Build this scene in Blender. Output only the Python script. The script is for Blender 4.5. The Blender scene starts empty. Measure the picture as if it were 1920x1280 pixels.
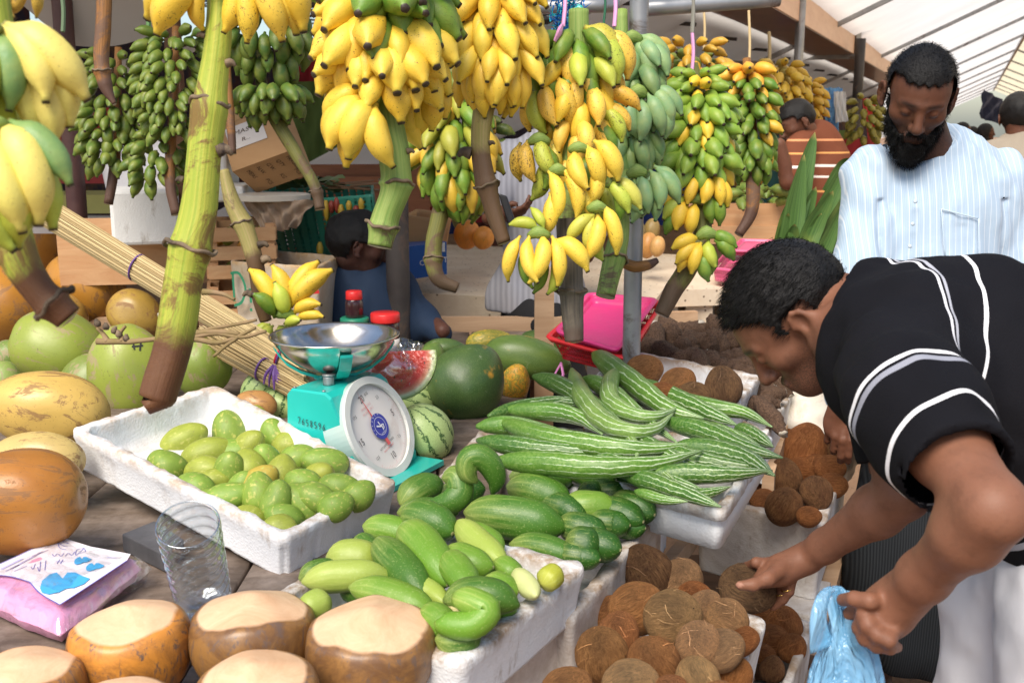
import bpy, math, random
import numpy as np
from mathutils import Vector, Matrix
random.seed(7)
RNG = np.random.RandomState(11)
scene = bpy.context.scene
# ---------------------------------------------------------------- camera
CH = 1.55
PITCH = math.atan(406 / 2000.0)
SP, CP = math.sin(PITCH), math.cos(PITCH)
cam_d = bpy.data.cameras.new('camera'); cam = bpy.data.objects.new('camera', cam_d)
scene.collection.objects.link(cam); scene.camera = cam
cam.location = (0, 0, CH); cam.rotation_euler = (math.pi / 2 - PITCH, 0, 0)
cam_d.sensor_width = 36; cam_d.lens = 37.5; cam_d.clip_start = .05; cam_d.clip_end = 2000
cam_d.dof.use_dof = True; cam_d.dof.focus_distance = 2.35; cam_d.dof.aperture_fstop = 9.0
# ---------------------------------------------------------------- light
world = bpy.data.worlds.new('World'); scene.world = world; world.use_nodes = True
wn = world.node_tree; bg = wn.nodes['Background']
sky = wn.nodes.new('ShaderNodeTexSky'); sky.sky_type = 'NISHITA'; sky.sun_disc = False
SUN_EL, SUN_AZ = math.radians(51), math.radians(204)      # azimuth measured from +Y towards +X
sky.sun_elevation = SUN_EL; sky.sun_rotation = SUN_AZ
sky.air_density = 1; sky.dust_density = 1.5; sky.ozone_density = .5
wn.links.new(sky.outputs[0], bg.inputs[0]); bg.inputs[1].default_value = .095
sl = bpy.data.lights.new('sun', 'SUN'); so = bpy.data.objects.new('sun', sl); scene.collection.objects.link(so)
sl.energy = 2.7; sl.angle = math.radians(34); sl.color = (1, .91, .79)
sdir = Vector((math.sin(SUN_AZ) * math.cos(SUN_EL), math.cos(SUN_AZ) * math.cos(SUN_EL), math.sin(SUN_EL)))
so.rotation_euler = sdir.to_track_quat('Z', 'Y').to_euler(); so.location = (-2, -3, 8)
vs = scene.view_settings; vs.view_transform = 'Standard'; vs.look = 'None'; vs.gamma = 1; vs.use_curve_mapping = False
vs.exposure = .92
scene.cycles.use_denoising = True
scene.cycles.max_bounces = 6; scene.cycles.diffuse_bounces = 3; scene.cycles.glossy_bounces = 3
scene.cycles.transmission_bounces = 5; scene.cycles.transparent_max_bounces = 10
# ---------------------------------------------------------------- coordinates: photo pixel + distance -> world
RX = Vector((1, 0, 0)); UP = Vector((0, SP, CP)); FW = Vector((0, CP, -SP)); CAM = Vector((0, 0, CH))
def D(px, py, d): return CAM + (FW + RX * ((px - 960) / 2000.0) + UP * ((640 - py) / 2000.0)) * d
def dz(py, z): return (CH - z) / (SP + CP * (py - 640) / 2000.0)
def PZ(px, py, z): return D(px, py, dz(py, z))
def PX(n, d): return n * d / 2000.0
AX = Vector((math.sin(math.radians(23)), math.cos(math.radians(23)), 0)); BX = Vector((AX.y, -AX.x, 0))
def AB(a, b, z): return AX * a + BX * b + Vector((0, 0, z))
ZUP = Vector((0, 0, 1))
# ---------------------------------------------------------------- noise / mesh helpers
def vnoise(P, s=1.0, seed=0):
    P = np.asarray(P, float) * s + seed * 17.31
    i = np.floor(P).astype(np.int64); f = P - i; f = f * f * (3 - 2 * f)
    def h(ix, iy, iz):
        n = (ix * 374761393 + iy * 668265263 + iz * 2147483647 + seed * 974711) & 0xffffffff
        n = ((n ^ (n >> 13)) * 1274126177) & 0xffffffff
        return ((n ^ (n >> 16)) & 0xffff) / 32767.5 - 1
    r = 0
    for a in (0, 1):
        for b in (0, 1):
            for c in (0, 1):
                w = (f[:, 0] if a else 1 - f[:, 0]) * (f[:, 1] if b else 1 - f[:, 1]) * (f[:, 2] if c else 1 - f[:, 2])
                r = r + w * h(i[:, 0] + a, i[:, 1] + b, i[:, 2] + c)
    return r
def fbm(P, s, seed=0, o=3):
    r = 0; a = 1.0
    for k in range(o): r = r + a * vnoise(P, s * 2 ** k, seed + k); a *= .5
    return r
def mesh(name, V, F, mats=None, smooth=True, uv=None, attrs=None, mi=None):
    me = bpy.data.meshes.new(name)
    V = [tuple(v) for v in V]
    me.from_pydata(V, [], [tuple(int(i) for i in f) for f in F]); me.update()
    if smooth: me.polygons.foreach_set('use_smooth', [True] * len(me.polygons))
    if mats is not None:
        for m in (mats if isinstance(mats, (list, tuple)) else [mats]): me.materials.append(m)
    if mi is not None: me.polygons.foreach_set('material_index', list(mi))
    if uv is not None:
        a = me.attributes.new('uvc', 'FLOAT_VECTOR', 'POINT')
        a.data.foreach_set('vector', np.array([(u, v, 0) for u, v in uv], dtype=np.float32).ravel())
    if attrs:
        for k, arr in attrs.items():
            a = me.attributes.new(k, 'FLOAT', 'POINT'); a.data.foreach_set('value', np.asarray(arr, dtype=np.float32))
    return me
def link(name, me, parent=None, loc=None, mat4=None, color=None):
    o = bpy.data.objects.new(name, me); scene.collection.objects.link(o)
    if mat4 is not None: o.matrix_world = mat4
    elif loc is not None: o.location = loc
    if color is not None: o.color = color
    if parent is not None:
        o.parent = parent
        r = parent; off = Vector((0, 0, 0))
        while r is not None: off += r.location if r.type == 'EMPTY' else Vector((0, 0, 0)); r = r.parent
        if parent.type == 'EMPTY': o.matrix_parent_inverse = Matrix.Translation(-parent.location)
        else: o.matrix_parent_inverse = parent['_w2l'] if False else Matrix.Identity(4)
    return o
def tag(o, label, cat, group=None, kind=None):
    o['label'] = label
    if cat: o['category'] = cat
    if group: o['group'] = group
    if kind: o['kind'] = kind
    return o
def thing(name, loc, label, cat, group=None):
    o = bpy.data.objects.new(name, None); scene.collection.objects.link(o); o.location = loc; o.empty_display_size = .05
    return tag(o, label, cat, group)
def structure(name, me, loc=None):
    o = link(name, me, loc=loc); o['kind'] = 'structure'; return o
class MB:
    """mesh collector in world coordinates"""
    def __init__(s): s.V = []; s.F = []; s.uv = []; s.mi = []; s.cm = 0
    def add(s, V, F, uv=None):
        b = len(s.V); s.V += [Vector(v) for v in V]; s.F += [[b + i for i in f] for f in F]
        s.uv += list(uv) if uv is not None else [(0, 0)] * len(V); s.mi += [s.cm] * len(F); return s
    def box(s, c, sx, sy, sz, X=None, Y=None, Z=None):
        X = Vector(X or (1, 0, 0)); Y = Vector(Y or (0, 1, 0)); Z = Vector(Z or (0, 0, 1)); c = Vector(c)
        V = [c + X * (sx / 2 * i) + Y * (sy / 2 * j) + Z * (sz / 2 * k) for k in (-1, 1) for j in (-1, 1) for i in (-1, 1)]
        return s.add(V, [(0, 2, 3, 1), (4, 5, 7, 6), (0, 1, 5, 4), (2, 6, 7, 3), (0, 4, 6, 2), (1, 3, 7, 5)])
    def bar(s, a, b, w, h, up=ZUP):
        a = Vector(a); b = Vector(b); Y = (b - a); L = Y.length; Y.normalize(); X = Y.cross(Vector(up))
        if X.length < 1e-4: X = Y.cross(Vector((1, 0, 0)))
        X.normalize(); Z = X.cross(Y)
        return s.box((a + b) / 2, w, L, h, X, Y, Z)
    def tube(s, pts, rad, n=10, **k):
        V, F, uv = sweep(pts, rad, n, **k); return s.add(V, F, uv)
    def mesh(s, name, mats, smooth=False, org=None, attrs=None):
        V = s.V if org is None else [v - Vector(org) for v in s.V]
        return mesh(name, V, s.F, mats, smooth, s.uv, attrs, s.mi)
    def part(s, name, mats, parent, smooth=False, color=None):
        return link(name, s.mesh(name, mats, smooth), parent, color=color)
    def obj(s, name, mats, label, cat, group=None, smooth=False, color=None, kind=None):
        c = sum(s.V, Vector()) / len(s.V); zmin = min(v.z for v in s.V); c.z = zmin
        o = link(name, s.mesh(name, mats, smooth, org=c), loc=c, color=color)
        return tag(o, label, cat, group, kind)
def spline(pts, m):
    """Catmull-Rom resample; pts: list of tuples of any length -> (m, k) array"""
    P = np.array([tuple(p) for p in pts], float)
    if len(P) < 3:
        t = np.linspace(0, 1, m)[:, None]; return P[0] * (1 - t) + P[-1] * t
    Q = np.vstack([2 * P[0] - P[1], P, 2 * P[-1] - P[-2]]); n = len(P) - 1
    out = []
    for t in np.linspace(0, n, m):
        i = min(int(t), n - 1); f = t - i; a, b, c, d = Q[i:i + 4]
        out.append(.5 * ((2 * b) + (c - a) * f + (2 * a - 5 * b + 4 * c - d) * f * f + (3 * b - a - 3 * c + d) * f ** 3))
    return np.array(out)
def sweep(pts, rad, n=10, m=None, prof=None, flat=1.0, cap=True, ref=None, rough=0, seed=0):
    """round tube through pts; prof(theta, t) multiplies the radius; flat squeezes the binormal"""
    if m is None: m = len(pts) if len(pts) > 2 and not isinstance(rad, (list, tuple, np.ndarray)) else max(len(pts), 12)
    P = spline(pts, m)
    R = np.full(m, float(rad)) if not isinstance(rad, (list, tuple, np.ndarray)) else np.interp(np.linspace(0, 1, m), np.linspace(0, 1, len(rad)), rad)
    T = np.gradient(P, axis=0); T /= np.linalg.norm(T, axis=1)[:, None] + 1e-12
    r0 = np.array(ref if ref is not None else ((0, 0, 1) if abs(T[0][2]) < .9 else (1, 0, 0)), float)
    A = r0 - T[0] * r0.dot(T[0]); A /= np.linalg.norm(A)
    V = []; uv = []; th = np.arange(n) * 2 * math.pi / n
    for i in range(m):
        A = A - T[i] * A.dot(T[i]); A /= np.linalg.norm(A); B = np.cross(T[i], A); t = i / (m - 1)
        rr = R[i] * (np.ones(n) if prof is None else np.array([prof(x, t) for x in th]))
        ring = P[i] + (np.cos(th) * rr)[:, None] * A + (np.sin(th) * rr * flat)[:, None] * B
        V.append(ring); uv += [(x / (2 * math.pi), t) for x in th]
    V = np.vstack(V)
    if rough: V = V + rough * np.stack([vnoise(V, 22, seed + k) for k in range(3)], 1)
    F = [(i * n + j, i * n + (j + 1) % n, (i + 1) * n + (j + 1) % n, (i + 1) * n + j) for i in range(m - 1) for j in range(n)]
    V = [Vector(v) for v in V]
    if cap:
        for i, rev in ((0, True), (m - 1, False)):
            c = sum(V[i * n:(i + 1) * n], Vector()) / n; b = len(V); V.append(c); uv.append((0, i / (m - 1)))
            F += [((i * n + (j + 1) % n, i * n + j, b) if rev else (i * n + j, i * n + (j + 1) % n, b)) for j in range(n)]
    return V, F, uv
def blob(fn, nu=32, nv=22):
    """closed surface by direction: fn(dirs Nx3) -> points Nx3, poles at +-Z"""
    th = np.linspace(0, math.pi, nv + 1)[1:-1]; ph = np.arange(nu) * 2 * math.pi / nu
    Dr = [(0, 0, 1)] + [(math.sin(t) * math.cos(p), math.sin(t) * math.sin(p), math.cos(t)) for t in th for p in ph] + [(0, 0, -1)]
    Dr = np.array(Dr); V = fn(Dr); k = len(th); F = []
    for j in range(nu): F.append((0, 1 + j, 1 + (j + 1) % nu))
    for i in range(k - 1):
        for j in range(nu):
            a = 1 + i * nu; F.append((a + j, a + nu + j, a + nu + (j + 1) % nu, a + (j + 1) % nu))
    e = len(Dr) - 1; a = 1 + (k - 1) * nu
    for j in range(nu): F.append((a + j, e, a + (j + 1) % nu))
    uv = [(math.atan2(d[1], d[0]) / (2 * math.pi) + .5, .5 + .5 * d[2]) for d in Dr]
    return V, F, uv, Dr
def basis(Z, X=None, roll=0.0):
    Z = Vector(Z).normalized(); X = Vector(X) if X is not None else (Vector((0, 0, 1)) if abs(Z.z) < .9 else Vector((1, 0, 0)))
    Y = Z.cross(X).normalized(); X = Y.cross(Z)
    m = Matrix((X, Y, Z)).transposed()
    return m @ Matrix.Rotation(roll, 3, 'Z')
def xf(loc, rot3, sc=(1, 1, 1)):
    S = Matrix.Diagonal((*(sc if hasattr(sc, '__len__') else (sc,) * 3), 1)); return Matrix.Translation(loc) @ rot3.to_4x4() @ S
def iaxis(ang, tilt=0):
    a = math.radians(ang); t = math.radians(tilt)
    return (RX * math.cos(a) + UP * math.sin(a)) * math.cos(t) - FW * math.sin(t)
# ---------------------------------------------------------------- materials
class NT:
    def __init__(s, name):
        s.m = bpy.data.materials.new(name); s.m.use_nodes = True; s.t = s.m.node_tree
        s.b = s.t.nodes['Principled BSDF']; s.out = s.t.nodes['Material Output']
    def n(s, typ, ins=None, out=0, **pr):
        nd = s.t.nodes.new('ShaderNode' + typ)
        for k, v in pr.items(): setattr(nd, k, v)
        for k, v in (ins or {}).items(): s.set(nd.inputs[k], v)
        return nd.outputs[out]
    def set(s, sock, v):
        if isinstance(v, bpy.types.NodeSocket): s.t.links.new(v, sock)
        else:
            if sock.type == 'RGBA' and len(v) == 3: v = (*v, 1)
            sock.default_value = v
    def math(s, op, a, b=0.0, c=None):
        i = {0: a, 1: b}
        if c is not None: i[2] = c
        return s.n('Math', i, operation=op)
    def mix(s, f, a, b, bt='MIX'):
        nd = s.t.nodes.new('ShaderNodeMix'); nd.data_type = 'RGBA'; nd.blend_type = bt
        s.set(nd.inputs[0], f); s.set(nd.inputs[6], a); s.set(nd.inputs[7], b); return nd.outputs[2]
    def noise(s, vec, scale, detail=3, rough=.55, dist=0, out=0):
        return s.n('TexNoise', {'Vector': vec, 'Scale': scale, 'Detail': detail, 'Roughness': rough, 'Distortion': dist}, out)
    def ramp(s, f, stops, interp='LINEAR'):
        nd = s.t.nodes.new('ShaderNodeValToRGB'); s.set(nd.inputs[0], f); cr = nd.color_ramp; cr.interpolation = interp
        while len(cr.elements) < len(stops): cr.elements.new(.5)
        for e, (p, c) in zip(cr.elements, stops): e.position = p; e.color = (*c, 1) if len(c) == 3 else c
        return nd.outputs[0]
    def step(s, v, a, b): return s.n('MapRange', {0: v, 1: a, 2: b, 3: 0.0, 4: 1.0}, clamp=True)
    def vec(s, v, sc=(1, 1, 1), loc=(0, 0, 0)): return s.n('Mapping', {0: v, 1: loc, 3: sc})
    def obj(s, jitter=True):
        t = s.n('TexCoord', out=3)
        if not jitter: return t
        r = s.n('ObjectInfo', out=5)
        return s.n('VectorMath', {0: t, 1: s.n('CombineXYZ', {0: s.math('MULTIPLY', r, 37.0), 1: s.math('MULTIPLY', r, 91.0), 2: s.math('MULTIPLY', r, 53.0)})}, operation='ADD')
    def color(s): return s.n('ObjectInfo', out=1)
    def alpha(s): return s.n('ObjectInfo', out=2)
    def rnd(s): return s.n('ObjectInfo', out=5)
    def attr(s, nm, out=2): return s.n('Attribute', out=out, attribute_name=nm)
    def bump(s, h, st=.3, dist=.01, nrm=None):
        i = {'Strength': st, 'Distance': dist, 'Height': h}
        if nrm is not None: i['Normal'] = nrm
        r = s.n('Bump', i); s.set(s.b.inputs['Normal'], r); return r
    def done(s, col=None, rough=.5, spec=.5, metal=0, coat=0, sss=0, alpha=None, trans=0, **k):
        b = s.b
        if col is not None: s.set(b.inputs['Base Color'], col)
        s.set(b.inputs['Roughness'], rough); s.set(b.inputs['Specular IOR Level'], spec); s.set(b.inputs['Metallic'], metal)
        if coat: s.set(b.inputs['Coat Weight'], coat); s.set(b.inputs['Coat Roughness'], k.get('coat_rough', .15))
        if sss: s.set(b.inputs['Subsurface Weight'], sss); b.inputs['Subsurface Scale'].default_value = k.get('ssr', .01); b.inputs['Subsurface Radius'].default_value = k.get('ssc', (1, .4, .2))
        if alpha is not None: s.set(b.inputs['Alpha'], alpha)
        if trans: s.set(b.inputs['Transmission Weight'], trans)
        if 'sheen' in k: s.set(b.inputs['Sheen Weight'], k['sheen'])
        return s.m
def mottled(name, c1, c2, scale=6, rough=.6, bump=.2, bs=60, bd=.004, dirt=None, dirt_amt=.45, metal=0, spec=.4, stretch=(1, 1, 1), coat=0):
    t = NT(name); v = t.vec(t.obj(), stretch)
    col = t.mix(t.step(t.noise(v, scale, 5), .3, .7), c1, c2)
    if dirt is not None: col = t.mix(t.step(t.noise(v, scale * .6, 8, .7, 1.0), 1 - dirt_amt, 1.12 - dirt_amt), col, dirt)
    if bump: t.bump(t.noise(v, bs, 4), bump, bd)
    return t.done(col, rough, spec, metal, coat)
def plain(name, c, rough=.5, metal=0, spec=.5, coat=0, vary=.12):
    t = NT(name); n = t.noise(t.obj(), 9, 4)
    col = t.mix(n, tuple(x * (1 - vary) for x in c), tuple(min(1, x * (1 + vary)) for x in c))
    t.bump(t.noise(t.obj(), 45, 3), .08, .003)
    return t.done(col, rough, spec, metal, coat)
# foam: expanded polystyrene, beads and grime
def foam_mat(name, c=(.78, .80, .82), dirt=(.26, .19, .13), amt=.42):
    t = NT(name); o = t.obj()
    bead = t.n('TexVoronoi', {'Vector': o, 'Scale': 190.0}, 0)
    n1 = t.noise(o, 5, 8, .72, .6); n2 = t.noise(t.vec(o, (1, 1, .35)), 22, 6, .7)
    col = t.mix(t.step(n1, 1 - amt - .10, 1.02 - amt + .10), c, tuple(.5 * a + .5 * b for a, b in zip(c, dirt)))
    col = t.mix(t.math('MULTIPLY', t.step(n2, .56, .72), t.step(n1, .42, .62)), col, dirt)
    e = t.attr('edge'); col = t.mix(t.math('MULTIPLY', e, t.step(t.noise(o, 18, 6, .7), .36, .60)), col, tuple(x * 1.25 for x in dirt))
    h = t.math('ADD', t.math('MULTIPLY', bead, .5), t.math('MULTIPLY', t.noise(o, 35, 5), .9))
    t.bump(h, .35, .004)
    return t.done(col, .75, .25)
FOAM = foam_mat('foam_clean', amt=.30); FOAM_D = foam_mat('foam_grimy', (.70, .68, .66), amt=.5); FOAM_W = foam_mat('foam_white', (.82, .84, .87), (.40, .32, .25), .24)
# wood
def wood(name, c1, c2, sc=2.0, axis=(1, 12, 12), rough=.65, dirt=None):
    t = NT(name); o = t.obj(); v = t.vec(o, axis); n = t.noise(v, sc, 6, .6, .8); n2 = t.noise(o, 5, 6, .7)
    col = t.mix(t.step(n, .3, .7), c1, c2)
    if dirt is not None: col = t.mix(t.step(n2, .48, .68), col, dirt)
    t.bump(t.math('ADD', n, n2), .35, .006); return t.done(col, rough, .3)
WOOD_TABLE = wood('old_table_wood', (.085, .062, .048), (.20, .15, .115), 3, (1.5, 9, 9), .7, (.30, .24, .20))
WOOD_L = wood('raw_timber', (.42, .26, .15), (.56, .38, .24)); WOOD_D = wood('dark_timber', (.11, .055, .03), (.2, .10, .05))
WOOD_C = wood('crate_timber', (.50, .26, .12), (.62, .38, .20)); WOOD_R = wood('reddish_timber', (.20, .075, .035), (.32, .13, .06))
STEEL = mottled('galvanised_steel', (.28, .29, .30), (.40, .40, .41), 8, .45, .1, metal=.6, dirt=(.14, .10, .08))
STEEL_D = mottled('dark_painted_steel', (.035, .03, .03), (.07, .06, .055), 8, .5, .1, dirt=(.12, .08, .06))
# fruit materials --------------------------------------------------------
def fruit(name, spot=(.12, .07, .03), amt=.3, sc=9, scar=(.30, .22, .12), scar_amt=.38, rough=.45, bump=.16, vary=.22, patch=None, patch_amt=.4, patch_sc=2.0, coat=0, stretch=(1, 1, 1), fine=None):
    t = NT(name); o = t.obj(); c = t.color(); v = t.vec(o, stretch)
    col = t.mix(t.step(t.noise(o, sc * .7, 4), .25, .75), t.mix(vary, c, (0.0, .01, 0.0)), t.mix(vary * .25, c, (.75, .65, .20)))
    if patch is not None: col = t.mix(t.step(t.noise(o, patch_sc, 3, .5), 1 - patch_amt, 1.1 - patch_amt), col, patch)
    if fine is not None: col = t.mix(t.math('MULTIPLY', t.step(t.noise(o, sc * 22, 2), .58, .66), .5), col, fine)
    s1 = t.step(t.noise(v, sc * .9, 8, .75, 1.6), .91 - scar_amt, .95 - scar_amt)
    col = t.mix(t.math('MULTIPLY', s1, .75), col, scar)
    a = t.step(t.n('TexVoronoi', {'Vector': t.n('VectorMath', {0: o, 1: t.noise(o, sc * 3, 3, out=1)}, operation='ADD'), 'Scale': sc * 2.4}, 0), .10 + .35 * amt, .05 + .30 * amt)
    col = t.mix(a, col, spot)
    t.bump(t.math('ADD', t.noise(o, sc * 6, 4), t.math('MULTIPLY', s1, -.6)), bump, .004)
    return t.done(col, t.math('MULTIPLY_ADD', s1, .3, rough), .5, coat=coat)
def link_copy(name, me, m4, color, parent=None): return link(name, me, parent, mat4=m4, color=color)
def place_words(items, what, where):
    """items: list of (obj, px, py, look); labels that single each one out by look and place in its heap"""
    its = sorted(items, key=lambda q: q[2]); n = len(its); nr = max(1, round(math.sqrt(n) * .9)); rows = [its[int(i * n / nr):int((i + 1) * n / nr)] for i in range(nr)]
    O = ['first', 'second', 'third', 'fourth', 'fifth', 'sixth', 'seventh', 'eighth', 'ninth', 'tenth']
    for r, row in enumerate(rows):
        row.sort(key=lambda q: q[1])
        rn = 'top row' if r == 0 else 'lowest row' if r == nr - 1 else O[r] + ' row down'
        for k, (o, px, py, look) in enumerate(row):
            pos = 'leftmost' if k == 0 else 'rightmost' if k == len(row) - 1 else O[k] + ' from left'
            o['label'] = (f'{look} {what} {where}, {rn}, {pos}' if nr > 1 else f'{look} {what} {where}, {pos}')
# ================================================================ ground, tables, boxes
def grid_mesh(name, P00, P10, P01, P11, nx, ny, mat, amp=0, sc=1):
    V = []; P00, P10, P01, P11 = map(Vector, (P00, P10, P01, P11))
    for j in range(ny + 1):
        for i in range(nx + 1):
            s, t = i / nx, j / ny; V.append((P00 * (1 - s) + P10 * s) * (1 - t) + (P01 * (1 - s) + P11 * s) * t)
    if amp:
        z = fbm(np.array([tuple(v) for v in V]), sc, 3, 3) * amp
        for v, d in zip(V, z): v.z += d
    F = [(j * (nx + 1) + i, j * (nx + 1) + i + 1, (j + 1) * (nx + 1) + i + 1, (j + 1) * (nx + 1) + i) for j in range(ny) for i in range(nx)]
    return mesh(name, V, F, mat, True)
t = NT('sandy_ground'); o = t.obj()
col = t.mix(t.step(t.noise(o, 1.2, 8, .7), .3, .7), (.30, .17, .10), (.42, .27, .17)); col = t.mix(t.step(t.noise(o, 60, 5, .8), .55, .7), col, (.16, .09, .06))
t.bump(t.noise(o, 25, 8, .8), .8, .03); GROUND = t.done(col, .9, .2)
structure('ground', grid_mesh('ground', (-60, -20, 0), (60, -20, 0), (-60, 160, 0), (60, 160, 0), 60, 80, GROUND, .01, .8))

def open_box(name, C, h, t_, mats, label, cat, group=None, floor=None, taper=.012, rib=0, chip=.0025, rr=.10, lip=None, flare=0, seg=36, objcolor=None, parent=None):
    """open box from four rim corners (world), walls t_ thick, h deep"""
    C = [Vector(c) for c in C]; nrm = (C[1] - C[0]).cross(C[3] - C[0]).normalized()
    if nrm.z < 0: nrm = -nrm
    ls, lt = ((C[1] - C[0]).length + (C[2] - C[3]).length) / 2, ((C[3] - C[0]).length + (C[2] - C[1]).length) / 2
    def loop(off):
        pts = []; a, b = ls / 2 - off, lt / 2 - off; r = max(.004, min(a, b) * 1.0 and (.022 - off * .3)); r = max(r, .006)
        path = []
        for cx, cy, a0 in ((a - r, b - r, 0), (-(a - r), b - r, 90), (-(a - r), -(b - r), 180), (a - r, -(b - r), 270)):
            for k in range(6): q = math.radians(a0 + 18 * k); path.append((cx + r * math.cos(q), cy + r * math.sin(q)))
        out = []
        for i in range(24):
            p, q = path[i], path[(i + 1) % 24]
            k = seg if i % 6 == 5 else 1
            for j in range(k): f = j / k; out.append((p[0] * (1 - f) + q[0] * f, p[1] * (1 - f) + q[1] * f))
        return out
    def mp(x, y, dn):
        s, u = x / ls + .5, y / lt + .5
        return (C[0] * (1 - s) + C[1] * s) * (1 - u) + (C[3] * (1 - s) + C[2] * s) * u - nrm * dn
    d0 = lip if lip else .004
    prof = [(taper, h, 0), (taper, h - .004, 0), (taper * .6, h * .55, 0), (taper * .3, h * .3, .0), (-flare * .3, .016, .4), (-flare, .004, 1), (.003 - flare, 0, 1), (t_ - .003, 0, 1), (t_, .004, .9), (t_ + .002, .02, .4), (t_ + taper * .5, h * .6, .1), (t_ + taper, h - .016, .5)]
    if lip: prof = [(taper, h, 0), (taper * .6, h * .5, 0), (.012, lip + .004, 0), (.012, lip, .6), (0, lip - .004, .6), (0, .004, .6), (.003, 0, 1), (t_ * .55, 0, 1), (t_ * .6, .010, .8), (t_ - .002, .012, 1), (t_, .016, .9), (t_ + .002, .03, .3), (t_ + taper, h - .016, .4)]
    V = []; uv = []; E = []; n = None
    for (off, dn, e) in prof:
        lp = loop(off); n = len(lp)
        for i, (x, y) in enumerate(lp):
            g = 0
            if rib and dn > .018 and off < t_ - .001 and e == 0:
                per = i / n * 2 * (ls + lt) / rib; g = .004 if (per % 1) < .12 else 0
                if g: x *= 1 - g / (ls / 2); y *= 1 - g / (lt / 2)
            V.append(mp(x, y, dn)); uv.append((i / n, dn)); E.append(e)
    A = np.array([tuple(v) for v in V]); nz = np.stack([fbm(A, 45, 5 + k, 2) for k in range(3)], 1)
    A = A + nz * chip * (np.array(E)[:, None] * .9 + .12); V = [Vector(a) for a in A]
    F = [(i * n + j, i * n + (j + 1) % n, (i + 1) * n + (j + 1) % n, (i + 1) * n + j) for i in range(len(prof) - 1) for j in range(n)]
    F.append(tuple(range(n - 1, -1, -1)))                       # underside
    k = len(V); last = (len(prof) - 1) * n                      # inner floor fan
    c = sum(V[last:last + n], Vector()) / n; V.append(c); E.append(.5); uv.append((0, 0))
    F += [(last + j, last + (j + 1) % n, k) for j in range(n)]
    org = sum(C, Vector()) / 4 - nrm * h
    me = mesh(name, [v - org for v in V], F, mats, True, uv, {'edge': E})
    o = link(name, me, parent, loc=org, color=objcolor)
    if label: tag(o, label, cat, group)
    return o
# main table under the fruit : four worn planks on a frame
tb = thing('market_table', (-1.0, 2.3, 0), 'long worn brown wooden market table carrying the melons and coconuts', 'table')
edgeR = [PZ(1010, 1290, .75), PZ(838, 905, .75), PZ(1000, 735, .75), PZ(1060, 655, .75)]
V = []; F = []
rows = [(1.05, .02), (1.75, -.06), (2.45, -.02), (3.0, .08), (3.6, .18), (4.1, .23)]
for k in range(6):
    m = MB(); x0, x1 = [(-2.6, -2.05), (-2.04, -1.5), (-1.49, -.95), (-.94, -.5), (-.49, -.19), (-.18, .06)][k]
    P = [(x0, .95), (x1, .95), (x1 + .02, 4.15), (x0 + .02, 4.15)]
    if k == 5: P = [(x0, .95), (-.14, .95), (.12, 4.15), (x0 + .02, 4.15)]
    nseg = 24; Vt = []
    for j in range(nseg + 1):
        f = j / nseg
        for i in range(5):
            s = i / 4; a = Vector((*P[0], .75)).lerp(Vector((*P[1], .75)), s); b = Vector((*P[3], .75)).lerp(Vector((*P[2], .75)), s)
            v = a.lerp(b, f); v.z = .747 - (.004 if i in (0, 4) else 0) + .0012 * k % .003; Vt.append(v)
    Ft = [(j * 5 + i, j * 5 + i + 1, (j + 1) * 5 + i + 1, (j + 1) * 5 + i) for j in range(nseg) for i in range(4)]
    b = len(Vt); Vt += [v - Vector((0, 0, .03)) for v in Vt]; Ft += [tuple(b + q for q in reversed(f)) for f in Ft]
    for j in range(nseg):
        Ft += [(j * 5, (j + 1) * 5, b + (j + 1) * 5, b + j * 5), (j * 5 + 4, b + j * 5 + 4, b + (j + 1) * 5 + 4, (j + 1) * 5 + 4)]
    Ft += [(0, b, b + 4, 4), (nseg * 5, nseg * 5 + 4, b + nseg * 5 + 4, b + nseg * 5)]
    link('tabletop_plank', mesh('tabletop_plank', Vt, Ft, WOOD_TABLE), tb)
m = MB(); m.bar((-2.5, 4.19, .765), (.30, 4.19, .765), .03, .07); m.part('back_rail', WOOD_L, tb)
m = MB(); m.bar((-2.5, 1.0, .68), (-.05, 1.0, .68), .04, .07); m.bar((-2.5, 3.9, .68), (.1, 3.9, .68), .04, .07); m.part('frame', WOOD_D, tb)
for x, y in ((-2.4, 1.05), (-.1, 1.05), (-2.4, 4.0), (.1, 4.0), (-.12, 2.5)):
    m = MB(); m.bar((x, y, 0), (x, y, .70), .06, .06); m.part('leg', WOOD_D, tb)
# foam boxes of the stall ------------------------------------------------
GB = 'foam boxes of produce on the stall'
mango_c = [D(129, 803, 2.30), D(404, 719, 2.62), PZ(748, 903, .825), PZ(534, 1010, .83)]
open_box('foam_box', mango_c, .092, .026, FOAM_W, 'clean white foam box tilted on the table, holding green mangoes', 'foam box', GB, rib=.14, chip=.0035)
cuc_c = [PZ(732, 966, .845), PZ(1104, 1056, .845), PZ(868, 1246, .845), PZ(500, 1120, .845)]
open_box('foam_box', cuc_c, .093, .03, FOAM, 'white foam box of pale green cucumbers at the front of the table', 'foam box', GB)
dark_c = [PZ(905, 800, .80), PZ(1238, 963, .79), PZ(1072, 1165, .77), PZ(740, 985, .78)]
open_box('foam_box', dark_c, .20, .032, FOAM_D, 'grimy white foam box full of dark green cucumbers', 'foam box', GB, chip=.004)
gourd_c = [D(1010, 800, 2.50), PZ(1452, 815, .86), PZ(1358, 958, .86), PZ(1010, 868, .86)]
open_box('foam_box', gourd_c, .085, .032, FOAM, 'white foam box beneath the striped snake gourds', 'foam box', GB, lip=.028)
nutb_c = [PZ(1165, 652, .87), PZ(1428, 704, .87), PZ(1352, 792, .87), PZ(1085, 735, .87)]
open_box('foam_box', nutb_c, .10, .03, FOAM, 'white foam box of brown coconuts behind the snake gourds', 'foam box', GB, chip=.004)
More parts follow.
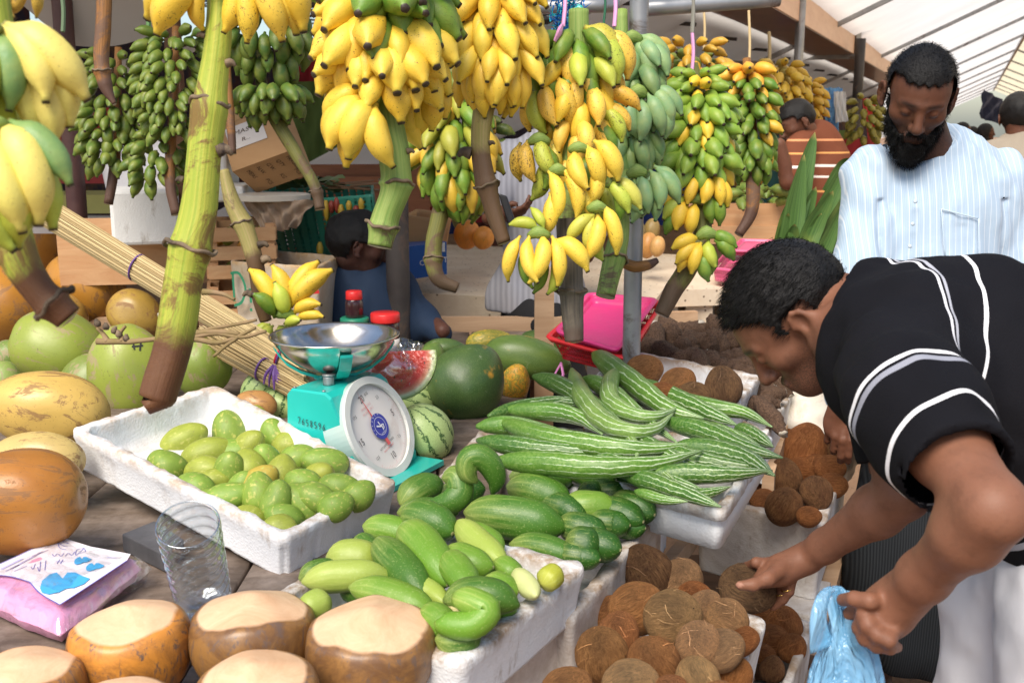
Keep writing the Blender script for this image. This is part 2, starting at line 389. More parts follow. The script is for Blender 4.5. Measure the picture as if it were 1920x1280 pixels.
taro_c = [PZ(1225, 598, .79), PZ(1495, 722, .79), PZ(1438, 815, .79), PZ(1165, 668, .79)]
open_box('foam_box', taro_c, .14, .028, FOAM, 'large white foam box heaped with dark taro roots', 'foam box', GB)
rn_c = [PZ(1458, 812, .62), PZ(1594, 846, .62), PZ(1546, 986, .62), PZ(1300, 930, .62)]
open_box('foam_box', rn_c, .20, .03, FOAM_D, 'deep grey-white foam box of fibrous brown coconuts beside the bending man', 'foam box', GB)
fb_c = [D(1190, 1066, 2.12), PZ(1441, 1160, .66), PZ(1352, 1330, .66), PZ(1080, 1262, .66)]
open_box('foam_box', fb_c, .17, .028, FOAM, 'low white foam box of brown coconuts at the bottom of the photo', 'foam box', GB)
sb_c = [PZ(1395, 1120, .50), PZ(1530, 1168, .50), PZ(1470, 1310, .50), PZ(1380, 1290, .50)]
open_box('foam_box', sb_c, .18, .02, FOAM_D, 'narrow grimy foam box of small coconuts behind the blue bag', 'foam box', GB)
# stand under the boxes : timber and grimy foam slabs stepped down to the right
st = thing('box_stand', (.45, 2.3, 0), 'rough timber stand holding up the stepped foam produce boxes', 'stand')
def slab(c4, h, nm, mat, parent=None, label=None, cat=None):
    C = [Vector(c) for c in c4]; V = []; n = 14
    for dn in (0, .006, h):
        for e in range(4):
            a, b = C[e], C[(e + 1) % 4]; cc = sum(C, Vector()) / 4
            for k in range(n):
                v = a.lerp(b, k / n); v = v.lerp(cc, .012 if dn == 0 else 0); V.append(v - Vector((0, 0, dn)))
    A = np.array([tuple(v) for v in V]); A += .003 * np.stack([fbm(A, 30, 9 + k, 2) for k in range(3)], 1); m_ = 4 * n
    F = [(i * m_ + (j + 1) % m_, i * m_ + j, (i + 1) * m_ + j, (i + 1) * m_ + (j + 1) % m_) for i in range(2) for j in range(m_)]
    F += [tuple(range(m_)), tuple(range(3 * m_ - 1, 2 * m_ - 1, -1))]
    me = mesh(nm, A, F, mat, False, attrs={'edge': [.35] * len(A)})
    if parent is None:
        org = Vector(A.mean(0)); me = mesh(nm, A - np.array(org), F, mat, False, attrs={'edge': [.35] * len(A)}); return tag(link(nm, me, loc=org), label, cat)
    return link(nm, me, parent)
slab([PZ(1095, 1160, .735), PZ(1150, 1100, .735), PZ(900, 1010, .735), PZ(800, 1300, .735)], .10, 'foam_slab', FOAM_D, None, 'grimy foam slab under the front cucumber box edge', 'foam slab')
slab([PZ(1105, 1170, .60), PZ(1010, 1135, .60), PZ(820, 1330, .60), PZ(960, 1380, .60)], .05, 'foam_slab', FOAM_D, None, 'dirty foam ledge left of the brown coconut box', 'foam slab')
slab([PZ(1160, 975, .52), PZ(1250, 1010, .52), PZ(1235, 1075, .52), PZ(1150, 1040, .52)], -.12, 'foam_block', FOAM, None, 'small broken foam block propping the gourd box', 'foam block')
slab([PZ(1440, 1085, .42), PZ(1560, 1090, .42), PZ(1540, 1160, .42), PZ(1420, 1130, .42)], .05, 'foam_slab', FOAM_D, None, 'stained foam slab above the narrow coconut box', 'foam slab')
m = MB(); m.bar(PZ(1205, 1120, .50), PZ(1296, 1010, .50), .03, .045); m.part('brace', WOOD_L, st)
m = MB(); m.bar(PZ(1570, 1045, .36), PZ(1500, 1300, .36), .04, .05); m.part('side_rail', WOOD_L, st)
for a, b in ((PZ(1080, 1200, .37), PZ(1545, 1260, .37)), (PZ(1150, 960, .40), PZ(1590, 1010, .40)), (PZ(1100, 800, .62), PZ(1500, 880, .56))):
    m = MB(); m.bar(a, b, .05, .05); m.part('crossbar', WOOD_D, st)
for p in ((.22, 1.75), (.75, 2.2), (.35, 2.9), (.98, 2.9)):
    m = MB(); m.bar((p[0], p[1], 0), (p[0], p[1], .38), .05, .05); m.part('leg', WOOD_D, st)
m = MB(); m.bar(PZ(1490, 735, .70), PZ(1440, 905, .66), .03, .06); m.part('side_board', WOOD_L, st)
# dark painted board leaning in the shadows under the boxes
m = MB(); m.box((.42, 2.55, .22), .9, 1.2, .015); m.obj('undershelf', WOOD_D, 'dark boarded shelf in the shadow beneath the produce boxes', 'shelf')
# ================================================================ fruit and vegetables
M_MANGO = fruit('mango_skin', (.05, .03, .015), .16, 7, (.24, .24, .07), .33, .52, .10, patch=(.42, .44, .10), patch_amt=.42, patch_sc=9)
M_CUC = None
def cuc_mat():
    t = NT('cucumber_skin'); o = t.obj(); uv = t.attr('uvc', 1); s = t.n('SeparateXYZ', {0: uv}, 1); c = t.color()
    pale = t.mix(.34, c, (.62, .66, .18)); r = t.rnd()
    n = t.noise(t.vec(uv, (26, 1.6, 1)), 1.0, 3, .6); n2 = t.noise(o, 26, 5, .7)
    f = t.math('MULTIPLY', t.step(n, .47, .62), t.step(t.math('ADD', s, t.math('MULTIPLY', n2, .5)), .95, .25))
    col = t.mix(t.step(t.math('ADD', s, t.math('MULTIPLY', n2, .35)), .55, .10), c, pale)
    col = t.mix(t.math('MULTIPLY', f, .42), col, (.55, .60, .18))
    col = t.mix(t.math('MULTIPLY', t.step(t.noise(o, 330, 2), .60, .68), .25), col, (.50, .56, .22))
    col = t.mix(t.step(n2, .62, .78), col, t.mix(.3, c, (.30, .36, .06)))
    col = t.mix(t.step(s, .995, 1.0), col, (.34, .33, .15))
    t.bump(t.math('ADD', t.noise(o, 130, 3), n), .22, .0025)
    return t.done(col, t.math('MULTIPLY_ADD', n2, .3, .30), .45)
M_CUC = cuc_mat()
def gourd_mat():
    t = NT('snake_gourd_skin'); o = t.obj(); uv = t.attr('uvc', 1); u = t.n('SeparateXYZ', {0: uv}, 0); s = t.n('SeparateXYZ', {0: uv}, 1); c = t.color()
    nd = t.noise(t.vec(uv, (5, 9, 1)), 1.0, 4, .65)
    w = t.math('ADD', t.math('MULTIPLY', u, 11.0), t.math('MULTIPLY', nd, 1.35)); st = t.math('PINGPONG', w, .5)
    brk = t.noise(t.vec(uv, (16, 22, 1)), 1.0, 3, .6)
    wid = t.math('MULTIPLY', t.step(s, .10, .85), .17); wid = t.math('ADD', wid, t.math('MULTIPLY', t.math('SUBTRACT', brk, .55), .28))
    f = t.step(t.math('SUBTRACT', st, wid), .04, -.04); f = t.math('MULTIPLY', f, t.step(s, .10, .35))
    g = t.mix(t.step(t.noise(o, 190, 2), .42, .62), c, t.mix(.22, c, (.42, .55, .18)))
    g = t.mix(t.step(t.noise(o, 12, 4), .45, .75), g, t.mix(.5, c, (.05, .12, .02)))
    col = t.mix(t.math('MULTIPLY', f, .85), g, (.52, .62, .42))
    t.bump(t.math('ADD', t.noise(o, 140, 3), t.math('MULTIPLY', f, .3)), .25, .002)
    return t.done(col, .42, .45)
M_GOURD = gourd_mat()
def melon_mat():
    t = NT('watermelon_rind'); o = t.obj(False); r = t.rnd(); x = t.n('SeparateXYZ', {0: o}, 0); y = t.n('SeparateXYZ', {0: o}, 1)
    ang = t.math('MULTIPLY', t.math('ARCTAN2', y, x), 11 / (2 * math.pi))
    q = t.n('VectorMath', {0: o, 1: t.n('CombineXYZ', {0: t.math('MULTIPLY', r, 40.0)})}, operation='ADD')
    w = t.math('ADD', ang, t.math('MULTIPLY', t.noise(q, 13, 4, .65), 1.1)); st = t.math('PINGPONG', w, .5)
    j = t.noise(q, 42, 3, .7)
    f = t.step(t.math('ADD', st, t.math('MULTIPLY', t.math('SUBTRACT', j, .5), .35)), .135, .06)
    base = t.mix(t.step(t.noise(q, 60, 5, .7), .35, .65), t.color(), (.50, .62, .26))
    col = t.mix(f, base, (.055, .12, .035)); col = t.mix(t.step(t.noise(q, 5, 6, .7), .66, .72), col, (.42, .36, .22))
    t.bump(t.noise(q, 50, 3), .06, .003); return t.done(col, .42, .45, coat=.08)
M_MELON = melon_mat()
M_PAPAYA = fruit('papaya_skin', (.30, .25, .12), .10, 5, (.30, .34, .20), .30, .38, .10, patch=(.85, .40, .03), patch_amt=.35, patch_sc=3.2, fine=(.22, .34, .10))
M_PAPR = fruit('ripe_papaya_skin', (.10, .06, .02), .2, 7, (.20, .24, .04), .42, .4, .1, patch=(.80, .50, .04), patch_amt=.45, patch_sc=9)
M_GNUT = fruit('drinking_coconut_husk', (.10, .06, .04), .12, 3.2, (.34, .25, .15), .37, .40, .12, vary=.14, stretch=(1.2, 1.2, .6))
M_ONUT = fruit('king_coconut_husk', (.12, .06, .03), .14, 3.4, (.22, .11, .045), .38, .36, .12, vary=.25, stretch=(1.2, 1.2, .55))
def nutfibre():
    t = NT('coconut_fibre'); o = t.obj(); v = t.vec(o, (1.7, 1.7, .26)); n = t.noise(v, 11, 7, .8, .9); c = t.color()
    col = t.mix(t.step(n, .36, .60), t.mix(.55, c, (.05, .018, .006)), t.mix(.30, c, (.85, .46, .18)))
    col = t.mix(t.math('MULTIPLY', t.step(t.noise(o, 4, 5, .6), .45, .70), .6), col, t.mix(.5, c, (.10, .035, .015)))
    t.bump(t.math('ADD', n, t.math('MULTIPLY', t.noise(t.vec(o, (3, 3, 1)), 60, 4, .8), .6)), 1.0, .03); return t.done(col, .8, .25)
M_NUT = nutfibre()
t = NT('coconut_hair'); M_HAIR = t.done(t.mix(.2, t.color(), (.62, .38, .20)), .7, .3)
t = NT('coconut_eye'); M_EYE = t.done((.035, .02, .018), .8, .2)
# ---- prototypes
def ellip(name, mat, rx, rz, egg=0, bend=0, lump=.03, nz=6, seed=0, tri=0, dent=0, nu=28, nv=20, lobes=0):
    def fn(Dr):
        z = Dr[:, 2]; r = 1 + egg * z + lump * vnoise(Dr, 1.6, seed); ph = np.arctan2(Dr[:, 1], Dr[:, 0]); s = np.sqrt(1 - z * z + 1e-9)
        if tri: r = r + tri * np.cos(3 * ph) * s
        if lobes: r = r + lobes * np.abs(np.cos(2.5 * ph)) * s
        P = np.stack([Dr[:, 0] * rx * r, Dr[:, 1] * rx * r, z * rz * (1 + lump * .5 * vnoise(Dr, 1.1, seed + 5))], 1)
        P[:, 0] += bend * (z * z) * rx
        if dent: P[:, 2] -= np.where(z > 0, dent * rz * np.exp(-(s / .22) ** 2), 0)
        return P
    V, F, uv, _ = blob(fn, nu, nv); return mesh(name, V, F, mat, True, uv)
PR_MANGO = [ellip('mango', M_MANGO, .5, .5, -.08, .16 + .05 * k, .05, seed=k) for k in range(3)]      # unit size, scaled on placing
def put(me, nm, px, py, d, L, W, ang, tilt=0, col=(1, 1, 1), a=1, roll=None, cat=None, group=None, W2=None):
    """L, W in photo pixels; unit-size mesh, long axis Z"""
    R = basis(iaxis(ang, tilt), None, random.uniform(0, 6.28) if roll is None else roll)
    f = 1 / max(.35, math.cos(math.radians(tilt)))
    o = link(nm, me, mat4=xf(D(px, py, d), R, (PX(W, d), PX(W2 or W, d), PX(L, d) * min(f, 1.5))), color=(*col, a))
    o['category'] = cat or nm.replace('_', ' ')
    if group: o['group'] = group
    return o
def jit(c, s=.12): k = 1 + random.uniform(-s, s); return tuple(max(.002, x * k * (1 + random.uniform(-s, s) * .4)) for x in c)
# ---- mangoes in the tilted box
MG = (.21, .34, .04); MY = (.33, .38, .045)
mang = [(430, 810, 75, 55, 100, 0), (347, 826, 76, 52, 25, 1), (519, 823, 72, 52, 125, 0), (480, 800, 50, 46, 90, 1), (390, 848, 90, 45, 15, 1), (312, 878, 62, 58, 150, 0),
        (386, 882, 70, 46, 5, 1), (608, 868, 76, 52, 172, 0), (430, 888, 80, 56, 80, 0), (368, 915, 72, 52, 155, 0), (465, 840, 56, 50, 60, 1), (502, 868, 60, 48, 100, 0), (556, 862, 58, 48, 20, 0),
        (527, 892, 58, 55, 70, 1), (468, 880, 50, 60, 90, 1), (572, 908, 60, 46, 150, 0), (487, 932, 84, 58, 100, 0), (590, 932, 82, 46, 160, 0), (565, 952, 84, 64, 140, 0), (634, 915, 52, 46, 0, 0),
        (430, 942, 74, 50, 10, 0), (402, 955, 54, 40, 160, 0), (486, 905, 40, 32, 40, 2), (520, 948, 46, 44, 70, 0), (468, 985, 50, 38, 150, 1), (532, 982, 64, 42, 160, 0), (524, 1000, 56, 34, 175, 1),
        (630, 950, 48, 36, 20, 0), (672, 930, 44, 32, 30, 0), (436, 850, 44, 36, 0, 0), (545, 835, 40, 34, 0, 1), (598, 896, 44, 36, 40, 1), (400, 905, 44, 40, 30, 1), (455, 915, 44, 40, 70, 0)]
items = []
for i, (x, y, L, W, a, k) in enumerate(mang):
    L, W = max(L, 70) if i < 24 else max(L, 62), max(W, 50); y -= 9 if y > 940 and x < 570 else 0
    d = dz(y, .835) + (.0 if i < 24 else .03) - .035 + max(0, (560 - x)) * .00012 + (.045 if y > 940 and x < 570 else 0)
    c = [MG, MY, (.50, .36, .05)][k]
    o = put(PR_MANGO[i % 3], 'mango', x, y, d, L * 1.15, W * 1.16, a, random.uniform(-18, 25), jit(c, .08), 1, group='mangoes in the white foam box')
    items.append((o, x, y, ['pale green', 'yellowish green', 'yellow scarred'][k]))
place_words(items, 'mango', 'in the tilted foam box')
# ---- cucumbers
def cuc(px, py, d, pts, W, col, tip=True):
    """pts: image offsets (dx, dy, depth mm) of the axis in photo pixels"""
    P = [D(px + x, py + y, d + (z / 1000.0)) for x, y, z in pts]; c = sum(P, Vector()) / len(P)
    r = PX(W * 1.12, d) / 2; q = [.10, .52, .78, .93, 1, 1.02, 1.03, 1.02, 1.01, .98, .90, .74, .48, .09]; s = random.random() * 6
    V, F, uv = sweep([p - c for p in P], [r * x for x in q], 16, 27, prof=lambda th, t: 1 + .02 * math.sin(6 * th + s) + .02 * math.sin(3 * th - s + 4 * t), rough=r * .05, seed=int(s * 9))
    o = link('cucumber', mesh('cucumber', V, F, M_CUC, True, uv), loc=c, color=(*col, 1)); o['category'] = 'cucumber'; return o
def sc_(x0, y0, x1, y1, W, col, bow=0, dd=0, z=.80, lift=0):
    if math.hypot(x1 - x0, y1 - y0) < W * 1.05: W *= 1.06; dd = 12; x0 -= 46 if z < .83 else 24; y0 -= random.uniform(4, 22); x1 += 6
    """straight-ish cucumber from pixel to pixel, bow in pixels"""
    mx, my = (x0 + x1) / 2, (y0 + y1) / 2; L = math.hypot(x1 - x0, y1 - y0) or 1; nx, ny = (y1 - y0) / L, -(x1 - x0) / L
    d = dz(my, z) - lift; k = (dz(y1, z) - dz(y0, z)) * 1000 * .6
    return cuc(mx, my, d, [(x0 - mx, y0 - my, -k / 2 + dd), (nx * bow + (x0 - mx) * .33, ny * bow + (y0 - my) * .33, -k / 6), (nx * bow + (x1 - mx) * .33, ny * bow + (y1 - my) * .33, k / 6), (x1 - mx, y1 - my, k / 2 - dd)], W, col)
LG = (.13, .26, .022); LY = (.32, .41, .07); DG = (.022, .085, .008); MGc = (.055, .15, .014)
light = [(565, 1092, 735, 1082, 54, LY, 8, .02, 'long pale'), (655, 1100, 820, 1158, 56, LG, 10, .015, 'long bright green'), (705, 1010, 800, 1120, 62, MGc, 0, .04, 'dark streaked'), (752, 985, 840, 1095, 70, LG, 6, .06, 'fat pale'),
         (612, 1045, 715, 1052, 58, LY, 4, 0, 'pale green'), (680, 985, 790, 1010, 48, LG, 3, .0, 'bright green'), (672, 1008, 700, 1040, 40, MGc, 0, 0, 'small dark'), (780, 985, 842, 1000, 62, MGc, 6, .05, 'thick dark ended'),
         (858, 975, 950, 1060, 50, LY, -6, .04, 'long yellow green'), (835, 1028, 925, 1062, 56, LG, -8, .055, 'bright green'), (862, 1055, 878, 1105, 52, LG, 0, .06, 'stubby green'), (905, 1085, 972, 1110, 50, LG, -4, .03, 'plump green'),
         (830, 1125, 975, 1135, 58, MGc, 14, .045, 'long mid green'), (930, 1050, 978, 1082, 44, LG, -4, .0, 'small green'), (1015, 1095, 1050, 1068, 42, (.34, .36, .03), 0, .03, 'yellow tinged'), (990, 1090, 1000, 1118, 34, (.50, .52, .22), 0, .035, 'tiny pale yellow'),
         (790, 1148, 845, 1196, 58, LG, 8, .0, 'curved streaked'), (815, 1198, 900, 1178, 54, MGc, -10, .0, 'dark green'), (800, 1110, 830, 1130, 40, LY, 0, .0, 'short pale'), (560, 1085, 640, 1068, 44, MGc, 4, -.01, 'dark half hidden'),
         (620, 1120, 560, 1150, 50, LY, 0, -.01, 'pale end-on'), (930, 1145, 965, 1130, 44, LG, 0, -.01, 'short green'), (740, 1060, 700, 1090, 46, LG, 0, -.02, 'green'), (880, 1150, 850, 1170, 36, (.50, .45, .20), 0, .01, 'tan'), (780, 1030, 840, 1060, 46, LY, 0, -.01, 'pale'), (900, 1000, 935, 1030, 44, LG, 0, .0, 'green'), (640, 1090, 700, 1120, 50, MGc, 0, -.03, 'dull green'), (760, 1130, 820, 1180, 50, MGc, 0, -.02, 'dull dark green')]
items = []
for x0, y0, x1, y1, W, c, bow, lf, look in light:
    o = sc_(x0, y0, x1, y1, W, jit(c, .07), bow, lift=lf, z=.86); o['group'] = 'pale cucumbers in the front box'; items.append((o, (x0 + x1) / 2, (y0 + y1) / 2, look))
d0 = dz(1160, .86) - .05
o = cuc(862, 1138, d0, [(48, -20, 25), (20, -10, 20), (-5, 0, 0)][0:0] + [(-38 + 60, -12 + 6, 18), (-20 + 25, -4 - 12, 6), (12 + 22, -4, -6), (50, 8, -12), (20, 34, -16), (-30, 30, -10), (-38, 22, -5)], 50, jit(LG)); o['group'] = 'pale cucumbers in the front box'; items.append((o, 880, 1160, 'curled hook-shaped'))
place_words(items, 'cucumber', 'in the front box')
dark = [(870, 960, 1062, 990, 74, MGc, 4, .13, 'very large'), (950, 912, 1072, 945, 62, MGc, 4, .15, 'big dark'), (955, 893, 1075, 900, 56, MGc, 3, .13, 'big streaked'), (1058, 868, 1155, 925, 48, MGc, 6, .16, 'slim bright-tipped'),
        (1080, 930, 1132, 928, 48, DG, 0, .11, 'short dark'), (1100, 960, 1150, 950, 50, (.13, .26, .03), 0, .12, 'bright green'), (1060, 960, 1090, 970, 50, DG, 0, .11, 'end-on dark'), (1150, 890, 1195, 905, 50, DG, 0, .11, 'very dark'), (1155, 935, 1180, 930, 44, DG, 0, .10, 'dark'),
        (1195, 945, 1222, 965, 50, DG, 0, .09, 'rounded dark'), (1160, 970, 1200, 978, 50, DG, 0, .08, 'dark'), (1095, 990, 1130, 1002, 50, DG, 0, .10, 'dark'), (1125, 1020, 1158, 1032, 50, DG, 0, .08, 'dark'), (1060, 1015, 1128, 1025, 58, DG, 0, .09, 'long dark'),
        (955, 1020, 1090, 1055, 46, MGc, 8, .04, 'slim long'), (1090, 1045, 1120, 1050, 42, DG, 0, .05, 'small dark'), (1135, 1050, 1155, 1035, 36, DG, 0, .03, 'small dark'), (1150, 990, 1175, 985, 44, DG, 0, .06, 'dark'), (1180, 1000, 1205, 990, 40, DG, 0, .03, 'dark'), (920, 985, 945, 1000, 46, (.22, .34, .05), 0, .08, 'light-tipped'),
        (750, 945, 830, 905, 52, MGc, 6, .10, 'bent light green'), (745, 962, 860, 962, 44, MGc, 5, .05, 'slim flat'), (870, 935, 905, 915, 46, DG, 0, .03, 'dark shaded'), (1000, 870, 1050, 880, 40, DG, 0, .02, 'shaded'), (860, 1000, 940, 1003, 40, DG, 0, .0, 'dark lower'), (965, 1000, 1000, 1015, 40, DG, 0, .02, 'black green'), (1200, 905, 1215, 920, 40, DG, 0, .02, 'dark'), (1075, 900, 1100, 905, 44, MGc, 0, .10, 'green')]
items = []
for x0, y0, x1, y1, W, c, bow, lf, look in dark:
    o = sc_(x0, y0, x1, y1, W, jit(c, .08), bow, lift=lf, z=.80); o['group'] = 'dark cucumbers in the grimy box'; items.append((o, (x0 + x1) / 2, (y0 + y1) / 2, look))
o = cuc(900, 880, 1.98, [(-5, 25, -10), (-22, 8, -15), (-20, -18, -15), (0, -24, -15), (20, -8, -10), (30, 20, 0), (22, 48, 10)], 42, MGc); items.append((o, 900, 880, 'hooked'))
o['group'] = 'dark cucumbers in the grimy box'
o = cuc(840, 915, 1.99, [(-12, -20, 10), (14, -20, 0), (22, 8, -10), (0, 26, -15), (-36, 26, -10)], 46, MGc); items.append((o, 840, 915, 'curled')); o['group'] = 'dark cucumbers in the grimy box'
place_words(items, 'cucumber', 'in the dark pile')
# ---- snake gourds
def gourd(pts, W, col, look, z=.92, q=None, fl=0):
    n = len(pts); P = [D(x, y, dz(y, z) + dd / 1000) for x, y, dd in pts]; c = sum(P, Vector()) / n; r = PX(W * .86, (P[n // 2] - CAM).length) / 2
    q = q or [.22, .72, .92, 1, 1, .96, .90, .82, .72, .60, .46, .26, .08]; s = random.random() * 6
    V, F, uv = sweep([p - c for p in P], [r * x for x in q], 18, 36, prof=lambda th, t: 1 + .03 * math.sin(9 * th + s) * min(1, t * 3), rough=r * .05, seed=int(s * 10))
    o = link('snake_gourd', mesh('snake_gourd', V, F, M_GOURD, True, uv), loc=c, color=(*col, 1)); o['category'] = 'snake gourd'; o['group'] = 'striped snake gourds heaped on the foam box'; return (o, sum(p[0] for p in pts) / n, sum(p[1] for p in pts) / n, look)
GG = (.085, .20, .022); GD = (.045, .13, .015)
P_ = [([(925, 862, 0), (1020, 868, -40), (1130, 875, -60), (1230, 868, -70), (1318, 845, -70)], 56, GG, 'long straight front'),
      ([(938, 790, 0), (1020, 818, -40), (1120, 835, -60), (1210, 842, -60), (1300, 832, -50)], 54, GG, 'long thick'),
      ([(895, 825, 20), (980, 838, 0), (1060, 845, -10), (1180, 850, -10)], 46, GD, 'dark lower'),
      ([(893, 798, 40), (960, 798, 20), (1040, 815, 10), (1150, 850, 0)], 44, GG, 'left pointing'),
      ([(945, 768, 40), (1040, 772, 10), (1090, 785, -10), (1130, 815, -20)], 44, GG, 'curved left'),
      ([(915, 780, 60), (980, 762, 40), (1060, 752, 30), (1130, 770, 20)], 32, GD, 'slim back'),
      ([(1072, 692, -20), (1088, 735, -50), (1120, 780, -80), (1170, 808, -90), (1225, 805, -90), (1262, 775, -80)], 52, (.16, .27, .06), 'pale bow-shaped top'),
      ([(1168, 690, -60), (1145, 715, -80), (1145, 750, -90), (1180, 775, -100), (1230, 780, -90), (1275, 762, -80)], 46, (.14, .25, .05), 'strongly hooked striped'),
      ([(1113, 662, -40), (1150, 690, -50), (1210, 735, -50), (1260, 770, -40), (1320, 785, -30)], 56, GG, 'thick diagonal'),
      ([(1000, 705, 0), (1050, 722, -10), (1110, 760, -20), (1160, 800, -20), (1200, 830, -10)], 46, GD, 'dark diagonal'),
      ([(1095, 708, 0), (1140, 730, -10), (1200, 780, -20), (1270, 830, -20)], 44, GG, 'hidden diagonal'),
      ([(1200, 720, 0), (1270, 750, 0), (1340, 765, 0), (1400, 775, 0), (1447, 800, 0)], 42, GG, 'right pointing slim'),
      ([(1180, 715, 10), (1260, 745, -10), (1330, 775, -20), (1382, 796, -20)], 50, GD, 'blunt ended dark'),
      ([(1240, 790, -20), (1320, 808, -30), (1400, 840, -30), (1468, 858, -30)], 48, GD, 'long dark right'),
      ([(1380, 800, 0), (1420, 820, 0), (1450, 838, 0)], 38, GD, 'short right'),
      ([(1260, 838, -10), (1340, 845, -20), (1410, 865, -20), (1452, 892, -20)], 54, GD, 'broad striped right'),
      ([(1210, 890, 0), (1290, 888, -20), (1370, 888, -30), (1448, 882, -30)], 46, GD, 'low straight right'),
      ([(1170, 888, 10), (1230, 905, 0), (1300, 930, -10), (1352, 950, -20)], 46, GD, 'front corner striped'),
      ([(1100, 872, 0), (1180, 878, -10), (1240, 885, -20), (1275, 915, -20)], 28, (.16, .27, .06), 'thin curling'),
      ([(1260, 925, 20), (1320, 925, 10), (1370, 912, 0)], 30, GD, 'small shaded'), ([(1190, 920, 20), (1240, 935, 10), (1290, 940, 0)], 26, GG, 'thin bottom'),
      ([(1120, 790, 20), (1200, 830, 10), (1280, 870, 10), (1340, 885, 10)], 50, GD, 'buried middle'), ([(1150, 840, 20), (1250, 850, 10), (1350, 870, 10), (1440, 880, 10)], 50, GD, 'buried lower'),
      ([(1050, 830, 30), (1150, 870, 30), (1250, 900, 20), (1330, 925, 20)], 50, GD, 'buried front'), ([(1300, 800, 20), (1370, 820, 20), (1440, 850, 20)], 44, GG, 'tail'),
      ([(1120, 800, -30), (1170, 815, -40), (1195, 840, -40), (1192, 860, -40)], 26, (.16, .27, .06), 'short drooping')]
items = [gourd(p, W, jit(c, .06), lk, .90) for p, W, c, lk in P_]
place_words(items, 'snake gourd', 'in the heap')
# ---- husked brown coconuts
def fibres(r, n, L, seed, zf=1.2):
    rs = np.random.RandomState(seed); V = []; F = []
    for i in range(n):
        d = rs.normal(size=3); d /= np.linalg.norm(d); t = np.cross(d, rs.normal(size=3)); t /= np.linalg.norm(t); l = L * rs.uniform(.4, 1.3); w = .0022 + .003 * rs.rand()
        b = np.cross(d, t); p = d * np.array([r, r, r * zf]) * 1.0; k = len(V); cu = rs.uniform(-1.6, 1.6)
        for j in range(5):
            f = j / 4; c = (p + t * l * f + b * cu * l * f * f); c = c / np.linalg.norm(c / np.array([1, 1, zf])) * (r * (1.015 + .09 * math.sin(f * 3.1) * rs.uniform(.2, 1.6) + (.08 * f if i % 5 == 0 else 0)))
            V += [tuple(c - b * w * (1 - .6 * f)), tuple(c + b * w * (1 - .6 * f))]
        F += [(k + 2 * j, k + 2 * j + 1, k + 2 * j + 3, k + 2 * j + 2) for j in range(4)]
    return V, F
PR_NUT = []; PR_FIB = []; PR_EYES = []
for k in range(5):
    tipn = [.55, .35, .15, .7, .25][k]
    def fn(Dr, k=k, tipn=tipn):
        z = Dr[:, 2]; s = np.sqrt(np.maximum(0, 1 - z * z)); ph = np.arctan2(Dr[:, 1], Dr[:, 0]); r = .5 * (1 + .02 * vnoise(Dr, 3, k) + .012 * vnoise(Dr, 11, k + 9) + .02 * np.cos(3 * ph) * s)
        zz = z * .5 * (1 + .02 * vnoise(Dr, 3, k + 3)) * 1.06; zz = np.where(z > .55, zz + tipn * .5 * (z - .55) ** 1.5, zz)
        return np.stack([Dr[:, 0] * r, Dr[:, 1] * r, zz], 1)
    V, F, uv, Dr = blob(fn, 40, 28); PR_NUT.append(mesh('coconut', V, F, M_NUT, True, uv))
    V, F = fibres(.5, 14, .5, k, 1.03); PR_FIB.append(mesh('fibre', V, F, M_HAIR, False))
    V = []; F = []
    for e in range(3):
        q = e * 2.09; c = np.array([.13 * math.cos(q), .13 * math.sin(q), -.50]); b = len(V)
        V += [tuple(c + np.array([0, 0, -.012]))] + [tuple(c + np.array([.05 * math.cos(u), .05 * math.sin(u), .012])) for u in np.linspace(0, 6.28, 11)[:-1]]
        F += [(b, b + 1 + (j + 1) % 10, b + 1 + j) for j in range(10)]
    PR_EYES.append(mesh('eyes', V, F, M_EYE))
def nut(px, py, d, S, ang=90, tilt=0, col=(.17, .078, .035), eyes=False, k=None, fib=True, grp=None, Ls=1.0):
    k = random.randrange(5) if k is None else k; R = basis(iaxis(ang, tilt), None, random.uniform(0, 6.28)); w = PX(S, d)
    o = link('coconut', PR_NUT[k], mat4=xf(D(px, py, d), R, (w, w, w * Ls)), color=(*col, 1)); o['category'] = 'coconut'
    if grp: o['group'] = grp
    if fib: c = link('fibre', PR_FIB[k], o, color=(*col, 1))
    if eyes: link('eye', PR_EYES[k], o)
    return o
CB = (.66, .27, .09); CR = (.56, .17, .04); CT = (.74, .42, .20)
grp = 'husked brown coconuts in the low front box'
L = [(1215, 1075, 92, 120, 10, (.15, .06, .03), 0, 0), (1275, 1090, 80, 60, 30, CT, 0, -.05), (1192, 1140, 96, 30, 10, CB, 0, .02), (1262, 1158, 102, 200, -40, CT, 1, .06), (1322, 1145, 68, 70, 20, CT, 0, .0), (1362, 1160, 74, -30, 5, CT, 0, .0), (1160, 1190, 76, 80, 10, CB, 0, 0),
     (1128, 1228, 96, 100, 10, CB, 0, .03), (1226, 1246, 98, 120, 20, CB, 0, .04), (1310, 1208, 84, 240, -50, CT, 1, .05), (1350, 1220, 78, 30, 0, CT, 0, .02), (1308, 1276, 82, 110, -50, CT, 1, .06), (1180, 1285, 96, 20, 10, CT, 0, .05), (1060, 1300, 90, 40, 0, CB, 0, 0), (1140, 1150, 60, 50, 0, CB, 0, -.06),
     (1300, 1120, 60, 10, 0, CR, 0, -.05), (1385, 1200, 60, 10, 0, CR, 0, -.08), (1250, 1210, 70, 10, 0, CR, 0, -.08), (1380, 1265, 60, 60, 0, CR, 0, -.1), (1250, 1320, 95, 60, 0, CB, 0, 0), (1340, 1330, 90, 60, 0, CB, 0, 0)]
items = []
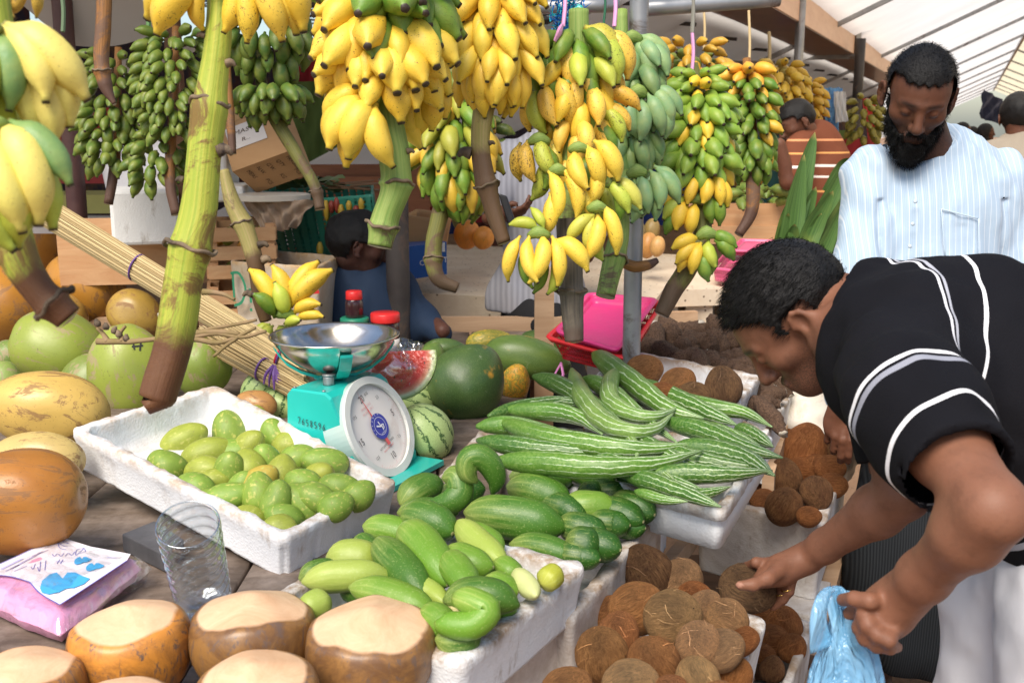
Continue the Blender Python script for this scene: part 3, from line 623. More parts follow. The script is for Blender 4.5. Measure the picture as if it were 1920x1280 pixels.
for x, y, S, a, tl, c, e, lf in L:
    o = nut(x, y, dz(y, .735) - lf * .7, S * 1.05, a, tl, jit(c, .2), e, grp=grp); items.append((o, x, y, 'pale tan' if c == CT else 'reddish brown' if c == CR else 'hairy brown'))
place_words(items, 'coconut', 'in the low front box')
grp = 'hairy brown coconuts in the right-hand box'
L = [(1505, 848, 92, 70, 0, CR), (1480, 835, 60, 100, 0, CR), (1558, 845, 66, 60, 0, (.24, .105, .04)), (1555, 878, 52, 0, 0, CR), (1472, 898, 66, 100, 0, (.22, .08, .03)), (1530, 923, 62, 280, 40, (.17, .07, .03)), (1470, 950, 70, 60, 10, (.26, .095, .03)), (1515, 968, 42, 0, 0, CR), (1432, 940, 50, 0, 0, CR), (1530, 880, 60, 0, 0, CR), (1500, 880, 50, 0, 0, CR), (1560, 910, 50, 0, 0, CR), (1440, 900, 50, 0, 0, CR), (1450, 870, 50, 0, 0, CR)]
items = []
for i, (x, y, S, a, tl, c) in enumerate(L):
    o = nut(x, y, dz(y, .64) - (.03 if i < 8 else -.05), S, a, tl, jit(c), grp=grp); items.append((o, x, y, 'fibrous brown'))
place_words(items, 'coconut', 'beside the man in black')
items = []; grp = 'coconuts in the box behind the gourds'
for x, y, S, a, tl, c in [(1205, 697, 66, 20, 0, CB), (1270, 722, 66, 40, 0, CB), (1302, 745, 60, 160, 0, (.27, .14, .06)), (1356, 728, 72, 100, 0, (.20, .11, .06)), (1240, 745, 60, 0, 0, CR), (1180, 720, 50, 0, 0, CR)]:
    o = nut(x, y, dz(y, .90), S, a, tl, c, grp=grp); items.append((o, x, y, 'brown'))
place_words(items, 'coconut', 'behind the snake gourds')
items = []; grp = 'small coconuts in the narrow box'
for x, y, S, a, tl, c in [(1470, 1175, 70, 90, 0, CR), (1448, 1200, 60, 0, 0, CR), (1485, 1215, 54, 60, 0, CR), (1448, 1256, 48, 80, 10, (.22, .08, .03)), (1425, 1150, 44, 0, 0, CR), (1430, 1225, 40, 0, 0, CR), (1410, 1140, 40, 0, 0, CR)]:
    o = nut(x, y, dz(y, .50), S, a, tl, c, grp=grp); items.append((o, x, y, 'dark brown'))
place_words(items, 'coconut', 'in the narrow box')
held = nut(1398, 1103, 2.02, 94, -18, 12, (.24, .15, .09), k=0, Ls=1.02); held['label'] = 'light brown coconut held in the hand of the bending man'
# ---- drinking coconuts (husk on) at the left
def bignut(name, mat, tri, egg, seed, dent=.06):
    return ellip(name, mat, .5, .5, egg, 0, .05, seed=seed, tri=tri, dent=dent, nu=44, nv=32)
PN_G = [bignut('green_coconut', M_GNUT, .03, .04, 2), bignut('green_coconut', M_GNUT, .045, -.05, 5)]
PN_O = [bignut('orange_coconut', M_ONUT, .035, -.06, 8), bignut('orange_coconut', M_ONUT, .05, .05, 9)]
GC = (.25, .33, .07); OC = (.46, .20, .035)
for nm, me, x, y, z, L, W, a, tl, c, lab in [
    ('green_coconut', PN_G[0], 110, 655, .86, 172, 148, 160, 15, (.27, .33, .05), 'green coconut with a scratched patch, left of the row'),
    ('green_coconut', PN_G[1], 243, 695, .84, 178, 150, 100, 10, (.29, .35, .05), 'green coconut marked H behind the hanging stalk'),
    ('green_coconut', PN_G[0], 378, 686, .86, 120, 110, 90, 0, (.24, .32, .05), 'green coconut right of the thick banana stalk'),
    ('green_coconut', PN_G[1], 5, 715, .86, 80, 70, 90, 0, (.24, .33, .07), 'green coconut cut by the left edge of the photo'),
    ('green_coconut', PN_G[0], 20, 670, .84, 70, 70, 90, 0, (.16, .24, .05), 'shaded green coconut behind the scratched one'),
    ('pale_coconut', PN_O[0], 92, 768, .88, 218, 148, 170, 10, (.66, .43, .11), 'pale yellow coconut lying above the orange-brown one'),
    ('pale_coconut', PN_O[1], 70, 862, .83, 180, 105, 0, 0, (.62, .45, .16), 'yellow coconut half hidden below the pale one'),
    ('orange_coconut', PN_O[1], 30, 938, .84, 262, 200, 5, 0, (.44, .165, .028), 'big glossy orange-brown coconut at the left edge'),
    ('orange_coconut', PN_O[0], 158, 541, .90, 150, 145, 120, 10, (.52, .23, .03), 'round orange coconut with a dark patch, top of the heap'),
    ('orange_coconut', PN_O[1], 5, 570, .88, 150, 190, 80, 0, (.44, .18, .02), 'large orange coconut at the far left of the heap'),
    ('orange_coconut', PN_O[0], 60, 455, .90, 140, 130, 100, 0, (.46, .19, .03), 'orange coconut under the left bananas'),
    ('orange_coconut', PN_O[1], 255, 590, .84, 110, 90, 150, 0, (.42, .26, .05), 'dull orange coconut under the broom sticks'),
    ('orange_coconut', PN_O[0], 110, 590, .84, 110, 90, 150, 0, (.46, .26, .05), 'orange coconut in the middle of the heap'),
    ('orange_coconut', PN_O[0], 480, 757, .80, 80, 50, 170, 0, (.48, .24, .08), 'small orange coconut between the mango box and watermelons'),
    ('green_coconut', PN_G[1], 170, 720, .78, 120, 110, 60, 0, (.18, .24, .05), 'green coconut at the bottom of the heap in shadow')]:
    d = dz(y, z) - (.12 if x < 150 and y > 740 else 0)
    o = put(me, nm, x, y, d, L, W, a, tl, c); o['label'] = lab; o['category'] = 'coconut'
# ---- trimmed coconuts in front
t = NT('trimmed_coconut'); o_ = t.obj(); cut = t.attr('cut'); v = t.vec(o_, (1, 1, .5))
husk = t.mix(t.step(t.noise(o_, 14, 7, .75, 1.2), .40, .60), t.color(), t.mix(.65, t.color(), (.09, .04, .025)))
husk = t.mix(t.step(t.noise(v, 32, 8, .75, 2), .54, .60), husk, (.16, .10, .07))
flesh = t.mix(t.step(t.noise(o_, 16, 7, .75, 1.0), .35, .65), (.68, .41, .23), (.80, .54, .33))
flesh = t.mix(t.step(t.n('TexVoronoi', {'Vector': o_, 'Scale': 9.0}, 0), .09, .03), flesh, (.35, .18, .09))
jag = t.math('MULTIPLY_ADD', t.noise(o_, 18, 4), .006, -.003)
col = t.mix(t.step(t.math('ADD', cut, jag), .0035, .0065), husk, flesh)
t.bump(t.math('ADD', t.noise(o_, 28, 5), t.noise(o_, 5, 3)), .22, .006); M_TRIM = t.done(col, t.math('MULTIPLY_ADD', t.step(cut, 0, .006), .3, .36), .5, coat=.04)
def trimmed(px, py, d, W, H, col, seed, lab):
    rs = np.random.RandomState(seed); w, h = PX(W, d), PX(H, d); planes = []
    for i in range(7):
        a = i * 2 * math.pi / 7 + rs.uniform(-.3, .3); e = rs.uniform(1.10, 1.30)
        planes.append((np.array([math.cos(a) * math.cos(e), math.sin(a) * math.cos(e), math.sin(e)]), h * rs.uniform(.375, .41)))
    cutv = []
    def fn(Dr):
        p = 2.08; X = np.abs(Dr) / np.array([w / 2, w / 2, h / 2]); rell = (X[:, 0] ** 2 + X[:, 1] ** 2) ** (p / 2) + X[:, 2] ** p; rell = rell ** (-1 / p) * (1 + .02 * vnoise(Dr, 1.7, seed)) ; rr = rell.copy()
        for n_, dd in planes:
            q = Dr @ n_; rp = np.where(q > .05, dd / np.maximum(q, .05), 9); hh_ = np.maximum(.006 - np.abs(rr - rp), 0) / .006; rr = np.minimum(rr, rp) - hh_ * hh_ * .0015
        cutv.extend(rell - rr); return Dr * rr[:, None]
    V, F, uv, _ = blob(fn, 72, 54); c = D(px, py, d)
    o = link('trimmed_coconut', mesh('trimmed_coconut', V, F, M_TRIM, True, uv, {'cut': cutv}), loc=c, color=(*col, 1)); o.rotation_euler = (rs.uniform(-.06, .1), rs.uniform(-.05, .05), rs.uniform(0, 6))
    return tag(o, lab, 'coconut', 'trimmed drinking coconuts at the front of the table')
TG = 'trimmed drinking coconut '
trimmed(246, 1212, 1.50, 226, 215, (.62, .25, .04), 1, TG + 'with bright orange husk, second from the left')
trimmed(474, 1192, 1.52, 238, 215, (.30, .15, .045), 2, TG + 'with brown husk, below the wavy plastic tube')
trimmed(695, 1215, 1.48, 246, 220, (.32, .16, .05), 3, TG + 'with brown husk, beside the pale cucumbers')
trimmed(48, 1305, 1.40, 225, 210, (.50, .22, .05), 4, TG + 'at the bottom left corner')
trimmed(482, 1320, 1.34, 240, 225, (.40, .20, .06), 5, TG + 'cut by the bottom edge in front of two others')
trimmed(228, 1365, 1.30, 220, 215, (.42, .20, .06), 6, TG + 'showing only its pale top at the bottom edge')
# ---- papayas, melons
PR_PAP = [ellip('papaya', M_PAPAYA, .5, .5, -.16, .10, .04, seed=k, lobes=.035, nu=44, nv=30) for k in (1, 4)] + [ellip('papaya', M_PAPR, .5, .5, -.12, .05, .04, seed=6, lobes=.04, nu=44, nv=30)]
for me, x, y, z, L, W, a, tl, c, lab in [
    (PR_PAP[0], 875, 714, .84, 152, 140, 60, 0, (.050, .12, .028), 'big round dark green papaya on the near side'),
    (PR_PAP[1], 990, 672, .83, 165, 78, -12, 5, (.09, .17, .03), 'long green papaya with yellow patches tied with pink string'),
    (PR_PAP[2], 966, 716, .79, 66, 54, 80, 30, (.80, .38, .03), 'small bright orange papaya between the green ones'),
    (PR_PAP[2], 918, 640, .80, 90, 46, 5, 0, (.50, .40, .05), 'mottled yellow papaya at the back'),
    (PR_PAP[1], 1022, 650, .81, 100, 54, -15, 0, (.07, .14, .03), 'dark green papaya behind the long one'),
    (PR_PAP[0], 832, 655, .79, 84, 42, 5, 0, (.06, .13, .03), 'small dark green papaya behind the big one'),
    (PR_PAP[0], 808, 672, .78, 64, 50, 60, 0, (.09, .17, .03), 'green papaya with an orange end beside the wrapped melon')]:
    o = put(me, 'papaya', x, y, dz(y, z), L, W, a, tl, c, roll=1.0 + x); o['label'] = lab; o['group'] = 'papayas on the table'
m = MB(); m.tube([D(1052, 680, 3.2), D(1040, 702, 3.15), D(1046, 718, 3.14)], .003, 5); m.tube([D(1052, 680, 3.2), D(1056, 702, 3.15), D(1050, 720, 3.14)], .004, 5); m.obj('string', plain('pink_string', (.75, .28, .60), .4), 'pink plastic string tied round the long papaya', 'string')
PR_MEL = [ellip('watermelon', M_MELON, .5, .5, 0, 0, .02, seed=k, nu=44, nv=30, dent=.03) for k in range(2)]
for x, y, z, L, W, a, tl, lab in [(797, 812, .80, 112, 104, 120, 20, 'round striped watermelon nearest the scale'), (772, 748, .79, 92, 66, 160, 10, 'striped watermelon behind the nearest one'), (487, 732, .80, 84, 68, 60, 20, 'round striped watermelon left of the scale'), (528, 760, .77, 70, 80, 80, 0, 'striped watermelon touching the scale body'),
                               (790, 735, .79, 58, 72, 90, 0, 'watermelon under the cling film'), (545, 725, .78, 70, 60, 0, 0, 'watermelon behind the scale')]:
    o = put(PR_MEL[x % 2], 'watermelon', x, y, dz(y, z), L, W, a, tl, (.34, .47, .16)); o['label'] = lab; o['group'] = 'watermelons on the table'
# cut watermelon wrapped in film
t = NT('melon_flesh'); o_ = t.obj(False); c3 = t.n('SeparateXYZ', {0: o_}, 2); ln = t.n('VectorMath', {0: o_}, 1, operation='LENGTH')
col = t.ramp(ln, [(0, (.55, .06, .04)), (.36, (.62, .045, .035)), (.42, (.70, .30, .18)), (.455, (.72, .74, .48)), (.495, (.30, .42, .12))])
col = t.mix(t.step(t.noise(o_, 7, 6, .75, 2), .60, .68), col, (.62, .42, .38)); col = t.mix(t.step(t.n('TexVoronoi', {'Vector': t.vec(o_, (1, 1.8, 1)), 'Scale': 8.0}, 0), .16, .10), col, (.06, .02, .01))
t.bump(t.noise(o_, 14, 5), .3, .02); M_FLESH = t.done(col, .22, .6, coat=.6)
cm = thing('cut_watermelon', D(728, 695, 2.72), 'quarter-cut red watermelon wrapped in cling film', 'watermelon')
Rf = basis((RX * -.18 + UP * .14 - FW * .95), UP, 0)
S = PX(158, 2.72)
def wedge():
    V = []; F = []; k = 14
    for j in range(k + 1):
        e = j / k * math.pi / 2
        for i in range(25):
            a = math.radians(82 + 200 * i / 24); V.append(Vector((math.cos(a) * .5 * math.cos(e), math.sin(a) * .5 * math.cos(e), -.5 * math.sin(e) * .8)))
    for j in range(k):
        for i in range(24): F.append((j * 25 + i, (j + 1) * 25 + i, (j + 1) * 25 + i + 1, j * 25 + i + 1))
    return V, F
V, F = wedge(); W4 = xf(D(742, 672, 2.72), Rf, S)
link('rind', mesh('rind', [W4 @ v for v in V], F, plain('melon_rind', (.20, .34, .09), .4)), cm)
Vf = [Vector((0, 0, .002))] + [Vector((math.cos(math.radians(82 + 200 * i / 24)) * .5, math.sin(math.radians(82 + 200 * i / 24)) * .5, .002)) for i in range(25)]
fo = link('cut_face', mesh('cut_face', Vf, [(0, i + 1, i + 2) for i in range(24)] + [(0, 25, 1)], M_FLESH, False), cm, mat4=W4)
# film: crumpled clear sheet gathered at the right
t = NT('cling_film'); g = t.noise(t.obj(), 24, 6, .75, 2.5); t.bump(g, 1, .03)
tr = t.n('BsdfTransparent'); gl = t.n('BsdfGlossy', {'Roughness': .12}); mx = t.n('MixShader', {0: t.math('MULTIPLY_ADD', t.step(g, .45, .7), .35, .10), 1: tr, 2: gl}); t.t.links.new(mx, t.out.inputs[0]); M_FILM = t.m
def film(c, rx, ry, rz, seed, nm, parent, amp=.12):
    def fn(Dr):
        r = 1 + amp * fbm(Dr, 2.4, seed, 4); return np.stack([Dr[:, 0] * rx * r, Dr[:, 1] * ry * r, Dr[:, 2] * rz * r], 1)
    V, F, uv, _ = blob(fn, 60, 40); R = Matrix((RX, FW, UP)).transposed()
    return link(nm, mesh(nm, [R @ Vector(v) + Vector(c) for v in V], F, M_FILM), parent)
film(D(772, 690, 2.76), .045, .05, .065, 3, 'cling_film', cm, .3); film(D(722, 692, 2.70), .074, .03, .062, 4, 'cling_film', cm, .04)
# ---- taro roots
t = NT('taro_skin'); o_ = t.obj(); uv = t.attr('uvc', 1); s = t.n('SeparateXYZ', {0: uv}, 1)
col = t.mix(t.step(t.noise(o_, 24, 6, .75), .35, .65), (.035, .018, .012), (.20, .12, .075)); rg = t.noise(t.vec(uv, (1, 26, 1)), 1.0, 3)
col = t.mix(t.step(rg, .58, .68), col, (.10, .06, .04)); col = t.mix(t.step(s, .985, .995), col, (.72, .66, .55)); t.bump(t.math('ADD', rg, t.noise(o_, 60, 5, .8)), .8, .006); M_TARO = t.done(col, .7, .3)
PR_TARO = []
for k in range(5):
    rs = random.Random(k); V, F, uv = sweep([(0, 0, -.5), (rs.uniform(-.1, .1), rs.uniform(-.08, .08), 0), (rs.uniform(-.1, .1), 0, .5)], [.06, .20, .27, .28, .26, .30, .24, .17, .15], 14, 18, rough=.05, seed=k)
    PR_TARO.append(mesh('taro_root', V, F, M_TARO, True, uv))
items = []; rs = random.Random(5)
PT = [(1212, 652), (1236, 625), (1262, 612), (1285, 640), (1300, 655), (1258, 640), (1285, 615), (1312, 625), (1330, 660), (1340, 625), (1365, 640), (1350, 680), (1375, 665), (1390, 690), (1400, 655), (1412, 710), (1425, 690), (1385, 640), (1440, 720), (1450, 745), (1430, 760), (1410, 735), (1380, 705), (1320, 690), (1290, 675), (1250, 665), (1360, 625), (1230, 645), (1462, 722), (1440, 780), (1345, 645), (1275, 660), (1310, 645), (1400, 680), (1420, 665), (1445, 700), (1330, 642), (1425, 735)]
for i, (x, y) in enumerate(PT):
    S = 60 if y < 700 else 58; o = put(PR_TARO[i % 5], 'taro_root', x, y, dz(y, .82), S * rs.uniform(.9, 1.25), S * 1.05, rs.uniform(-100, 20), rs.uniform(-20, 50), (1, 1, 1), group='taro roots in the big box'); items.append((o, x, y, 'dark brown'))
place_words(items, 'taro root', 'in the big box')
# ================================================================ bananas
def banana_mat():
    t = NT('banana_skin'); o = t.obj(); uv = t.attr('uvc', 1); s = t.n('SeparateXYZ', {0: uv}, 1); u = t.n('SeparateXYZ', {0: uv}, 0); c = t.color(); a = t.alpha()
    n = t.noise(o, 3.5, 4, .6); grn = t.mix(.55, c, (.16, .27, .03))
    e = t.math('MAXIMUM', t.step(t.math('ADD', s, t.math('MULTIPLY', n, .16)), .96, 1.12), t.step(t.math('ADD', s, t.math('MULTIPLY', n, .12)), .20, .02))
    col = t.mix(t.math('MULTIPLY', e, .8), t.mix(t.step(n, .35, .7), c, t.mix(.18, c, (.75, .60, .10))), grn)
    sp = t.noise(t.vec(o, (.55, 1.3, 1.3)), 15, 6, .72, 1.2); th = t.math('MULTIPLY_ADD', a, -.06, .675)
    f = t.step(t.math('SUBTRACT', sp, th), .0, .03)
    fl = t.step(t.math('SUBTRACT', t.noise(o, 42, 3, .6), t.math('MULTIPLY_ADD', a, -.045, .70)), .0, .03)
    col = t.mix(t.math('MULTIPLY', t.math('MAXIMUM', f, fl), .85), col, (.085, .04, .015))
    col = t.mix(t.step(s, .962, .985), col, (.045, .03, .022)); col = t.mix(t.step(s, .03, .0), col, (.20, .17, .06))
    t.bump(t.math('ADD', n, t.math('MULTIPLY', t.noise(t.vec(o, (1, 5, 5)), 12, 4), .5)), .12, .02)
    return t.done(col, .46, .45)
M_BAN = banana_mat()
def ban_proto(bend, W, tip=.6, m=15, n=10, seed=0):
    """unit length banana from the origin along +X bending to -Z"""
    R = bend if bend > 1 else 1; B = math.radians(bend); pts = []; q = 0; x = z = 0
    for i in range(m):
        pts.append((x, 0, z)); a = -B * (i / (m - 1)) + B * .15; x += math.cos(a) / (m - 1); z += math.sin(a) / (m - 1)
    r = [.22, .25, .50, .82, .96, 1, 1.02, 1.02, .99, .93, .80, .54, .30, .24]
    V, F, uv = sweep(pts, [W / 2 * x for x in r], n, m, prof=lambda th, t: 1 + .055 * math.cos(5 * th) , ref=(0, 0, 1))
    return mesh('banana', V, F, M_BAN, True, uv)
BP = {'fat': [ban_proto(38, .38), ban_proto(52, .40)], 'mid': [ban_proto(48, .32), ban_proto(64, .33)], 'slim': [ban_proto(58, .26), ban_proto(75, .265)], 'green': [ban_proto(40, .37), ban_proto(28, .39)]}
BPL = [ban_proto(45, .34, m=9, n=7)]
def finger(parent, base, dirv, up, L, kind, col, a, fat=1.0):
    X = Vector(dirv).normalized(); Y = Vector(up).cross(X)
    if Y.length < 1e-3: Y = Vector((0, 1, 0)).cross(X)
    Y.normalize(); Z = X.cross(Y); rot = Matrix((X, Y, Z)).transposed() @ Matrix.Rotation(random.uniform(-.35, .35), 3, 'X')
    me = random.choice(BP[kind]) if isinstance(kind, str) else kind[0]
    w = random.uniform(.92, 1.08) * fat
    return link('banana', me, parent, mat4=xf(Vector(base), rot, (L, L * w, L * w)), color=(*col, a))
def stalk_mat(name, c1, c2, scar=(.13, .075, .05), amt=.42, v0=.8, dark=(.07, .032, .02)):
    t = NT(name); o = t.obj(); uv = t.attr('uvc', 1); s = t.n('SeparateXYZ', {0: uv}, 1)
    st = t.noise(t.vec(uv, (34, 1.6, 1)), 1.0, 4, .6); col = t.mix(t.step(st, .3, .7), c1, c2); nb = t.noise(o, 11, 8, .75, 1.0)
    col = t.mix(t.math('MULTIPLY', t.step(t.math('ADD', nb, t.math('MULTIPLY', s, .12)), 1.04 - amt, 1.12 - amt), .85), col, scar)
    col = t.mix(t.step(t.math('ADD', s, t.math('MULTIPLY', nb, .14)), v0 + .04, v0 + .10), col, t.mix(nb, dark, scar))
    t.bump(t.math('ADD', t.math('MULTIPLY', st, .7), nb), .5, .005); return t.done(col, .55, .35)
M_STK = {'bright': stalk_mat('stalk_bright', (.22, .33, .03), (.48, .47, .07), v0=.73, amt=.46, scar=(.17, .08, .03), dark=(.085, .032, .022)), 'green': stalk_mat('stalk_green', (.13, .24, .04), (.30, .38, .10), v0=1.2, amt=.38), 'brown': stalk_mat('stalk_brown', (.16, .075, .02), (.34, .15, .04), amt=.5, v0=.7, dark=(.07, .03, .02)),
         'dark': stalk_mat('stalk_dark', (.05, .042, .035), (.17, .14, .10), amt=.5, v0=.9, scar=(.11, .09, .07)), 'browny': stalk_mat('stalk_browny', (.22, .22, .05), (.36, .27, .12), v0=.55, amt=.44, dark=(.13, .075, .035), scar=(.12, .07, .04)), 'olive': stalk_mat('stalk_olive', (.10, .11, .025), (.20, .19, .05), amt=.46, v0=.75, dark=(.045, .035, .015))}
M_RING = mottled('stalk_ring', (.04, .028, .02), (.26, .19, .12), 16, .8, .8, 60, .006, dirt=(.03, .02, .02)); M_CUT = mottled('cut_end', (.30, .26, .20), (.58, .52, .42), 14, .8, .5, 60, .004, dirt=(.14, .11, .08))
def stalk(parent, pts, rads, mat, rings=(), knobs=(), cutend=True, seed=0, n=18, sm=60):
    """pts: (px, py, d); rads px; rings: fractions"""
    P = [D(*p) for p in pts]; dm = sum(p[2] for p in pts) / len(pts); R = [PX(r, dm) for r in rads]
    Q = spline(P, sm); RR = np.interp(np.linspace(0, 1, sm), np.linspace(0, 1, len(R)), R)
    for f in rings: RR += R[0] * .16 * np.exp(-((np.linspace(0, 1, sm) - f) / .016) ** 2) + R[0] * .10 * np.exp(-((np.linspace(0, 1, sm) - f) / .05) ** 2)
    V, F, uv = sweep(Q, list(RR), n, sm, prof=lambda th, t: 1 + .03 * math.sin(2 * th + seed) + .02 * math.sin(5 * th + 3 * t), rough=R[0] * .07, seed=seed, cap=True)
    link('stalk', mesh('stalk', V, F, M_STK[mat], True, uv), parent)
    for f in rings:
        i = int(f * (sm - 1)); T = Vector(Q[min(i + 1, sm - 1)] - Q[max(i - 1, 0)]).normalized(); B = basis(T); rr = RR[i]; pts_ = []; sd = seed + i
        for k in range(33):
            a = k / 32 * 2 * math.pi; w = 1.04 + .05 * math.sin(3 * a + sd); pts_.append(Vector(Q[i]) + B @ Vector((math.cos(a) * rr * w, math.sin(a) * rr * w, rr * .12 * math.sin(2 * a + sd) + rr * .05 * math.sin(7 * a))))
        V, F, uv = sweep(pts_, rr * .11, 6, 66, rough=rr * .16, seed=sd, cap=False); link('leaf_scar_ring', mesh('leaf_scar_ring', V, F, M_RING, True, uv), parent)
    for f, side, sz in knobs:
        i = int(f * (sm - 1)); p = Vector(Q[i]) + RX * side * RR[i] * .85 - FW * RR[i] * .3; r = RR[i] * sz
        V, F, uv = sweep([p, p + RX * side * r * .8 + UP * r * .2, p + RX * side * r * 1.3 - UP * r * .2], [r * .6, r * .45, r * .2], 8, 6, rough=r * .3, seed=i); link('stub', mesh('stub', V, F, M_RING, True, uv), parent)
    if cutend:
        T = Vector(Q[-1] - Q[-3]).normalized(); B = basis(T); r = RR[-1] * 1.01; m = MB(); b = [Vector(Q[-1]) + T * .0015 + B @ Vector((math.cos(a) * r, math.sin(a) * r, 0)) for a in np.linspace(0, 6.283, 17)[:-1]]
        m.add(b + [Vector(Q[-1]) + T * .004], [(k, (k + 1) % 16, 16) for k in range(16)]); m.part('cut_end', M_CUT, parent, True)
    return Q
def rows(parent, R, d, kind, seed=0, azs=(-35, 215), fat=1.14, dr=-8):
    """R: list of (px, py, rpx, n, Lpx, elev, col, alpha): a ring of fingers round the stem"""
    rs = random.Random(seed)
    for ri, (px, py, rp, n, L, el, col, a) in enumerate(R):
        c = D(px, py, d); r = PX(rp, d); l = PX(L, d); ph = rs.uniform(0, 1)
        for i in range(n):
            az = math.radians(azs[0] + (azs[1] - azs[0]) * (i + ph) / n + rs.uniform(-6, 6)); lay = (i % 2)
            out = RX * math.cos(az) - Vector((0, 1, 0)) * math.sin(az); e = math.radians(el + rs.uniform(-9, 9) + (10 if lay else -10)); dv = out * math.cos(e) + ZUP * math.sin(e)
            base = c + out * r * (.95 + .1 * lay) + ZUP * (l * (.10 if lay else -.10) + rs.uniform(-.04, .04) * l)
            cc = col(rs, az) if callable(col) else jit(col, .10)
            finger(parent, base, dv, ZUP, l * rs.uniform(.88, 1.1), kind, cc, a * rs.uniform(.6, 1.4), fat)
def fan(parent, px, py, d, lst, kind, W=1.0):
    """hand whose fingers leave one crown: (angle deg in the picture, Lpx, tilt, dx, dy, col, alpha, kind?)"""
    for q in lst:
        ang, L, tl, dx, dy, col, a = q[:7]; k = q[7] if len(q) > 7 else kind; X = iaxis(ang, tl); up = UP if abs(math.cos(math.radians(ang))) > .25 else (RX * (1 if math.sin(math.radians(ang)) < 0 and math.cos(math.radians(ang)) <= 0 else -1) * -1)
        finger(parent, D(px + dx, py + dy, d - .02 * math.sin(math.radians(tl))), X, up + Vector((0, -.3, .2)), PX(L, d), k, jit(col, .07), a, 1.10)
    V, F, uv = sweep([D(px - 16, py + 2, d), D(px, py - 5, d - .01), D(px + 16, py + 2, d)], [PX(7, d), PX(13, d), PX(8, d)], 8, 7, rough=.004); link('crown', mesh('crown', V, F, M_STK['green'], True, uv), parent)
def bunch(px, py, d, label, cat='banana bunch', group='banana bunches hanging over the stall'): return thing('banana_bunch', D(px, py, d), label, cat, group)
YL = (.74, .48, .04); YL2 = (.80, .55, .06); YG = (.42, .50, .06); GR = (.10, .22, .022); GB_ = (.16, .31, .10); DGR = (.055, .12, .018); OR_ = (.72, .34, .03); PALE = (.74, .64, .16)
BG = 'banana bunches hanging over the stall'
# 1 near left, out of focus
b = bunch(40, 300, 1.0, 'pale yellow and green bananas nearest the camera at the left edge')
fan(b, -10, 60, .98, [(-60, 155, 5, 0, 0, GB_, .2, 'mid'), (-38, 175, 0, 10, -10, PALE, .5, 'mid'), (-28, 205, -5, 18, -14, PALE, .5, 'mid'), (-82, 215, 12, -20, -20, YG, .3, 'mid'), (-58, 175, -14, 10, 40, PALE, .6, 'mid'), (-48, 190, -20, 30, 40, PALE, .5, 'mid'), (-40, 180, -20, 45, 25, PALE, .4, 'mid'), (-95, 180, -10, -20, 20, YG, .3, 'mid')], 'mid')
fan(b, -10, 235, .97, [(-50, 215, 4, 6, -6, PALE, .5, 'mid'), (-32, 170, -2, 26, -8, GB_, .2, 'mid'), (-62, 210, 12, -20, 10, PALE, .5, 'mid'), (-48, 210, -12, 5, 15, YG, .4, 'mid'), (-80, 200, 14, -24, 30, PALE, .4, 'mid'), (-70, 190, 5, 10, 50, YG, .4, 'mid'), (-95, 190, 5, -10, 60, YG, .4, 'mid')], 'mid')
stalk(b, [(-30, -60, 1.08), (-10, 120, 1.08), (0, 300, 1.06), (28, 460, 1.04), (70, 540, 1.04), (128, 596, 1.05)], [40, 42, 40, 36, 30, 28], 'bright', (.90,))
# brown bananas above it
b = bunch(40, 0, 1.1, 'overripe brown bananas above the near left bunch'); fan(b, 10, -40, 1.15, [(-90, 80, 0, 30, 0, (.50, .30, .05), 1.6), (-100, 84, 10, 0, 0, (.45, .25, .04), 1.8), (-75, 80, 0, 50, -6, (.55, .36, .06), 1.5), (-85, 90, 0, -20, -5, (.5, .28, .05), 1.6)], 'slim')
# 2 the thick bright stalk
b = bunch(400, 0, 1.62, 'ripe yellow bananas on the thick bright green stalk nearest the middle left')
stalk(b, [(415, -110, 1.60), (410, 60, 1.60), (400, 150, 1.60), (382, 290, 1.60), (372, 390, 1.60), (345, 520, 1.60), (325, 640, 1.60), (297, 738, 1.60), (293, 750, 1.60)], [23, 24, 26, 31, 33, 35, 36, 36, 35, 24], 'bright', (.30, .575), ((.14, -1, .5), (.38, 1, .7), (.22, 1, .6), (.44, -1, .35)), sm=90, n=26)
fan(b, 395, -40, 1.56, [(-148, 130, 5, -20, 10, YL, 1.0, 'fat'), (-160, 150, 0, -10, -10, YL, .9, 'fat'), (-115, 90, -10, -15, 10, YL, .8, 'mid')], 'fat')
fan(b, 440, -55, 1.55, [(-72, 130, 5, 8, 10, YL, 1.5, 'mid'), (-58, 150, 8, 30, -4, YL2, .9, 'mid'), (-46, 160, 0, 40, -20, YL2, .8, 'mid'), (-85, 120, -5, 0, 0, YL, 1.2, 'mid'), (-35, 165, 0, 40, -20, YL, .8, 'mid')], 'mid')
# 3 main yellow bunch
def cmain(rs, az):
    return jit(YL2 if rs.random() < .7 else YL, .07)
b = bunch(720, 80, 2.15, 'huge bunch of plump ripe yellow bananas, green fingers at its top')
rows(b, [(725, -55, 22, 16, 108, -5, GR, .3), (725, -20, 24, 17, 122, -8, GR, .3), (720, 22, 28, 18, 132, -14, lambda rs, az: jit(GR if math.cos(az) > -.25 else YL, .08), .6), (718, 70, 30, 18, 132, -20, cmain, .8), (722, 115, 34, 16, 112, -26, cmain, .8)], 2.15, 'fat', 3)
fan(b, 695, 185, 2.08, [(-135, 128, 5, -10, -8, YL2, .7, 'fat'), (-122, 128, 14, 4, -2, YL2, .6, 'fat'), (-128, 122, -10, 0, 22, YL, .7, 'fat'), (-93, 130, 12, 10, 8, YL2, .7, 'mid'), (-142, 120, -14, -22, -4, YL, 1.0, 'fat'), (-160, 110, -10, -10, -20, YL, .8, 'fat')], 'fat')
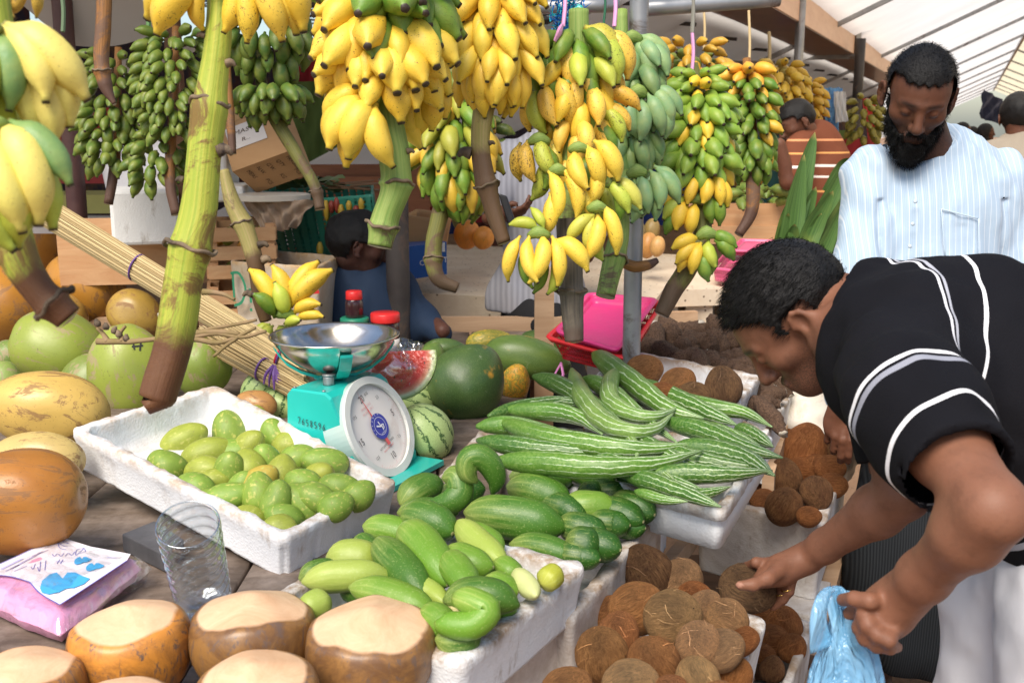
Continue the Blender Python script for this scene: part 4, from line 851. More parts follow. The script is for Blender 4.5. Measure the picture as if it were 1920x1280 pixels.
fan(b, 770, 150, 2.2, [(-62, 100, 5, 20, 0, YL, .9, 'fat'), (-48, 96, 0, 24, -10, YL, .9, 'fat'), (-110, 95, -5, 10, 20, YL2, .6, 'mid'), (-125, 110, -10, 5, 5, YL2, .5, 'mid'), (-95, 130, -14, -5, 5, YL2, .4, 'mid'), (-75, 110, -8, 8, 0, YL2, .7, 'fat')], 'fat')
stalk(b, [(725, -120, 2.16), (725, 60, 2.16), (722, 190, 2.16), (738, 290, 2.16), (742, 350, 2.16), (722, 410, 2.16), (712, 462, 2.16)], [24, 26, 28, 29, 27, 26, 23], 'green', (.66, .885), ((.50, 1, .4),), seed=3)
# 4 second yellow bunch
b = bunch(925, 80, 2.35, 'yellow banana bunch to the right of the huge one, with a crooked brown stalk')
rows(b, [(905, -60, 20, 12, 90, -5, YL, .6), (920, -25, 22, 13, 95, -18, YL, .7), (925, 10, 24, 14, 100, -28, lambda rs, az: jit(YL if rs.random() < .7 else YG, .07), .7), (925, 52, 26, 14, 100, -38, YL2, .6), (928, 95, 28, 14, 98, -48, YL2, .5), (922, 128, 26, 11, 84, -58, YL, .8)], 2.35, 'mid', 8)
stalk(b, [(905, -100, 2.36), (905, 60, 2.36), (908, 190, 2.36), (900, 260, 2.36), (906, 320, 2.36), (925, 395, 2.36), (945, 455, 2.36)], [20, 21, 21, 18, 19, 17, 13], 'browny', (.73,), ((.60, -1, 1.1), (.54, 1, .5)), seed=5)
# 5 green-yellow bunch behind
b = bunch(850, 280, 3.2, 'half ripe orange and green bunch hanging behind the two yellow ones')
mixg = lambda rs, az: jit(rs.choice([GR, GR, (.62, .40, .04), (.30, .32, .04)]), .1)
rows(b, [(850, 150, 18, 11, 62, -25, DGR, .2), (852, 185, 20, 12, 66, -30, mixg, .3), (852, 215, 24, 13, 74, -26, mixg, .4), (850, 250, 28, 14, 80, -28, mixg, .4), (850, 285, 28, 14, 80, -34, mixg, .4), (855, 318, 24, 12, 76, -45, mixg, .4), (868, 345, 18, 10, 66, -60, GR, .3)], 3.2, 'mid', 4)
stalk(b, [(850, 120, 3.22), (840, 330, 3.22), (825, 400, 3.22), (812, 470, 3.22), (820, 520, 3.22), (858, 540, 3.22)], [14, 16, 17, 15, 14, 10], 'olive', (.66,), seed=7)
# 6 centre bunch, ripe with black tips
b = bunch(1080, 250, 2.45, 'central bunch of long spotted ripe bananas in separate hands')
SPY = (.78, .50, .07); k1 = 1.5
fan(b, 1065, 85, 2.45, [(-100, 100, 10, -30, 10, GR, 1.0, 'mid'), (-93, 112, 20, 2, -10, SPY, k1, 'mid'), (-72, 110, 14, 22, 4, GR, .9, 'mid'), (-48, 110, 10, 45, -20, YG, k1, 'fat'), (-60, 96, -5, 60, -20, SPY, k1, 'fat'), (-130, 70, 0, -40, -18, GR, .5, 'mid'), (-30, 100, 5, 30, -34, (.50, .45, .05), k1, 'fat'), (-45, 108, 0, 70, -30, SPY, k1, 'mid'), (-110, 90, -10, -50, 10, GR, .5, 'mid')], 'mid')
fan(b, 1065, 160, 2.43, [(-96, 92, 12, -38, -6, SPY, k1, 'mid'), (-68, 98, 16, -20, -16, SPY, k1, 'mid'), (-74, 86, 10, 6, -20, SPY, 1.3, 'mid'), (-60, 80, 4, 22, -24, SPY, 1.5, 'mid'), (-95, 86, 0, -62, 10, YG, 1.2, 'mid'), (-110, 80, -5, -66, 10, SPY, 1.4, 'mid'), (-65, 70, -10, -10, 30, GR, .6, 'mid'), (-50, 90, -10, 12, 10, GR, .6, 'mid')], 'mid')
fan(b, 1105, 170, 2.46, [(-20, 76, 0, 12, -14, (.72, .36, .05), 1.6, 'mid'), (-10, 80, 4, 30, 0, (.74, .40, .05), 1.5, 'mid'), (-30, 70, 4, 10, -36, (.72, .34, .04), 1.8, 'mid'), (-40, 84, 6, 20, 30, YG, 1.8, 'mid'), (-60, 90, 4, 8, 45, SPY, 1.6, 'mid'), (-25, 75, 0, 26, 26, SPY, 1.6, 'mid')], 'mid')
fan(b, 1010, 265, 2.42, [(-100, 84, 8, -20, -2, SPY, 2.0, 'mid'), (-92, 84, 16, 6, -8, YG, 1.8, 'mid'), (-80, 84, 4, 18, 10, GR, 1.8, 'mid'), (-105, 78, -8, -34, 2, SPY, 2.2, 'mid'), (-75, 70, -12, 26, 5, (.55, .45, .06), 1.4, 'mid'), (-85, 90, -14, 8, 30, YG, 1.5, 'mid')], 'mid')
fan(b, 1085, 280, 2.36, [(-92, 88, 18, -6, 0, YL2, .9, 'mid'), (-64, 92, 16, 14, -8, YL2, 1.3, 'mid'), (-38, 96, 10, 26, -16, YL2, 1.0, 'mid'), (-80, 84, 4, 30, 28, YL2, 1.5, 'mid'), (-100, 76, -5, 0, 20, YG, .8, 'mid')], 'mid')
fan(b, 1045, 320, 2.36, [(-62, 104, 14, -18, 0, YL2, 1.1, 'slim'), (-52, 106, 12, 8, -4, YL2, 1.4, 'slim'), (-84, 90, 4, -14, 40, YL2, 1.5, 'mid'), (-40, 86, 0, 20, 20, YL2, 1.2, 'slim')], 'slim')
fan(b, 1130, 345, 2.38, [(-38, 80, 6, 4, -6, YG, 1.3, 'mid'), (-30, 84, 0, 16, -10, (.5, .5, .08), .8, 'mid'), (-58, 76, -4, 18, 0, GR, .6, 'mid'), (-20, 60, -10, 14, -10, YG, .5, 'mid')], 'mid')
fan(b, 1120, 390, 2.34, [(-60, 106, 10, 8, -8, YL2, 1.2, 'slim'), (-88, 92, 8, 0, 10, YL2, .8, 'mid'), (-108, 76, 4, -6, 12, (.55, .52, .07), .8, 'mid'), (-150, 78, 8, -4, 12, (.5, .5, .07), .7, 'mid'), (-98, 76, -10, 0, 30, YG, .8, 'mid')], 'mid')
stalk(b, [(1085, 20, 2.47), (1085, 140, 2.47), (1078, 240, 2.47), (1072, 330, 2.47), (1070, 420, 2.47)], [18, 20, 26, 24, 24], 'green', seed=2, cutend=False)
mx6 = lambda rs, az: jit(rs.choice([YG, GR, SPY, YL]), .1)
rows(b, [(1078, 70, 22, 9, 92, -30, GR, .6), (1085, 120, 26, 10, 88, -38, mx6, .8), (1080, 175, 26, 10, 88, -48, mx6, .9), (1085, 235, 24, 9, 84, -50, mx6, .8), (1095, 300, 22, 8, 80, -55, mx6, .8), (1100, 355, 20, 7, 80, -62, YG, .8)], 2.47, 'mid', 66)
# its lower hand and dark stalk end
fan(b, 1010, 440, 2.33, [(-100, 100, 16, -16, 0, YL2, .8, 'slim'), (-82, 104, 20, 4, -2, YL2, .8, 'slim'), (-70, 100, 16, 24, 2, YL2, 1.0, 'slim'), (-22, 92, 10, 28, 10, YL2, .9, 'mid'), (-118, 96, 8, -34, 2, YL2, .8, 'slim'), (-100, 84, -8, -22, 22, GR, .6, 'slim'), (-72, 90, -8, 26, 30, YG, .8, 'slim'), (-84, 90, -12, 5, 30, GR, .6, 'slim'), (150, 60, 0, 0, -10, YG, .4, 'mid'), (110, 52, 0, 10, -10, YG, .4, 'mid')], 'slim')
stalk(b, [(1068, 410, 2.42), (1070, 500, 2.42), (1072, 560, 2.42), (1076, 640, 2.42)], [24, 22, 22, 17], 'dark', (.60,), seed=9)
# 7 blue-green bunch
b = bunch(1205, 180, 2.7, 'unripe blue-green bananas hanging in front of the steel pole')
BL = (.18, .33, .15)
fan(b, 1185, 75, 2.75, [(-50, 78, 5, 0, 0, BL, .3, 'mid'), (-25, 84, 0, 10, -8, BL, .3, 'mid'), (-80, 76, 10, -4, 12, BL, .3, 'mid'), (-65, 84, 10, 16, 10, BL, .3, 'mid'), (-45, 80, 10, 28, 4, BL, .3, 'mid'), (-60, 70, 0, 40, 20, BL, .3, 'mid'), (-70, 76, -10, 20, 40, (.10, .2, .08), .3, 'mid')], 'mid')
fan(b, 1195, 175, 2.72, [(-95, 80, 5, -12, 10, BL, .3, 'mid'), (-78, 84, 12, 6, 10, BL, .3, 'mid'), (-62, 88, 12, 18, 0, BL, .3, 'mid'), (-42, 84, 8, 24, -8, BL, .3, 'mid'), (-30, 80, 0, 30, -14, BL, .3, 'mid'), (-60, 76, 0, 40, 14, BL, .3, 'mid')], 'mid')
fan(b, 1185, 240, 2.76, [(-60, 84, 0, 10, 0, (.12, .25, .10), .3, 'mid'), (-75, 84, 0, 0, 0, (.12, .25, .10), .3, 'mid'), (-45, 76, 0, 20, -4, (.13, .26, .10), .3, 'mid'), (-95, 90, 0, -20, 20, (.14, .27, .07), .3, 'mid'), (-88, 90, 0, -35, 10, (.14, .27, .07), .3, 'mid')], 'mid')
fan(b, 1195, 325, 2.66, [(-72, 78, 14, 4, 2, BL, .3, 'mid'), (-58, 82, 14, 22, -6, BL, .3, 'mid'), (-46, 84, 10, 34, -10, BL, .3, 'mid'), (-95, 72, 4, -10, 12, BL, .3, 'mid'), (-82, 76, -4, 0, 20, BL, .3, 'mid'), (-65, 80, -4, 20, 14, BL, .3, 'mid'), (-38, 84, 0, 30, -14, BL, .3, 'mid')], 'mid')
rows(b, [(1190, 85, 14, 8, 72, -40, BL, .3), (1192, 130, 16, 9, 76, -50, (.13, .26, .10), .3), (1192, 200, 16, 9, 78, -55, BL, .3), (1190, 260, 16, 8, 80, -62, (.13, .26, .10), .3), (1190, 330, 14, 8, 74, -62, BL, .3)], 2.78, 'mid', 67)
stalk(b, [(1165, 20, 2.80), (1168, 250, 2.78), (1162, 420, 2.74), (1155, 470, 2.72), (1135, 555, 2.70)], [12, 14, 18, 20, 18], 'green', (.80,), seed=6)
# 8 long green bunch on pink ribbon
b = bunch(1300, 320, 3.0, 'long densely packed green bunch with yellow lower hands, hung on a pink ribbon')
gy = lambda rs, az: jit((.17, .31, .035) if rs.random() < .9 else YL, .09)
gl = lambda rs, az: jit(YL if math.cos(az) < .1 and rs.random() < .75 else (.17, .31, .035), .08)
rows(b, [(1310, 150, 10, 8, 46, 20, gy, .2), (1310, 170, 16, 12, 54, 0, gy, .2), (1312, 192, 20, 13, 60, -10, gy, .2), (1312, 216, 22, 13, 62, -18, gl, .3), (1312, 242, 24, 13, 62, -24, gy, .2), (1308, 270, 26, 13, 64, -28, gy, .2), (1305, 297, 28, 13, 66, -30, gy, .2)], 3.0, 'green', 12)
fan(b, 1330, 325, 2.95, [(-120, 62, 14, -20, 4, YL, .6, 'fat'), (-90, 60, 20, -4, 4, YL, .6, 'fat'), (-70, 66, 14, 8, 0, YL, 1.0, 'fat'), (-150, 60, 10, -30, 0, YL, .5, 'fat'), (-55, 60, 5, 12, 10, YL, .8, 'fat'), (-100, 60, 0, 4, 36, GR, .4, 'fat'), (-75, 60, 0, 12, 40, GR, .4, 'fat')], 'fat')
fan(b, 1300, 375, 2.97, [(-125, 66, 14, -10, 0, YL, .6, 'fat'), (-150, 66, 6, -10, -6, YG, .5, 'fat'), (-105, 66, 14, 4, 4, YL, .5, 'fat'), (-165, 62, 0, -14, -16, YL, .5, 'fat'), (-140, 60, 0, -18, 18, GR, .5, 'fat')], 'fat')
fan(b, 1325, 440, 2.92, [(-170, 60, 10, -14, 6, YL, .8, 'fat'), (-150, 62, 10, -14, 16, YL, .6, 'fat'), (-115, 66, 12, -10, 14, YL, .6, 'fat'), (-95, 56, 8, 4, 10, YG, .5, 'fat'), (-10, 58, 5, 6, 0, GR, .4, 'fat'), (-30, 56, 4, 14, 10, GR, .4, 'fat'), (-100, 60, 0, -2, 30, (.15, .3, .04), .3, 'fat'), (-75, 56, 0, 4, 20, GR, .3, 'fat'), (-130, 60, 0, -24, 20, YL, .7, 'fat')], 'fat')
stalk(b, [(1298, 120, 3.02), (1310, 200, 3.02), (1318, 420, 3.0), (1290, 500, 2.98), (1262, 545, 2.98), (1240, 590, 2.98)], [10, 16, 16, 18, 17, 14], 'olive', seed=8)
# 9 green bunch further right
b = bunch(1405, 220, 4.0, 'green bunch with orange upper bananas between the long green one and the stooping customer')
go = lambda rs, az: jit((.62, .36, .03) if rs.random() < .16 else (.09, .20, .022), .1)
rows(b, [(1400, 138, 10, 10, 50, 5, OR_, .4), (1405, 160, 16, 11, 46, -12, go, .3), (1408, 185, 18, 12, 46, -18, go, .3), (1408, 210, 18, 12, 46, -24, go, .3), (1410, 236, 20, 12, 46, -30, go, .3), (1410, 268, 16, 10, 50, -50, go, .3), (1412, 296, 14, 9, 48, -50, go, .3)], 4.0, 'green', 21)
stalk(b, [(1400, 110, 4.0), (1408, 250, 4.0), (1412, 350, 4.0), (1408, 400, 4.0), (1385, 440, 4.0)], [8, 12, 14, 12, 9], 'brown', seed=4, sm=30)
# background bunches : one row set each, seen small
def small(px, d, top, bot, rp, n, L, col, label, k='green', el=2, seed=0, stem=None, lean=0, a=.3, stemmat='brown'):
    b = bunch((px), (top + bot) / 2, d, label); L *= 1.2; nr = max(3, int((bot - top) / (L * .36))); R = []
    for i in range(nr):
        f = i / (nr - 1); w = math.sin(math.pi * (.22 + .58 * f)); R.append((px + lean * f, top + (bot - top) * f, rp * w * .72, max(5, min(int(n * w), int(99 / nr))), L, el - 12 - 20 * f + (25 if i == 0 else 0), col, a))
    rows(b, R, d, 'fat', seed, (-5, 185), 1.12)
    if stem: stalk(b, stem, [7, 9, 10, 9, 7][:max(3, len(stem))], stemmat, seed=seed, sm=24, n=10)
    return b
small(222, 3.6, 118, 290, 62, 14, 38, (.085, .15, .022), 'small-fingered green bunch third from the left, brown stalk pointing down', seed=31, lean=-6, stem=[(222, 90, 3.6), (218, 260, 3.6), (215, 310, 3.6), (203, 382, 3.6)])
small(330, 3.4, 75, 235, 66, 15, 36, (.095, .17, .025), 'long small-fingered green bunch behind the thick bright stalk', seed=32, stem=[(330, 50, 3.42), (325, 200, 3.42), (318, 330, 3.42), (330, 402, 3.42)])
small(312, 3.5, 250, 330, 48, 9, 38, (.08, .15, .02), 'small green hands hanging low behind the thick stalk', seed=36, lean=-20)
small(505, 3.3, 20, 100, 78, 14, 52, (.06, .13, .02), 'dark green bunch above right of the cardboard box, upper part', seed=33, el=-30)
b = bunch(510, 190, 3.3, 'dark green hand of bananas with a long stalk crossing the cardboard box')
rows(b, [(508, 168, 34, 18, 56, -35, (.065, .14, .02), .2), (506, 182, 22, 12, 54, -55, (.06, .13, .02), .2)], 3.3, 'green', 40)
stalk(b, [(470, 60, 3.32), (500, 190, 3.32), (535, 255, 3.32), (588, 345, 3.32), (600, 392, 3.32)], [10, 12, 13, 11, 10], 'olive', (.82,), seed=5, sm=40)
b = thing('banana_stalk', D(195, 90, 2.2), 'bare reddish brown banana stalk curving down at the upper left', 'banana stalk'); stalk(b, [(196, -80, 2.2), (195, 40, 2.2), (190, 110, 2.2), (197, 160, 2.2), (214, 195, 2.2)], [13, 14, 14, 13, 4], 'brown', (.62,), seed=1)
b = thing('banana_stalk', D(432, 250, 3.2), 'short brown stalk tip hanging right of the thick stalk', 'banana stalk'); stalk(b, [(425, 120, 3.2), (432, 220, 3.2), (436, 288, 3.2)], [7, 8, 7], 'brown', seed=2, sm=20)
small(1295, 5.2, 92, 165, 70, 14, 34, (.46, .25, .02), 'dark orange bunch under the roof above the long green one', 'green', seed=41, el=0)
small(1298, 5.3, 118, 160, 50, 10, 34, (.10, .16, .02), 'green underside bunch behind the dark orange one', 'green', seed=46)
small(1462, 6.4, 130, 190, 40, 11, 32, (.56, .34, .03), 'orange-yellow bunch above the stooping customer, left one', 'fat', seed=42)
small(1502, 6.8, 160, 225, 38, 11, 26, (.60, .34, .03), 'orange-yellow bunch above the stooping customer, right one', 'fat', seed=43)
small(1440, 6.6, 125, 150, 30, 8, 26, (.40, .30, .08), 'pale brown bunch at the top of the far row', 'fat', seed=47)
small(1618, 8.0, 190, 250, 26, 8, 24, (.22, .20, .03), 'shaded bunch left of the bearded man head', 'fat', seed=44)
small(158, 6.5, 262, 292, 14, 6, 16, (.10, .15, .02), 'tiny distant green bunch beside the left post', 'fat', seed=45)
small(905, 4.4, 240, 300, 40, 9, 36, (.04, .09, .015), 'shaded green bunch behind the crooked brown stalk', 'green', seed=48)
# leaning stalk with a bunch lying at the back of the table
b = thing('banana_bunch', D(520, 590, 3.3), 'small yellow and green banana bunch lying on the table end of a leaning stalk', 'banana bunch')
stalk(b, [(420, 320, 3.25), (436, 380, 3.25), (460, 430, 3.25), (478, 490, 3.25), (488, 560, 3.28), (498, 600, 3.3)], [10, 16, 18, 16, 15, 12], 'browny', (.36,), ((.60, 1, 1.0), (.78, -1, .9), (.52, 1, .8)), seed=11)
fan(b, 535, 590, 3.2, [(70, 100, 5, 10, -20, YL, .8, 'mid'), (55, 110, 8, 10, -14, YL, .9, 'mid'), (90, 90, 5, 0, -10, YL, .8, 'mid'), (105, 96, 5, -20, -10, YL, .6, 'mid'), (40, 66, 15, 14, 0, YL, .9, 'mid'), (20, 60, 15, 20, 8, YL, .9, 'mid'), (110, 66, 25, -20, 6, GR, .4, 'fat'), (85, 70, 25, -4, 4, YG, .4, 'fat'), (30, 50, 40, 0, 20, YG, .5, 'fat')], 'mid')
rows(b, [(520, 612, 12, 9, 48, -40, (.30, .38, .05), .6), (490, 640, 14, 9, 50, -50, (.15, .28, .04), .3), (505, 665, 12, 8, 50, -55, (.14, .27, .04), .3)], 3.28, 'fat', 51)
# single brown dried stalk end in front of the pole
b = thing('banana_stalk', D(1200, 495, 2.85), 'dried brown banana stalk end curling right of the green cut stem', 'banana stalk'); stalk(b, [(1165, 490, 2.85), (1190, 500, 2.85), (1215, 497, 2.85), (1232, 488, 2.85)], [10, 11, 10, 6], 'brown', seed=12, sm=20)
# ribbons and strings
PINK = plain('pink_ribbon', (.75, .35, .60), .4); STR = plain('jute_string', (.55, .42, .22), .8)
def ribbon(a, b_, w, mat, lab, nm='ribbon'):
    m = MB(); P = spline([a, (Vector(a) + Vector(b_)) / 2 + Vector((.004, 0, 0)), b_], 12); m.tube([Vector(p) for p in P], w, 6, m=12); o = m.obj(nm, mat, lab, nm); return o
ribbon(D(1057, -40, 2.4), D(1056, 50, 2.4), .0045, PINK, 'pink ribbon holding the central bunch')
m = MB(); P = [D(1056, 45, 2.4), D(1050, 58, 2.38), D(1040, 78, 2.38)]; m.tube(P, [.004, .012, .006], 8, m=10, flat=.4); m.obj('ribbon_tail', PINK, 'knotted tail of the pink ribbon over the central bunch', 'ribbon')
ribbon(D(1151, -30, 2.6), D(1152, 50, 2.6), .005, PINK, 'pink ribbon left of the steel pole top')
ribbon(D(1298, 60, 3.0), D(1297, 140, 3.0), .005, PINK, 'pink ribbon on the long green bunch')
ribbon(D(1297, -30, 3.0), D(1298, 62, 3.0), .006, plain('grey_rope', (.25, .24, .2), .8), 'grey rope above the pink ribbon of the long green bunch')
ribbon(D(1132, -30, 2.62), D(1132, 45, 2.62), .003, plain('green_twine', (.02, .12, .06), .8), 'green twine left of the steel pole')
ribbon(D(1404, 20, 4.0), D(1404, 140, 4.0), .005, STR, 'jute string holding the green and orange bunch')
ribbon(D(275, -40, 3.4), D(278, 60, 3.4), .008, plain('green_strap', (.14, .30, .10), .7), 'green strap over the long small-fingered bunch')
ribbon(D(1442, 60, 6.5), D(1442, 130, 6.5), .01, STR, 'string above the far pale brown bunch')
ribbon(D(1320, 20, 5.2), D(1320, 95, 5.2), .006, STR, 'string above the dark orange bunch')
ribbon(D(115, -20, 3.3), D(118, 60, 3.3), .007, plain('dull_cord', (.12, .18, .10), .8), 'dull green cord beside the left post')
# ================================================================ market structure behind
def canvas(name, c, em=.55, rough=.8):
    t = NT(name); n = t.noise(t.obj(), 1.1, 5); col = t.mix(t.step(n, .3, .7), c, tuple(x * .86 for x in c))
    t.bump(t.noise(t.vec(t.obj(), (1, 3, 1)), 1.6, 4), .5, .06)
    df = t.n('BsdfDiffuse', {'Color': col}); tl = t.n('BsdfTranslucent', {'Color': col}); mx = t.n('MixShader', {0: em, 1: df, 2: tl}); t.t.links.new(mx, t.out.inputs[0]); return t.m
TENT = canvas('tent_canvas', (.93, .91, .87), .70); TENT_C = canvas('tent_canvas_cream', (.94, .84, .60), .72); TARP = canvas('grey_tarpaulin', (.62, .58, .52), .42); TARP_D = canvas('dim_tarpaulin', (.40, .41, .42), .25)
def sheet(P00, P10, P01, P11, nx, ny, mat, nm, sag=0, thick=.004, parent=None):
    P00, P10, P01, P11 = map(Vector, (P00, P10, P01, P11)); V = []
    for j in range(ny + 1):
        for i in range(nx + 1):
            s, t_ = i / nx, j / ny; v = (P00 * (1 - s) + P10 * s) * (1 - t_) + (P01 * (1 - s) + P11 * s) * t_; v.z -= sag * math.sin(math.pi * s) * (.6 + .4 * math.cos(t_ * ny * 1.1)); V.append(v)
    k = len(V); w = nx + 1; F = [(j * w + i, j * w + i + 1, (j + 1) * w + i + 1, (j + 1) * w + i) for j in range(ny) for i in range(nx)]
    me = mesh(nm, V, F, mat, True); return link(nm, me, parent)
# long white tent over the aisle, aligned with the aisle direction AX
tent = thing('tent', AB(18, .8, 0), 'long white tent roof with a cream far slope over the aisle', 'tent')
RZ, RB = 3.5, .86
for i in range(12):
    a0, a1 = 5.6 + i * 5.2, 5.6 + (i + 1) * 5.2
    sheet(AB(a0, RB, RZ), AB(a0, -5.6, RZ - .47 * 6.4), AB(a1, RB, RZ), AB(a1, -5.6, RZ - .47 * 6.4), 10, 4, TENT, 'roof_panel', .05, parent=tent)
    sheet(AB(a0, RB, RZ), AB(a0, RB + 4.2, RZ - 1.75), AB(a1, RB, RZ), AB(a1, RB + 4.2, RZ - 1.75), 10, 4, TENT_C, 'cream_panel', .05, parent=tent)
    m = MB(); m.bar(AB(a0, RB, RZ - .03), AB(a0, -2.2, RZ - .47 * 3.06 - .03), .05, .05); m.bar(AB(a0, RB, RZ - .03), AB(a0, RB + 4.2, RZ - 1.78), .05, .05); m.part('rafter', STEEL, tent)
m = MB(); m.bar(AB(5.6, RB, RZ - .05), AB(68, RB, RZ - .05), .06, .06); m.part('ridge_pole', STEEL, tent)
# fascia of the stall row : peach board over a brown soffit, weathered planks above
t = NT('peach_board'); n = t.noise(t.vec(t.obj(), (1, 1, 6)), 2.5, 6, .7); col = t.mix(t.step(n, .35, .7), (.84, .58, .42), (.72, .46, .32)); t.bump(n, .2, .01); PEACH = t.done(col, .5, .4)
t = NT('brown_soffit'); n = t.noise(t.obj(), 3.0, 7, .7, 1.5); col = t.mix(t.step(n, .3, .7), (.11, .045, .022), (.26, .12, .05)); t.bump(n, .1, .01); SOFF = t.done(col, .32, .5, coat=.2)
t = NT('weathered_planks'); v = t.obj(); w = t.n('TexWave', {'Vector': t.vec(v, (1, 1, 1)), 'Scale': 2.0, 'Distortion': 1.5, 'Detail': 2.0}, 1, wave_type='BANDS'); col = t.mix(t.step(t.noise(v, 7, 6, .7), .3, .7), (.42, .36, .28), (.56, .47, .36)); t.bump(w, .3, .01); WPL = t.done(col, .8, .2)
fas = thing('stall_canopy', AB(7.4, -1.3, 2.2), 'boxed canopy edge with peach fascia board and brown soffit above the stall row', 'canopy')
m = MB(); m.box(AB(17, -1.262, 2.46), .02, 21.4, .32, X=BX, Y=AX); m.part('fascia_board', PEACH, fas)
m = MB(); m.box(AB(17, -1.46, 2.30), .40, 21.4, .015, X=BX, Y=AX); m.box(AB(6.31, -1.46, 2.46), .40, .015, .32, X=BX, Y=AX); m.part('soffit', SOFF, fas)
m = MB(); m.box(AB(17, -1.275, 2.76), .03, 21.4, .26, X=BX, Y=AX); m.part('plank_band', WPL, fas)
m = MB(); m.bar(AB(12.4, -1.22, 3.0), AB(12.4, -1.22, 2.28), .05, .05); m.bar(AB(12.4, -1.22, 2.27), AB(12.4, -2.4, 2.27), .05, .05); m.part('pipe_bracket', STEEL, fas)
m = MB(); m.box(AB(17, -1.67, 2.46), .02, 21.4, .32, X=BX, Y=AX); m.part('inner_board', WOOD_D, fas)
# big roof over the stalls at the left
roof = thing('stall_roof', (-2, 6, 2.6), 'low grey tarpaulin roof on thin steel trusses over the stalls', 'roof')
def rz(b): return 2.36 + (-1.7 - b) * .16
sheet(AB(2.3, -1.75, 2.42), AB(2.3, -9.5, 3.3), AB(26, -1.75, 2.42), AB(26, -9.5, 3.3), 12, 8, TARP_D, 'tarpaulin', .06, parent=roof)
for i in range(12):
    a = 3.2 + i * 1.35; m = MB(); m.bar(AB(a, -1.75, 2.36), AB(a, -9.4, 3.23), .03, .03); m.bar(AB(a, -1.75, 2.20), AB(a, -9.4, 3.05), .025, .025)
    for k in range(12): b0 = -1.8 - k * .6; m.bar(AB(a, b0, 2.35 + (-b0 - 1.75) * .113), AB(a, b0 - .6, 2.20 + (-b0 - 1.15) * .113), .015, .015)
    m.part('truss', STEEL_D, roof)
for k in range(7):
    b0 = -2.2 - k * 1.1; m = MB(); m.bar(AB(3.1, b0, 2.40 + (-b0 - 1.75) * .113), AB(20, b0, 2.40 + (-b0 - 1.75) * .113), .03, .03); m.part('purlin', STEEL, roof)
for s, (a, b_, c, d_) in enumerate([((-40, -60, 4.2), (235, -60, 4.2), (130, 85, 4.4), (300, 60, 4.4)), ((215, 105, 5.0), (330, 95, 4.9), (235, 150, 5.0), (420, 60, 4.6))]):
    o = sheet(D(*a), D(*b_), D(*c), D(*d_), 8, 6, TARP, 'awning_flap', .03); tag(o, ['pale tarpaulin flap hanging at the top left', 'off-white tarpaulin strip under the roof behind the small green bunches'][s], 'tarpaulin')
# posts and rails
def post(a, b_, w, mat, lab, nm='steel_post', rnd=True):
    m = MB()
    if rnd: m.tube([Vector(a), Vector(b_)], w / 2, 16, m=6)
    else: m.bar(a, b_, w, w)
    return m.obj(nm, mat, lab, 'post', smooth=rnd)
p = D(1186, 560, 2.95); post((p.x, p.y, .1), (p.x, p.y, 2.5), PX(34, 2.95), STEEL, 'grey steel pole rising behind the pink tray')
p = D(747, 560, 3.9); post((p.x, p.y, 0), (p.x, p.y, 2.6), PX(44, 3.9), STEEL_D, 'dark steel pole beside the seated man')
p = D(133, 300, 4.4); post((p.x, p.y, 0), (p.x + .02, p.y, 2.7), PX(36, 4.4), mottled('maroon_post', (.07, .03, .03), (.12, .06, .05), 8, .5), 'dark maroon post at the far left')
p = D(343, 380, 4.0); post((p.x, p.y, 0), (p.x, p.y, 2.5), .05, WOOD_D, 'thin dark wooden post behind the small green bunches', 'wooden_post', False)
p = D(1020, 600, 3.6); post((p.x, p.y, .2), (p.x, p.y, D(1020, 500, 3.6).z), PX(36, 3.6), WOOD_L, 'short raw timber post below the yellow hand of bananas', 'wooden_post', False)
p = D(1600, 300, 11); post((p.x, p.y, 0), (p.x, p.y, 2.4), .10, STEEL_D, 'dark post between the far stalls', 'steel_post')
p = D(1495, 150, 8.0); post((p.x, p.y, 0), (p.x, p.y, 2.5), .07, STEEL, 'grey post behind the orange-yellow bunches', 'steel_post')
m = MB(); m.tube([D(860, 20, 3.0), D(1010, 14, 3.0), D(1160, 10, 3.0)], .02, 12, m=6); m.obj('rail', STEEL, 'horizontal steel pipe left of the pole top', 'rail', smooth=True)
m = MB(); m.tube([D(1195, 18, 3.0), D(1460, -2, 3.05)], .022, 12, m=6); m.obj('rail', STEEL, 'horizontal steel pipe carrying the long green bunch', 'rail', smooth=True)
m = MB(); m.tube([D(-60, -30, 2.3), D(960, -45, 2.4)], .02, 10, m=6); m.obj('rail', STEEL, 'steel pipe above the hanging yellow bunches', 'rail', smooth=True)
# concrete counter
t = NT('speckled_concrete'); o = t.obj(); col = t.mix(t.step(t.noise(o, 4, 7, .7), .3, .7), (.60, .47, .33), (.74, .64, .50)); col = t.mix(t.step(t.n('TexVoronoi', {'Vector': o, 'Scale': 28.0}, 0), .17, .12), col, (.16, .11, .07)); t.bump(t.noise(o, 40, 6, .7), .4, .006); CONC = t.done(col, .7, .3)
ct = thing('market_counter', D(1000, 560, 4.9), 'concrete-topped counter with a pitted pale edge behind the stall', 'counter')
c4 = [PZ(705, 545, .80), PZ(1222, 572, .80), PZ(1290, 478, .80), PZ(760, 455, .80)]
V = [tuple(c) for c in c4] + [tuple(c - Vector((0, 0, .11))) for c in c4]; me = mesh('counter_top', V, [(0, 1, 2, 3), (7, 6, 5, 4), (0, 4, 5, 1), (1, 5, 6, 2), (2, 6, 7, 3), (3, 7, 4, 0)], CONC, False); link('counter_top', me, ct)
m = MB(); m.bar(c4[0] - Vector((0, -.05, .17)), c4[1] - Vector((0.05, -.05, .17)), .05, .11); m.part('apron', WOOD_R, ct)
m = MB(); m.bar(c4[1] - Vector((.08, -.10, .18)), c4[2] - Vector((.08, -.1, .18)), .05, .10); m.part('side_apron', WOOD_L, ct)
